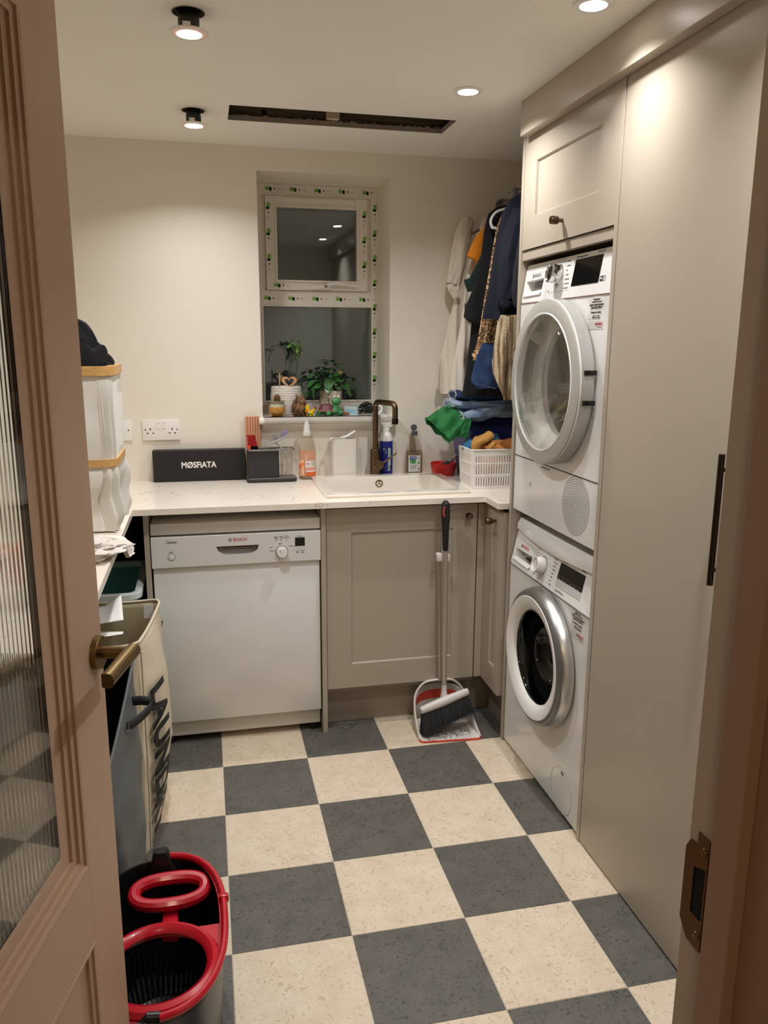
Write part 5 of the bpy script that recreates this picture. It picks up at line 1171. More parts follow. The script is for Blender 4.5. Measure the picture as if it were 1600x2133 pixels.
bm = nb(); garment(bm, .085, [(1.47, 1.478), (1.416, 1.456), (1.36, 1.441), (1.335, 1.437), (1.322, 1.44), (1.300, 1.47)], [(1.47, 1.60), (1.300, 1.61)], .022, rip=.004, fr=8, seed=4, n=60, hemwave=.003); obj('skirt_body', bm, dden, t, ang=80)
bm = nb()
for i in range(9): box(bm, 1.452+.009*i, 1.456+.009*i, .0685, .0700, 1.318-.0022*i, 1.3205-.0022*i)
obj('hem_stitching', bm, den, t)
sher = mat('sherpa_fleece', (196, 176, 146), .95, bump=1.0, ns=170, bd=.004, sheen=.3)
def stripe_fleece():
    m = mat('striped_fleece', (186, 162, 126), .95, bump=.8, ns=150, bd=.003); N, L, b = nodes_of(m); g = N.new('ShaderNodeNewGeometry'); s_ = N.new('ShaderNodeSeparateXYZ'); L.new(g.outputs['Position'], s_.inputs[0])
    n = N.new('ShaderNodeTexNoise'); n.inputs['Scale'].default_value = 1; mp = N.new('ShaderNodeMapping'); mp.inputs['Scale'].default_value = (95, 30, 7); L.new(g.outputs['Position'], mp.inputs['Vector']); L.new(mp.outputs['Vector'], n.inputs['Vector'])
    r = N.new('ShaderNodeValToRGB'); r.color_ramp.elements[0].position = .42; r.color_ramp.elements[1].position = .56; r.color_ramp.elements[0].color = lin((120, 98, 70)); r.color_ramp.elements[1].color = lin((204, 184, 152)); L.new(n.outputs['Fac'], r.inputs['Fac']); L.new(r.outputs['Color'], b.inputs['Base Color']); return m
t = thing('fleece_throw', 'beige striped fleece garment hanging below the navy coat beside the dryer', 'fleece', (1.54, 0, 1.26))
bm = nb(); garment(bm, .0, [(1.57, 1.515), (1.543, 1.504), (1.478, 1.497), (1.4, 1.487), (1.36, 1.493), (1.339, 1.503), (1.29, 1.522), (1.262, 1.534)], [(1.57, 1.60), (1.5, 1.592), (1.391, 1.578), (1.262, 1.572)], .036, rip=.008, fr=11, seed=8, n=70, rows=50); obj('fleece_body', bm, stripe_fleece(), t, ang=80)
t = thing('black_trousers', 'black trousers hanging behind the denim skirt down to the jeans', 'trousers', (1.6, .16, 1.24))
bm = nb(); garment(bm, .165, [(1.8, 1.58), (1.5, 1.55), (1.299, 1.535), (1.262, 1.53)], [(1.8, 1.70), (1.262, 1.72)], .03, rip=.004, fr=7, seed=13, n=50); obj('leg', bm, blk, t, ang=80)
for yy, zz, nm_ in ((.315, 1.957, 'orange t-shirt'), (.268, 1.955, 'dark green top'), (.215, 1.975, 'black top'), (.128, 1.955, 'leopard print dress'), (.035, 1.985, 'navy coat')):
    hanger(1.70, yy, zz, M['black'], 'black hanger inside the '+nm_, .11)
# ---------------------------------------------------------------- left worktop: hamper, towel
bam = M['wood']; liner = cloth('white_liner_fabric', (222, 220, 212), .7, bump=.2, ns=200)
def rr3(x0, x1, y0, y1, z, r, n=5): return [V((x, y, z)) for x, y in rrect(x0, x1, y0, y1, r, n)]
HX0, HX1, HY0, HY1 = -.17, .196, -.40, -.085
t = thing('laundry_hamper', 'tall bamboo framed hamper with white cloth sides standing on the left worktop', 'laundry hamper', (.0, -.25, ZW))
def woodring(z0, z1, g=.0, wv=.024):
    bm = nb(); a = [(x, y) for x, y in rrect(HX0-g, HX1+g, HY0-g, HY1+g, .045, 5)]; b = [(x, y) for x, y in rrect(HX0-g+wv, HX1+g-wv, HY0-g+wv, HY1+g-wv, .03, 5)][::-1]
    plate(bm, a, [b], z0, z1); return bm
obj('top_frame', woodring(1.372, 1.398), bam, t)
obj('middle_frame', woodring(1.108, 1.130, -.004), bam, t)
for (x, y) in ((HX0+.035, HY0+.035), (HX1-.047, HY0+.035), (HX1-.047, HY1-.047), (HX0+.035, HY1-.047)):
    obj('corner_post', box(nb(), x, x+.012, y, y+.012, 1.13, 1.372), bam, t)
def clothwall(za, zb, fa, fb, seed, amp, nn=160, rows=26, bulge=0.0, fq=60):
    rings = []
    for k in range(rows+1):
        s = k/rows; z = za+(zb-za)*s; f = fa+(fb-fa)*s; base = rr3(HX0+f, HX1-f, HY0+f, HY1-f, z, .04, 39); cx_, cy__ = (HX0+HX1)/2, (HY0+HY1)/2; ring = []
        for i, p in enumerate(base):
            d = V((p.x-cx_, p.y-cy__, 0)).normalized(); per = i/len(base)*2*pi
            a = amp*(.6*sin(fq*per+seed)+.5*sin(fq*.43*per+2*seed+s*2)+1.6*noise.noise(V((p.x*10+seed, p.y*10, z*9)))); a *= .15+min(1, s*2)*min(1, (1-s)*3+.3)
            ring.append(p+d*(a+bulge*sin(pi*min(1, s*1.05))))
        rings.append(ring)
    bm = nb(); loft(bm, rings, False); return bm
o = obj('upper_cloth', clothwall(1.376, 1.112, .006, .010, 1, .0035), liner, t, ang=80); o.modifiers.new('solid', 'SOLIDIFY').thickness = .0015
rings_ = clothwall(1.112, ZW+.004, .012, .016, 5, .022, bulge=.018, fq=9, rows=60); o = obj('lower_bag', rings_, liner, t, ang=80); o.modifiers.new('solid', 'SOLIDIFY').thickness = .0015
obj('base_board', box(nb(), HX0+.03, HX1-.03, HY0+.03, HY1-.03, ZW, ZW+.01), bam, t)
obj('inner_floor', box(nb(), HX0+.02, HX1-.02, HY0+.02, HY1-.02, 1.20, 1.21), liner, t)
ts = obj('trousers_leg', limb(nb(), [(.145, -.18, 1.375), (.125, -.20, 1.415), (.09, -.23, 1.43), (.03, -.26, 1.44), (-.05, -.28, 1.43)], [.10, .15, .17, .18, .2], [.045, .06, .07, .08, .08], (0, 1, 0), .028, 11, 90, 2, 14), blk); tagp(ts, 'black trousers stuffed in the top of the bamboo hamper', 'trousers')
ts = obj('waistband', limb(nb(), [(.115, -.26, 1.41), (.105, -.265, 1.455), (.085, -.27, 1.492), (.06, -.275, 1.51)], [.07, .085, .09, .06], [.014, .016, .014, .012], (.9, .3, 0), .004, 6, 40, 4), cloth('black_denim', (24, 24, 27), bump=.3)); tagp(ts, 'black denim waistband standing up out of the bamboo hamper', 'trousers')
# fleecy white towel hanging over the front edge of the left worktop
ter = mat('white_terry', (226, 220, 212), .95, bump=1.0, ns=190, bd=.004, sheen=.3)
t = thing('towel', 'crumpled white terry towel hanging over the edge of the left worktop', 'towel', (.15, -.66, ZW))
bm = blob((.09, -.665, ZW+.0235), .13, .095, .028, 3, .35, 2.6, 5, 5); obj('towel_heap', bm, ter, t, ang=80)
bm = nb(); limb(bm, [(.145, -.60, ZW+.022), (.195, -.60, ZW+.026), (.222, -.60, ZW+.012), (.232, -.60, ZW-.014)], [.055, .06, .065, .07], [.02, .024, .024, .02], (.1, .95, -.4), .004, 9, 40, 3, caps=True); obj('hem_band', bm, cloth('white_hem_band', (230, 224, 216), .8, bump=.2, ns=160), t, ang=80)

# ---------------------------------------------------------------- under the left worktop
tl = mat('teal_plastic', (112, 184, 188), .4); tld = mat('pale_teal_plastic', (120, 188, 196), .4)
t = thing('laundry_tub', 'teal plastic tub with a white rim under the left worktop behind the cream laundry bag', 'tub', (0, .14, 0))
bm = nb(); rings = [rr3(-.20+a, .192-a, -.075+a, .352-a, z, .035, 6) for a, z in ((.05, .002), (.045, .01), (0, .60))]; loft(bm, rings, False); bm.faces.new([bm.verts.new(v) for v in rings[0]]); o = obj('tub_body', bm, tl, t); o.modifiers.new('solid', 'SOLIDIFY').thickness = .003
bm = nb(); plate(bm, rrect(-.217, .209, -.092, .369, .045, 6), [rrect(-.192, .184, -.067, .344, .03, 6)[::-1]], .600, .622); bmesh.ops.bevel(bm, geom=bm.edges[:], offset=.002, segments=1, affect='EDGES', clamp_overlap=True); obj('white_rim', bm, mat('frosted_white_rim', (214, 220, 220), .3), t)
t = bpy.data.objects['laundry_tub']
P = smoothpts([(.200, -.105, .575), (.222, -.110, .578), (.238, -.100, .576), (.240, -.045, .572), (.224, -.033, .570), (.200, -.037, .570)], 5)
bm = nb(); loft(bm, [[p+V((0, 0, 0)) for p in P], [p-V((0, 0, .055)) for p in P]], False, closed=False); o = obj('side_handle', bm, tld, t, ang=60); o.modifiers.new('solid', 'SOLIDIFY').thickness = .003

# two compartment laundry sorter: cream bag behind, grey bag in front
cb = mat('cream_bag_fabric', (212, 200, 176), .62, bump=.15, ns=300); gb = mat('slate_bag_fabric', (92, 96, 97), .55, bump=.15, ns=300); cbi = mat('cream_bag_lining', (196, 184, 148), .7)
def bag(name, label, m, mi, corners, zt, bulge, seed, band=True, base=None):
    """upright fabric bag: corners = plan of the rim, zt = rim heights"""
    t = thing(name, label, 'laundry bag', (sum(c[0] for c in corners)/4, sum(c[1] for c in corners)/4, 0))
    n = 14; rings = []; rows = 30; base = base or corners
    def side(cs, s_i, u): a, b = V(cs[s_i]+(0,)), V(cs[(s_i+1) % 4]+(0,)); return a+(b-a)*u
    for k in range(rows+1):
        s = k/rows; ring = []
        for i4 in range(4):
            for j in range(n):
                u = j/n; p = side(corners, i4, u)*(1-s)+side(base, i4, u)*s; ctr = V((sum(c[0] for c in corners)/4, sum(c[1] for c in corners)/4, 0))
                d = V((p.x-ctr.x, p.y-ctr.y, 0)).normalized(); zt_ = zt[i4]+(zt[(i4+1) % 4]-zt[i4])*u
                zt_ -= .012*sin(pi*u)
                e = sin(pi*u)*sin(pi*min(1, s*1.02)); f = (bulge if i4 == 3 else .010)*e+.010*noise.noise(V((p.x*7+seed, p.y*7, s*6)))*min(1, s*5)+.004*noise.noise(V((p.x*22, p.y*22+seed, s*19)))*min(1, s*5)
                rd_ = 1-.012/max(.05, (p-ctr).length)*(1-abs(2*u-1))**0 if u < .04 else 1
                q = ctr+(p-ctr)*rd_+d*f; q.z = zt_*(1-s)+.004*s; ring.append(q)
        rings.append(ring)
    bm = nb(); loft(bm, rings, False); bm.faces.new([bm.verts.new(v) for v in rings[-1]])
    o = obj('bag_body', bm, [m, mi], t, ang=75); md = o.modifiers.new('solid', 'SOLIDIFY'); md.thickness = .0018; md.offset = -1; md.material_offset = 1
    bm = nb(); tube(bm, [v+V((0, 0, .002)) for v in rings[0]], .0042, 8, True); obj('piped_rim', bm, m if band else mi, t)
    return t, rings
t, rg = bag('laundry_bag', 'cream fabric laundry bag with bold black lettering down its side', cb, cbi, [(.284, -.262), (-.09, -.20), (-.12, -.60), (.240, -.652)], [.652, .652, .650, .650], .045, 1, base=[(.275, -.27), (-.09, -.22), (-.12, -.62), (.238, -.685)])
# lettering running down the outer side
def side_map(u, v):   # u along the side from the door end, v up
    a = V((.2395, -.652, 0)); b = V((.2835, -.262, 0)); k = 1-v/.65
    p = a+(b-a)*u; q = V((.238, -.70, 0))+(V((.275, -.27, 0))-V((.238, -.70, 0)))*u
    p = p*(1-k)+q*k; d = V((.99, -.12, 0)); e = sin(pi*u)*sin(pi*min(1, k*1.02)); p = p+d*(.046*e+.009); p.z = v; return p
bm = textmesh('LAUNDRY', (0, 0, 0), .118, ex=(1, 0, 0), ey=(0, 1, 0), bold=.0058, ext=.0001, width=.47)
bmesh.ops.subdivide_edges(bm, edges=[e for e in bm.edges if e.calc_length() > .02], cuts=3)
for v in bm.verts:
    s, tt_ = v.co.x, v.co.y; v.co = side_map(.24+tt_*3.1, .500-s)
obj('lettering', bm, M['btext'], t, smooth=False, recalc=False)
bm = nb(); e = side_map(.80, .60); lathe(bm, [(.009, -.001), (.0095, .0015), (.006, .002), (.0055, -.001)], e, (1, -.1, 0), 20, False); ey_ = obj('eyelet', bm, M['brass'], t)
obj('eyelet_hole', lathe(nb(), [(.0056, .0), (.0055, .0006)], e, (1, -.1, 0), 16), M['void'], t)
bm = nb(); tube(bm, [side_map(.02, .63-.045*i) for i in range(14)], .003, 6); obj('corner_piping', bm, cb, t)
bm = nb(); box(bm, .232, .262, -.285, -.283, .60, .645); obj('care_label', bm, M['wplastic'], t, smooth=False)
t = thing('paper_sheets', 'two curled white paper sheets sticking out of the cream laundry bag', 'paper', (.12, -.45, .66))
sheet('sheet', lambda u, v: V((.02+.17*u-.02*v, -.50+.16*v+.02*u, .655+.012*u+.030*max(0, u-.7)*3*v)), 14, 8, mat('white_paper', (236, 234, 232), .8), t, .0006)
sheet('sheet', lambda u, v: V((.0+.19*u, -.52+.10*v*(1-.8*u), .638-.006*sin(pi*u))), 14, 8, bpy.data.materials['white_paper'], t, .0006)
obj('paper_stack', box(nb(), .0, .10, -.52, -.40, .30, .632), bpy.data.materials['white_paper'], t)
t, rg = bag('laundry_bag', 'slate grey fabric laundry bag with a black strap in front of the cream bag', gb, M['void'], [(.236, -.690), (-.11, -.66), (-.11, -1.02), (.185, -1.04)], [.640, .640, .50, .452], .016, 7, base=[(.236, -.715), (-.11, -.69), (-.11, -1.02), (.235, -1.035)])
bm = nb(); ey0 = V((.226, -.842, .505)); lathe(bm, [(.0135, 0), (.014, .002), (.0095, .003), (.009, -.001)], ey0, (1, -.1, .0), 24, False); obj('eyelet', bm, M['steel'], t)
bm = nb(); sphere(bm, ey0+V((-.002, -.03, .002)), .0035, sub=1); obj('rivet', bm, M['steel'], t)
P = smoothpts([ey0+V((-.004, 0, 0)), ey0+V((.012, .010, .003)), ey0+V((.034, .045, .006)), ey0+V((.050, .070, .014)), ey0+V((.050, .080, .024)), ey0+V((.030, .080, .032)), ey0+V((.004, .085, .030))], 5)
bm = nb(); loft(bm, [[p+V((0, 0, .013)) for p in P], [p-V((0, 0, .013)) for p in P]], False, closed=False); o = obj('strap', bm, mat('black_webbing', (38, 40, 44), .7, bump=.4, ns=400), t, ang=60); o.modifiers.new('solid', 'SOLIDIFY').thickness = .002

# ---------------------------------------------------------------- mop bucket
t = thing('mop_bucket', 'black and red oval mop bucket with wringer basket on the floor behind the door', 'bucket', (.302, -1.27, 0))
bcx, bcy, ba_, bb2 = .303, -1.275, .146, .243
def oval(a, b, z, n=72, cx_=bcx, cy__=bcy, e=.82):
    out = []
    for i in range(n):
        q = 2*pi*i/n; out.append(V((cx_+a*math.copysign(abs(cos(q))**e, cos(q)), cy__+b*math.copysign(abs(sin(q))**e, sin(q)), z)))
    return out
bp_ = mat('black_bucket_plastic', (20, 20, 22), .35)
bm = nb(); loft(bm, [oval(ba_-.028, bb2-.03, .002), oval(ba_-.02, bb2-.022, .010), oval(ba_-.004, bb2-.004, .225), oval(ba_, bb2, .236), oval(ba_, bb2, .244), oval(ba_-.006, bb2-.006, .245), oval(ba_-.009, bb2-.009, .225), oval(ba_-.026, bb2-.028, .014)], True)
obj('bucket_body', bm, bp_, t)
P = [p for p in oval(ba_-.002, bb2-.002, .252) ]
arc = [P[i % 72] for i in range(-17, 18)]        # red carrying handle folded along the right side
bm = nb(); tube(bm, arc, [.0075]*len(arc), 10, flat=1.1); 
rd_ = M['bredp']; hn = obj('carry_handle', bm, rd_, t)
bm = nb(); tube(bm, [p+V((-.010*(1 if True else 0)*((p.x-bcx)/ba_), 0, -.004)) for p in arc[3:-3]], .0022, 6); obj('handle_rib', bm, rd_, hn)
obj('handle_joint', box(nb(), bcx+ba_-.014, bcx+ba_+.008, bcy+.055, bcy+.067, .243, .262, .003, 2), rd_, hn)
bm = nb(); loft(bm, [[V((bcx-.0+x, bcy+bb2+y, z)) for x, y in rrect(-.022+a, .022-a, -.020+a*.3, .006, .006, 3)] for a, z in ((-.012, .225), (-.002, .244), (.004, .268), (.008, .272))], True); obj('handle_pivot', bm, bp_, t)
# foot pump handle (red T) on the far part
bm = nb(); P = []
for i in range(40):
    q = 2*pi*i/40; P.append(V((bcx+.022+.080*math.copysign(abs(cos(q))**.75, cos(q)), bcy+.150+.034*math.copysign(abs(sin(q))**.85, sin(q))+.0, .232-.06*(1-sin(q))*.15)))
tube(bm, P, [.0125+.005*(-sin(2*pi*i/40)) for i in range(40)]+[], 10, True) if False else tube(bm, P, .0150, 10, True)
tg = obj('grip_loop', bm, rd_, t)
obj('grip_stem', box(nb(), bcx+.005, bcx+.041, bcy+.045, bcy+.125, .168, .196, .006, 2), rd_, tg)
obj('bucket_water_floor', plate(nb(), [(p.x, p.y) for p in oval(ba_-.03, bb2-.032, 0)], [], .015, .018), bp_, t)
# wringer: red ring with black spin basket
wcx, wcy, wr = bcx+.010, bcy-.108, .118
bm = nb(); rings = []
for dr_, z in ((-.006, .222), (.006, .244), (.000, .254), (-.010, .258), (-.019, .253), (-.0235, .244)):
    rings.append([V((wcx+(wr+dr_)*cos(2*pi*i/64), wcy+(wr+dr_)*sin(2*pi*i/64), z)) for i in range(64)])
loft(bm, rings, False); wr_o = obj('wringer_ring', bm, rd_, t)
bm = nb(); plate(bm, [(p.x, p.y) for p in oval(ba_-.008, bb2-.008, 0)][36:72]+[(bcx+ba_-.008, bcy-.002), (bcx-ba_+.008, bcy-.002)], [circ(wcx, wcy, wr-.012, 48)[::-1]], .234, .240); obj('red_deck', bm, rd_, wr_o)
rings = []
for r_, z in ((.0915, .226), (.088, .15), (.076, .10), (.070, .097)): rings.append([V((wcx+r_*cos(2*pi*i/64), wcy+r_*sin(2*pi*i/64), z)) for i in range(64)])
bm = nb()
for i in range(48):   # slotted wall: separate ribs
    a = 2*pi*i/48; d = V((cos(a), sin(a), 0)); s_ = V((-sin(a), cos(a), 0)); c0 = V((wcx, wcy, 0)); w_ = .0036
    pts = [c0+d*.0915+V((0, 0, .226)), c0+d*.088+V((0, 0, .15)), c0+d*.078+V((0, 0, .105)), c0+d*.066+V((0, 0, .098))]
    loft(bm, [[p-s_*w_, p+s_*w_, p+s_*w_+d*.002, p-s_*w_+d*.002] for p in pts], True)
q = obj('basket_ribs', bm, bp_, t); q['kind'] = 'stuff'
obj('basket_wall', lathe(nb(), [(.0935, .226), (.092, .16)], (wcx, wcy, 0), (0, 0, 1), 48, False), bp_, t)
obj('basket_floor', lathe(nb(), [(.070, .094), (.070, .098), (.03, .102), (.022, .118), (.016, .132), (.008, .138), (.002, .139)], (wcx, wcy, 0), (0, 0, 1), 40), bp_, t)
obj('drive_cap', lathe(nb(), [(.0125, .1325), (.011, .139), (.004, .142)], (wcx, wcy, 0), (0, 0, 1), 24), mat('worn_grey_cap', (110, 112, 114), .4, .3), t)
bm = nb(); cyl(bm, (wcx+.012, wcy-wr-.006, .246), (wcx-.014, wcy-wr-.004, .248), .0095, seg=18); tube(bm, smoothpts([(wcx-.012, wcy-wr-.004, .248), (wcx-.026, wcy-wr-.010, .235), (wcx-.030, wcy-wr-.016, .21)], 4), .007, 8); obj('handle_pivot', bm, bp_, t)

# ---------------------------------------------------------------- broom and dustpan
t = thing('dustpan', 'white long handled dustpan with red lip on the floor by the sink cabinet', 'dustpan', (1.31, -.10, 0))
wp = mat('offwhite_plastic', (222, 218, 212), .35); rl = mat('coral_red_rubber', (214, 72, 54), .5)
pts = [(1.187, -.160), (1.196, -.178), (1.412, -.196), (1.421, -.182), (1.414, -.06), (1.395, -.005), (1.215, .0), (1.200, -.04)]
bm = nb(); plate(bm, pts, [], .004, .0075); obj('pan_floor', bm, wp, t)
def wallpts(k): return [V((1.188, -.165, .006+k*.004)), V((1.192, -.09, .006+k*.05)), V((1.205, -.02, .006+k*.09)), V((1.235, .022, .006+k*.12)), V((1.31, .034, .006+k*.13)), V((1.385, .020, .006+k*.12)), V((1.408, -.02, .006+k*.09)), V((1.415, -.09, .006+k*.05)), V((1.420, -.188, .006+k*.004))]
bm = nb(); loft(bm, [smoothpts(wallpts(0), 4), [p+V((0, .004, 0)) for p in smoothpts(wallpts(.5), 4)], smoothpts(wallpts(1), 4)], False, closed=False); o = obj('pan_wall', bm, wp, t, ang=60); o.modifiers.new('solid', 'SOLIDIFY').thickness = .003
bm = nb(); tube(bm, smoothpts(wallpts(1), 4), .0032, 6); obj('pan_rim', bm, wp, t)
bm = nb(); tube(bm, [V((1.187, -.165, .004)), V((1.196, -.180, .004)), V((1.304, -.190, .004)), V((1.412, -.1985, .004)), V((1.422, -.185, .004))], .0034, 8); obj('rubber_lip', bm, rl, t)
bm = nb(); loft(bm, [[p*.97+V((1.31, -.06, .03))*.03 for p in smoothpts(wallpts(.55), 4)[4:-4]], [p*.97+V((1.31, -.06, .03))*.03 for p in smoothpts(wallpts(.85), 4)[4:-4]]], False, closed=False); obj('red_inner_band', bm, rl, t, ang=60)
bm = nb()
for x in (1.196, 1.413): tube(bm, smoothpts([(x, -.075, .03), (x, -.055, .075), (x+(.012 if x < 1.3 else -.012), -.022, .125), (x+(.05 if x < 1.3 else -.05), -.012, .165), (1.30, -.026, .180)], 5), .0085, 10, flat=.55)
obj('yoke', bm, wp, t)
bm = nb(); cyl(bm, (1.303, -.028, .176), (1.288, -.034, .775), .0075, seg=16); obj('pan_handle', bm, mat('champagne_tube', (196, 188, 176), .3, .7), t)
bm = nb(); box(bm, -.026, -.006, -.02, .006, -.018, .012, .003, 2, M=Matrix.Translation((1.293, -.062, .692))); box(bm, .008, .024, -.02, .006, -.022, .008, .003, 2, M=Matrix.Translation((1.293, -.062, .692))); obj('broom_clip', bm, wp, t)
t = thing('broom', 'upright broom with black bristles and black grip clipped in front of the dustpan', 'broom', (1.31, -.09, .02))
b0, b1 = V((1.306, -.079, .150)), V((1.294, -.086, .902))
dirn = (b1-b0).normalized()
bm = nb(); cyl(bm, b0, b1-dirn*.17, .0098, seg=20); obj('pole', bm, bpy.data.materials['champagne_tube'], t)
g = b1-dirn*.185
prof = [(.0125, 0), (.0145, .01), (.016, .05), (.018, .09), (.021, .12), (.0225, .15), (.020, .178), (.010, .188), (.002, .189)]
bm = nb(); lathe(bm, prof, g, dirn, 24, sx=1, sy=.72); gr = obj('grip', bm, M['rubber'], t)
gc = g+dirn*.15
fn = V((-.25, -.968, 0)); fs = V((.968, -.25, 0)); rc = gc+V((-.0045, -.0162, 0))
bm = nb(); tube(bm, [rc+fs*(.0075*math.copysign(abs(cos(q*pi/12))**.7, cos(q*pi/12)))+V((0, 0, .0185*math.copysign(abs(sin(q*pi/12))**.8, sin(q*pi/12)))) for q in range(24)], .0030, 8, True); obj('hang_hole_trim', bm, rl, gr)
bm = nb(); loft(bm, [[rc+fs*(.006*cos(q*pi/12))+V((0, 0, .016*sin(q*pi/12)))+fn*w_ for q in range(24)] for w_ in (-.004, .0004)], True); obj('hang_hole', bm, M['void'], gr)
# sloping white head
h0, h1 = V((1.206, -.112, .098)), V((1.398, -.092, .150))
bm = nb(); P = smoothpts([h0, h0*.7+h1*.3, h0*.4+h1*.6, h1], 6); tube(bm, P, [.012+.004*sin(pi*i/(len(P)-1)) for i in range(len(P))], 14, flat=1.15); hd_ = obj('broom_head', bm, wp, t)
bm = nb(); lathe(bm, [(.026, -.055), (.020, -.03), (.0145, -.005), (.0125, .012), (.0125, .03)], b0, dirn, 20, sx=1.0, sy=.8); obj('socket', bm, wp, hd_)
# bristles: a solid core and many fine strands
bk = mat('black_bristle', (14, 14, 15), .7)
bm = nb(); dn = V((.012, -.030, -.085)); lo = [h0+V((.004, 0, -.008)), h1+V((-.004, 0, -.008))]
def bpoint(u, dpt, k): base = lo[0]+(lo[1]-lo[0])*u; tip = base+V(((u-.5)*.035+.008, -.030+dpt, -.088+.022*(u-.2))); return base*(1-k)+tip*k+V((0, dpt*.5, 0))
loft(bm, [[bpoint(u/14, -.010, k) for u in range(15)]+[bpoint(u/14, .016, k) for u in range(14, -1, -1)] for k in (0, .5, .85)], True); obj('bristle_core', bm, bk, t)
random.seed(8); bm = nb()
for i in range(1500):
    u = random.random(); dd_ = random.uniform(-.018, .020); k = random.uniform(.86, 1.1); p0 = bpoint(u, dd_*.6, .0); p1 = bpoint(u, dd_, .5)+V((random.uniform(-.003, .003), random.uniform(-.002, .001), 0)); p2 = bpoint(u+random.uniform(-.02, .02), dd_*1.3, k)+V((random.uniform(-.006, .006), random.uniform(-.006, .003), 0))
    p2.z = max(p2.z, .010); w_ = V((.0008, 0, 0)); q = [bm.verts.new(p) for p in (p0-w_, p0+w_, p1+w_, p2, p1-w_)]; bm.faces.new((q[0], q[1], q[2], q[4])); bm.faces.new((q[4], q[2], q[3]))
q = obj('bristles', bm, bk, t, recalc=False); q['kind'] = 'stuff'
# dust caught on the pan
bm = nb()
for i in range(700):
    u = random.random(); x = 1.215+.18*u; y = -.150+.03*random.gauss(0, 1)+.03*u+(.0 if u > .5 else -.0); z = .0082
    if not (-.185 < y < -.02): continue
    a = random.random()*pi; l_ = random.uniform(.002, .007)*(1.2-u*.5); d = V((cos(a)*l_, sin(a)*l_, .0005)); n_ = V((-sin(a), cos(a), 0))*.0005; p = V((x, y, z)); bm.faces.new([bm.verts.new(v) for v in (p-d-n_, p+d-n_, p+d+n_, p-d+n_)])
q = obj('dust_fluff', bm, mat('grey_dust', (60, 56, 54), .95), bpy.data.objects['dustpan'], smooth=False, recalc=False); q['kind'] = 'stuff'

# red and white box added to give the reeded glass its red patch
t = thing('door_glass_red_box', 'red and white box added for the red patch in the ribbed door glass', 'box', (.0, -1.02, ZW))
obj('carton', box(nb(), -.09, .06, -1.08, -.96, ZW, ZW+.05, .002), M['wplastic'], t); obj('red_top', box(nb(), -.09, .06, -1.08, -.96, ZW+.0502, ZW+.12, .002), mat('orange_red_card', (214, 70, 46), .5), t)

o = obj('recess_panel', box(nb(), -.28, .205, .50, .515, 0, .885), M['void']); tagp(o, 'black panel closing the dark recess below the left worktop corner', 'panel')  # black sheets added so the recess under the worktop reads dark
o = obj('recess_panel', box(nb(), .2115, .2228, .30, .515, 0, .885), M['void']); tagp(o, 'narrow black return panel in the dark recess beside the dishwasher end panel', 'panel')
# ---------------------------------------------------------------- on the window sill
ZS = 1.1652
# ribbed white pot
cx, cy_ = .792, .635
t = thing('ribbed_pot', 'white horizontally ribbed plant pot with a wooden heart pick at the left of the sill', 'plant pot', (cx, cy_, ZS))
prof = [(.050, 0), (.055, .003)]; z = .008
while z < .112:
    r = .057+.010*sin(min(1, z/.07)*pi/2)-.004*max(0, (z-.08)/.035); prof += [(r+.0016, z), (r-.0006, z+.0036), (r+.0016, z+.0068)]; z += .0072
prof += [(.0625, .118), (.060, .120), (.057, .116), (.056, .098), (.003, .097)]
obj('pot', lathe(nb(), prof, (cx, cy_, ZS), (0, 0, 1), 48), mat('white_pottery', (224, 218, 210), .5), t)
obj('soil', lathe(nb(), [(.0555, .100), (.03, .106), (.004, .108)], (cx, cy_, ZS), (0, 0, 1), 24), mat('dark_soil', (38, 30, 24), .95, bump=1, ns=200), t)
pw = mat('pale_plywood', (206, 160, 112), .55, c2=(192, 144, 96), ns=30)
t = thing('heart_pick', 'pale wooden heart shaped plant pick standing in the ribbed white pot', 'plant pick', (.805, .583, ZS+.10))
def heart(s, n=30):
    out = []
    for i in range(n):
        q = 2*pi*i/n; x = .033*sin(q)**3*s; y = .033/16*(13*cos(q)-5*cos(2*q)-2*cos(3*q)-cos(4*q))*s; out.append((x, y))
    return out
hc = (.800, ZS+.1415)
ho = [(hc[0]+x, hc[1]+y*.85) for x, y in heart(1)]
hi = [(hc[0]+x*.60, hc[1]-.001+y*.52) for x, y in heart(1)][::-1]
obj('heart', plate(nb(), ho, [hi], -.586, -.583, MXZ), pw, t)
obj('pick_stake', box(nb(), .797, .803, .583, .586, ZS+.1, ZS+.120), pw, t)
t = thing('wooden_stake', 'slim wooden stake with a thin side stick standing in the ribbed pot behind the heart', 'stake', (.762, .60, ZS+.1))
obj('stake', box(nb(), .759, .765, .603, .607, ZS+.1, ZS+.176, .0008), pw, t); bm = nb(); cyl(bm, (.762, .605, ZS+.168), (.790, .60, ZS+.132), .0009, seg=6); obj('side_stick', bm, pw, t)
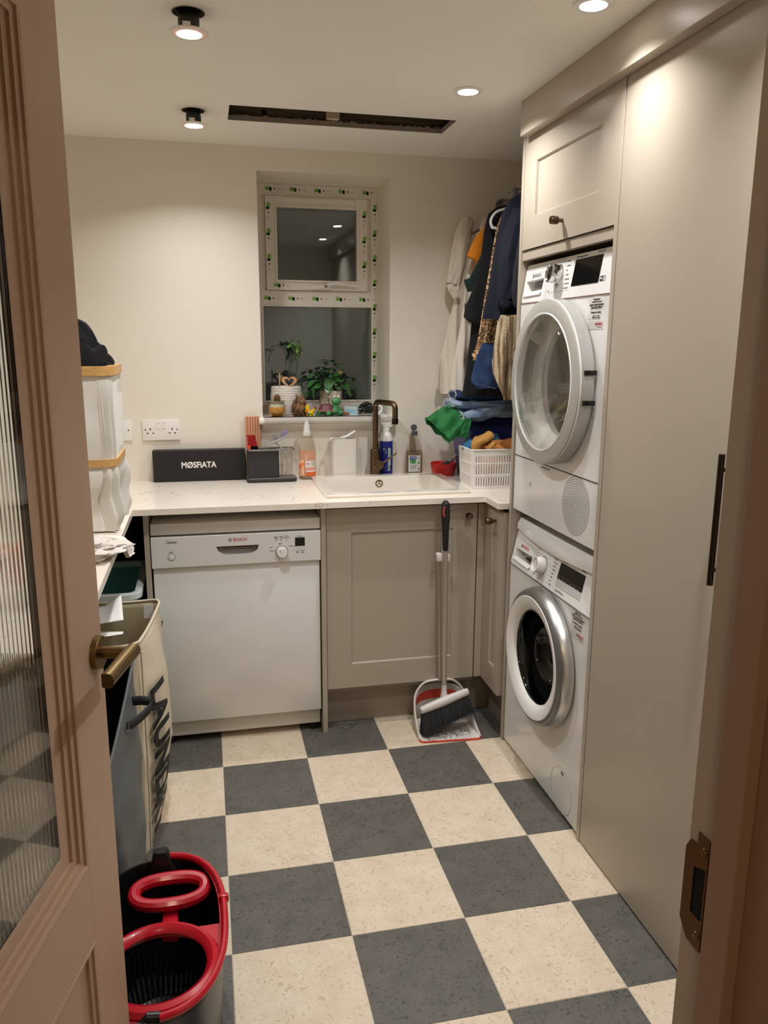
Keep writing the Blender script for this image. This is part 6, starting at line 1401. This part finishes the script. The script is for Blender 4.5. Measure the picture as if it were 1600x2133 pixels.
# trailing plant behind with bare arching stems
lg1 = mat('leaf_green', (110, 150, 66), .45, c2=(80, 122, 52), ns=30); lg2 = mat('dark_leaf', (40, 60, 34), .5); stm = mat('stem_green', (58, 66, 42), .6)
def leafmesh(L_=.03, W_=.018, curl=.3, fold=.15, n=6):
    bm = bmesh.new(); rows = []
    for i in range(n+1):
        s = i/n; w_ = W_*.5*math.sin(pi*min(1, s*.94+.06))**.6; z = -curl*L_*s*s; rows.append([bm.verts.new((L_*s, -w_, z+fold*w_)), bm.verts.new((L_*s, 0, z)), bm.verts.new((L_*s, w_, z+fold*w_))])
    for a, b in zip(rows, rows[1:]):
        for j in range(2): bm.faces.new((a[j], a[j+1], b[j+1], b[j]))
    me = bpy.data.meshes.new('leaf'); bm.to_mesh(me); bm.free(); me.shade_smooth(); return me
def leaf(me, m_, p, az, el, roll=0, s=1, parent=None):
    if not me.materials: me.materials.append(m_)
    o = bpy.data.objects.new('leaf', me); COL.objects.link(o); o.parent = parent
    o.location = V(p)-parent.location; o.rotation_euler = (Matrix.Rotation(az, 3, 'Z') @ Matrix.Rotation(-el, 3, 'Y') @ Matrix.Rotation(roll, 3, 'X')).to_euler(); o.scale = (s, s, s); return o
random.seed(12)
t = thing('houseplant', 'leggy plant with bare stems and a green tuft rising from the ribbed white pot', 'houseplant', (.80, .64, ZS+.1))
lm_a, lm_b = leafmesh(.038, .016, .6), leafmesh(.026, .012, .4)
tops = []
stems = [[(.81, .64, ZS+.10), (.835, .65, ZS+.17), (.838, .655, ZS+.23), (.820, .655, ZS+.285)], [(.815, .645, ZS+.10), (.842, .655, ZS+.18), (.845, .66, ZS+.24), (.835, .66, ZS+.295)], [(.80, .64, ZS+.10), (.822, .655, ZS+.19), (.818, .66, ZS+.26), (.800, .66, ZS+.292)],
         [(.800, .66, ZS+.292), (.775, .66, ZS+.287), (.748, .66, ZS+.275), (.735, .66, ZS+.262), (.72, .66, ZS+.225)], [(.82, .65, ZS+.10), (.845, .65, ZS+.14), (.86, .65, ZS+.125)]]
for P in stems:
    bm = nb(); tube(bm, smoothpts(P, 5), .0013, 6); obj('stem', bm, stm, t)
for i in range(26):
    a = random.random()*2*pi; p = V((.838+random.uniform(-.022, .020), .655+random.uniform(-.012, .012), ZS+.288+random.uniform(-.018, .022))); leaf(lm_a, lg1, p, a, random.uniform(-.9, .9), random.uniform(-.6, .6), random.uniform(.5, .85), t)
for p, a, el in (((.85, .65, ZS+.28), -.2, -1.1), ((.852, .655, ZS+.272), .1, -1.3), ((.836, .65, ZS+.27), -.6, -1.4)): leaf(lm_a, lg1, p, a, el, 0, 1.3, t)
for i in range(22):
    k = random.choice([(.735, .266), (.80, .288), (.806, .30), (.818, .17), (.835, .16), (.84, .145)]); leaf(lm_b, lg2, V((k[0]+random.uniform(-.014, .014), .66+random.uniform(-.01, .01), ZS+k[1]+random.uniform(-.010, .010))), random.random()*6.3, random.uniform(-.8, .6), random.uniform(-.7, .7), random.uniform(.5, .9), t)
# kalanchoe
cx, cy_ = .985, .64
t = thing('ribbed_pot', 'cream pot with a raised scale pattern holding the bushy green plant', 'plant pot', (cx, cy_, ZS)); t.name = 'patterned_pot'
obj('pot', lathe(nb(), [(.034, 0), (.038, .002), (.0415, .03), (.0445, .07), (.047, .098), (.047, .1), (.044, .1005), (.043, .088), (.003, .086)], (cx, cy_, ZS), (0, 0, 1), 44), mat('cream_pottery', (222, 210, 194), .55), t)
bm = nb()
for r_ in range(9):
    zz = .020+.0088*r_; rad = .0405+.0065*(zz/.1)
    for i in range(26):
        a = 2*pi*(i+.5*(r_ % 2))/26; p = V((cx+rad*cos(a), cy_+rad*sin(a), ZS+zz)); sphere(bm, p, .0042, .8, .8, 1.0, 1)
q = obj('raised_scales', bm, bpy.data.materials['cream_pottery'], t); q['kind'] = 'stuff'
obj('soil', lathe(nb(), [(.0425, .089), (.004, .094)], (cx, cy_, ZS), (0, 0, 1), 24), bpy.data.materials['dark_soil'], t)
t = thing('kalanchoe', 'bushy dark green plant with scalloped leaves and a budding top on the sill centre', 'houseplant', (cx, cy_, ZS+.09))
big = leafmesh(.046, .044, .45, .12, 8); med = leafmesh(.032, .026, .4, .15, 6); kg = mat('kalanchoe_leaf', (70, 120, 60), .3, c2=(48, 92, 46), ns=24); kg2 = mat('young_leaf', (84, 124, 52), .4)
for i in range(46):
    a = random.uniform(0, 2*pi); rr_ = random.uniform(.01, .055)*(1.25 if abs(cos(a)) > .5 else .8); z = ZS+random.uniform(.095, .175)-.35*max(0, rr_-.045); p = V((cx+.0+rr_*cos(a)*1.25, min(cy_+rr_*sin(a)*.9, .725), z)); leaf(big, kg, p, a+random.uniform(-.4, .4), random.uniform(-.6, .5), random.uniform(-.4, .4), random.uniform(.6, 1.0), t)
for (px_, py_, pz_, a, el, s) in ((.895, .60, .105, pi, -.5, 1.15), (.905, .595, .12, pi*1.1, -1.2, 1.1), (1.035, .585, .12, -.5, -.6, 1.1), (.93, .58, .125, pi*1.3, .1, .8), (1.07, .61, .13, 0, -.5, .9), (.88, .62, .15, pi*.95, .2, .9)): leaf(big, kg, (px_, py_, ZS+pz_), a, el, 0, s, t)
for i in range(30):
    a = random.uniform(0, 2*pi); p = V((1.0+.035*random.gauss(0, .6), cy_-.01+.02*random.gauss(0, .6), ZS+random.uniform(.165, .225))); leaf(med, kg, p, a, random.uniform(-.2, .9), 0, random.uniform(.5, .9), t)
for i in range(10): leaf(med, kg, V((1.07+random.uniform(-.02, .02), .64+random.uniform(-.02, .02), ZS+random.uniform(.09, .16))), random.uniform(-1.2, 1.2), random.uniform(-.8, .6), 0, random.uniform(.6, .9), t)
bm = nb()
for i in range(12):
    a = random.random()*2*pi; e = V((cx+.06*cos(a)*1.1, min(cy_+.04*sin(a), .72), ZS+random.uniform(.11, .19))); tube(bm, smoothpts([(cx, cy_, ZS+.088), (cx+.02*cos(a), cy_+.015*sin(a), ZS+.12), e], 4), .0017, 6)
q = obj('stems', bm, stm, t); q['kind'] = 'stuff'
bm = nb()
for i in range(16): sphere(bm, (1.018+random.uniform(-.012, .012), .60+random.uniform(-.006, .006), ZS+.175+random.uniform(-.009, .012)), .0034, 1, 1, 1.4, 1)
obj('flower_buds', bm, kg2, t)['kind'] = 'stuff'
sphere_ = nb(); sphere(sphere_, (1.020, .594, ZS+.178), .0045, 1, 1, 1.3, 1); obj('open_bud', sphere_, mat('salmon_petal', (220, 140, 104), .5), t)
# glazed jar with pine cone
cx, cy_ = .7425, .548
t = thing('glazed_jar', 'small honey yellow glazed pottery jar at the left front corner of the sill', 'jar', (cx, cy_, ZS))
obj('jar_body', lathe(nb(), [(.021, 0), (.025, .001), (.032, .010), (.0350, .022), (.0345, .034), (.0325, .0395)], (cx, cy_, ZS), (0, 0, 1), 40), mat('honey_glaze', (196, 142, 66), .22, coat=.4, c2=(178, 122, 52), ns=90), t)
obj('pale_green_band', lathe(nb(), [(.0325, .0395), (.0305, .046), (.029, .051)], (cx, cy_, ZS), (0, 0, 1), 40, False), mat('sage_glaze', (178, 180, 146), .25, coat=.4), t)
obj('grey_rim', lathe(nb(), [(.029, .051), (.030, .056), (.0335, .0615), (.0325, .063), (.028, .058), (.027, .05), (.027, .03), (.003, .028)], (cx, cy_, ZS), (0, 0, 1), 40, False), mat('stone_glaze', (152, 138, 116), .35), t)
t = thing('pine_cone', 'small brown pine cone standing in the honey glazed jar', 'pine cone', (cx, cy_, ZS+.05)); bm = nb(); sphere(bm, (cx+.002, cy_, ZS+.068), .012, 1, 1, 1.7, 2); obj('core', bm, mat('cone_brown', (92, 66, 42), .8), t)
bm = nb()
for i in range(60):
    a = i*2.4; k = i/60; r_ = .0128*sin(pi*(.12+.86*(1-k))); p = V((cx+.002+r_*cos(a), cy_+r_*sin(a), ZS+.050+.040*k)); lathe(bm, [(.0036, 0), (.0024, .0022), (.0004, .003)], p, (cos(a)*.8, sin(a)*.8, .5), 5)
q = obj('scales', bm, mat('cone_scale', (126, 94, 62), .8), t); q['kind'] = 'stuff'
# carved owl / hedgehog figure
cx, cy_ = .8375, .552; br = mat('carved_brown_clay', (138, 102, 66), .7, c2=(74, 50, 32), ns=75, p0=.42, p1=.56, stretch=(1, 1, .5), bump=1, bd=.004)
t = thing('hedgehog_figure', 'brown carved clay hedgehog figure between the jar and the yellow bird whistle', 'figurine', (cx, cy_, ZS))
bm = nb(); sphere(bm, (cx, cy_, ZS+.034), .033, 1.0, .8, 1.1, 3); sphere(bm, (cx+.004, cy_-.002, ZS+.062), .023, 1, .85, .95, 3); lathe(bm, [(.027, 0), (.030, .02), (.028, .04)], (cx+.001, cy_, ZS), (0, 0, 1), 24, sy=.85); sphere(bm, (cx+.014, cy_-.018, ZS+.058), .010, 1.2, 1, .8, 2)
for dx in (-.011, .012): sphere(bm, (cx+dx-.004+.004, cy_, ZS+.084), .0055, .8, .7, 1.4, 2)
o = obj('body', bm, br, t); mod_remesh(o, .0016, 3)
bm = nb(); random.seed(4)
for i in range(60):
    u = random.random(); v_ = random.random(); a = R(200+130*u); p = V((cx-.002+.031*cos(a)*(1-.2*v_), cy_+.026*sin(a)*(1-.15*v_), ZS+.012+.055*v_)); tube(bm, smoothpts([p, p+V((-.003, -.0015, -.006)), p+V((-.0065, -.001, -.011))], 2), [.0013]*5, 5)
q = obj('carved_spines', bm, mat('dark_clay_spines', (96, 66, 42), .8), t); q['kind'] = 'stuff'
bm = nb(); lathe(bm, [(.0075, 0), (.008, .002), (.006, .0035), (.005, .001)], (cx+.016, cy_-.026, ZS+.062), (.2, -1, .1), 16, False); obj('muzzle_ring', bm, mat('pale_clay', (176, 140, 98), .6), t); bm = nb(); sphere(bm, (cx+.006, cy_-.021, ZS+.070), .0026, sub=1); sphere(bm, (cx+.017, cy_-.029, ZS+.061), .003, sub=1); obj('eye_and_nose', bm, M['btext'], t)
bm = nb()
tube(bm, smoothpts([(cx+.018, cy_-.016, ZS+.03), (cx+.024, cy_-.022, ZS+.045), (cx+.022, cy_-.024, ZS+.056)], 4), [.004]*9, 8); obj('paw', bm, br, t)
# yellow bird whistle
cx, cy_ = .880, .530; yl = mat('glossy_yellow', (236, 196, 12), .2, coat=.5)
t = thing('bird_whistle', 'yellow ceramic bird whistle with orange spout and painted wing on the sill', 'figurine', (cx, cy_, ZS))
bm = nb(); sphere(bm, (cx, cy_, ZS+.012), .0155, 1.0, .9, .78, 3); sphere(bm, (cx-.011, cy_, ZS+.030), .0105, .85, .85, 1.25, 3); sphere(bm, (cx-.009, cy_, ZS+.021), .012, 1, .9, 1, 3); sphere(bm, (cx-.012, cy_, ZS+.040), .0088, .95, .9, .95, 3); lathe(bm, [(.0135, 0), (.0145, .004), (.013, .01)], (cx, cy_, ZS), (0, 0, 1), 24)
cyl(bm, (cx+.006, cy_, ZS+.014), (cx+.021, cy_, ZS+.032), .0058, .0050, 16); o = obj('body', bm, yl, t); mod_remesh(o, .0011, 3)
bm = nb(); cyl(bm, (cx+.0195, cy_, ZS+.0303), (cx+.0255, cy_, ZS+.0375), .0058, .0056, 16); obj('spout_tip', bm, mat('brick_glaze', (150, 66, 40), .35), t)
bm = nb(); sphere(bm, (cx-.013, cy_-.011, ZS+.020), .0065, .8, .35, 1.4, 2); obj('orange_patch', bm, mat('orange_glaze', (226, 82, 28), .3), t); bm = nb(); sphere(bm, (cx-.004, cy_-.0125, ZS+.0095), .0085, 1.3, .3, .55, 2); obj('green_patch', bm, mat('grass_glaze', (70, 150, 40), .3), t); bm = nb(); tube(bm, smoothpts([(cx-.008, cy_-.0155, ZS+.026), (cx-.011, cy_-.0155, ZS+.019), (cx-.006, cy_-.016, ZS+.014)], 4), .0011, 6); obj('white_stroke', bm, M['wplastic'], t)
t = thing('small_trinket', 'tiny red and white trinket lying behind the bird whistle', 'trinket', (.905, .55, ZS)); bm = nb(); tube(bm, [V((.918+.004*cos(a*pi/6), .562, ZS+.0062+.004*sin(a*pi/6))) for a in range(12)], .0013, 6, True); obj('ring', bm, mat('dull_red', (150, 70, 56), .5), t); bm = nb(); tube(bm, [(.902, .562, ZS+.002), (.914, .562, ZS+.004)], .0012, 6); obj('stem', bm, M['wplastic'], t)
# green turtle
cx, cy_ = .968, .545; tg_ = mat('turtle_green', (86, 150, 92), .4, c2=(66, 128, 76), ns=40, bump=.3, bd=.001)
t = thing('turtle_figurine', 'green smiling turtle figurine with a maroon shell on the sill', 'figurine', (cx, cy_, ZS))
bm = nb(); sphere(bm, (cx-.006, cy_, ZS+.016), .034, 1.2, .85, .48, 3); sphere(bm, (cx+.020, cy_-.004, ZS+.020), .020, 1.0, .9, .95, 3); cyl(bm, (cx+.021, cy_-.005, ZS+.018), (cx+.024, cy_-.008, ZS+.055), .0155, .012, 20)
sphere(bm, (cx+.024, cy_-.009, ZS+.060), .0195, 1.0, .95, .92, 3); sphere(bm, (cx+.031, cy_-.016, ZS+.055), .012, 1.05, .9, .8, 3)
for px_, py_ in ((-.046, -.004), (-.012, -.028), (.044, -.010)): sphere(bm, (cx+px_, cy_+py_, ZS+.010), .012, 1.0, 1.1, 1.0, 2)
lathe(bm, [(.010, 0), (.011, .008), (.006, .02)], (cx-.012, cy_-.028, ZS), (0, 0, 1), 16); lathe(bm, [(.012, 0), (.013, .012), (.008, .034)], (cx+.040, cy_-.006, ZS), (0, 0, 1), 16)
sphere(bm, (cx-.052, cy_-.002, ZS+.005), .009, 1.6, 1, .6, 2)
for ex_ in (.016, .033): sphere(bm, (cx+ex_, cy_-.013, ZS+.0775), .006, 1, 1, 1, 2)
o = obj('body', bm, tg_, t); mod_remesh(o, .0016, 5)
bm = nb(); rings = []
for r_, h in ((.036, 0.018), (.037, .022), (.034, .028), (.027, .044), (.022, .0475), (.003, .049)): rings.append([V((cx-.014+r_*1.05*cos(2*pi*i/30)*(1 if cos(2*pi*i/30) < 0 else .78), cy_-.001+r_*.86*sin(2*pi*i/30), ZS+h)) for i in range(30)])
loft(bm, rings, True); obj('shell', bm, mat('maroon_shell', (120, 66, 70), .5, c2=(96, 50, 54), ns=60, bump=.6, bd=.002), t)
bm = nb()
for i in range(26):
    a = 2*pi*i/26; k = 1 if cos(a) < 0 else .78; p = V((cx-.014+.0375*1.05*cos(a)*k, cy_-.001+.0375*.86*sin(a), ZS+.0205)); sphere(bm, p, .0042, .8, .8, 1.3, 1)
q = obj('shell_edge', bm, mat('straw_edge', (156, 134, 92), .6), t); q['kind'] = 'stuff'
for ex_ in (.0155, .0335):
    bm = nb(); sphere(bm, (cx+ex_, cy_-.0165, ZS+.080), .0052, 1, 1, 1.05, 2); e = obj('eye', bm, M['wplastic'], t); bm = nb(); sphere(bm, (cx+ex_+.002, cy_-.0212, ZS+.0795), .0013, sub=1); obj('pupil', bm, M['black'], e)
bm = nb(); tube(bm, smoothpts([(cx+.016, cy_-.0268, ZS+.058), (cx+.019, cy_-.0280, ZS+.054), (cx+.027, cy_-.0290, ZS+.0505), (cx+.036, cy_-.0275, ZS+.052), (cx+.039, cy_-.0255, ZS+.0545)], 4), .0007, 6); obj('smile', bm, M['btext'], t)
bm = nb()
for a in (-.5, 0, .5): tube(bm, [(cx+.020+a*.008, cy_-.040, ZS+.003), (cx+.020+a*.009, cy_-.0405, ZS+.010)], .0008, 5)
bm.free()
t = thing('wire_twig', 'dark wire twig stuck between the turtle shell and the pot behind', 'twig', (cx-.004, cy_+.02, ZS+.045)); bm = nb()
tube(bm, [(cx-.002, cy_+.028, ZS+.0), (cx-.002, cy_+.028, ZS+.072)], .0014, 6)
for z_ in (.060, .068): tube(bm, [(cx-.012, cy_+.028, ZS+z_+.004), (cx-.002, cy_+.028, ZS+z_-.002), (cx+.010, cy_+.028, ZS+z_+.001)], .0012, 6)
obj('twig', bm, mat('dark_wire', (56, 34, 30), .5), t)
# right side: blue box, leaf litter, black pouch, tape reel
t = thing('blue_box', 'small pale blue and white cardboard box on the right of the sill', 'box', (1.075, .60, ZS), R(-24)); bb_m = mat('pale_blue_card', (120, 172, 196), .5)
obj('carton', box(nb(), -.0275, .0275, -.035, .035, 0, .034, .001), bb_m, t, local=True); obj('white_band', box(nb(), -.0278, .0278, -.0353, -.010, .0345*.0, .0344, .0005), mat('pale_white_card', (206, 214, 216), .45), t, local=True); obj('blue_label', box(nb(), -.021, .024, -.0358, -.0352, .003, .023), mat('sky_label', (150, 196, 212), .45), t, local=True)
t = obj('dried_leaf', blob((1.035, .553, ZS+.006), .018, .010, .007, 3, .5, 4), mat('dry_leaf', (168, 122, 92), .8)); tagp(t, 'curled dry brown leaf beside the turtle figurine', 'leaf')
t = obj('black_pouch', blob((1.135, .60, ZS+.024), .030, .022, .026, 5, .35, 3), mat('glossy_black_pouch', (12, 12, 13), .2)); tagp(t, 'small shiny black pouch next to the blue box on the sill', 'pouch')
t = thing('tape_reel', 'white round tape reel lying at the right end of the sill', 'tape', (1.178, .60, ZS)); bm = nb(); lathe(bm, [(.012, 0), (.021, 0), (.0215, .012), (.012, .012)], (1.182, .585, ZS+.022), (0, -1, .1), 30, False); obj('reel', bm, M['wplastic'], t)
t = obj('blue_cloth', box(nb(), 1.16, 1.216, .62, .70, ZS, ZS+.004, .001), mat('pale_blue_cloth', (160, 196, 204), .8)); t.name = 'blue_card'; tagp(t, 'flat pale blue card at the far right end of the sill', 'card')
t = thing('small_tools', 'thin brass and black oddments lying in front of the black pouch', 'oddments', (1.12, .563, ZS)); bm = nb(); tube(bm, [(1.09, .568, ZS+.002), (1.15, .562, ZS+.002)], .0015, 6); obj('rod', bm, M['black'], t); bm = nb(); tube(bm, [V((1.115+.005*cos(a*pi/6), .560, ZS+.006+.005*sin(a*pi/6))) for a in range(12)], .0014, 6, True); obj('brass_ring', bm, M['brass'], t)
for k in range(4):
    t = obj('crumpled_wrapper', blob((.93+.05*k, .715-.008*(k % 2), ZS+.009), .022, .014, .011, k, .6, 4), mat('grey_film', (186, 182, 176), .4)) if False else None
# dirt and crumbs on the floor
random.seed(21); bm = nb()
for (x, y, n, s_) in ((1.245, -.545, 6, .02), (1.16, -.52, 3, .015), (1.56-.1, -.30, 10, .02), (.90, .045, 14, .05), (1.36, .0, 6, .03)):
    for i in range(n): sphere(bm, (x+random.gauss(0, s_), min(y+random.gauss(0, s_*.6), .055), .001), random.uniform(.0008, .002), 1.5, 1, .6, 1)
q = obj('crumbs', bm, mat('white_crumb', (222, 214, 200), .8), fl); q['kind'] = 'stuff'

# groups of like things
for nm_, gname in (('ceiling_downlight', 'flush downlights in the ceiling'), ('hanging_downlight', 'downlights hanging from their ceiling holes'), ('clothes_hanger', 'clothes hangers on the rail'), ('laundry_bag', 'laundry bags standing under the left worktop'), ('tall_cabinet', 'tall plain cabinets along the right wall'), ('jeans', 'jeans heaped on the navy basket'), ('wall_socket', 'wall plates on the back wall'), ('end_panel', 'greige end panels under the worktop'), ('ribbed_sock', 'socks in the white basket'), ('blue_cloth', 'blue cloths in the white basket'), ('recess_panel', 'black panels in the dark recess'), ('spray_bottle', 'spray bottles behind the sink')):
    for o_ in bpy.data.objects:
        if o_.parent is None and o_.name.split('.')[0] == nm_: o_['group'] = gname
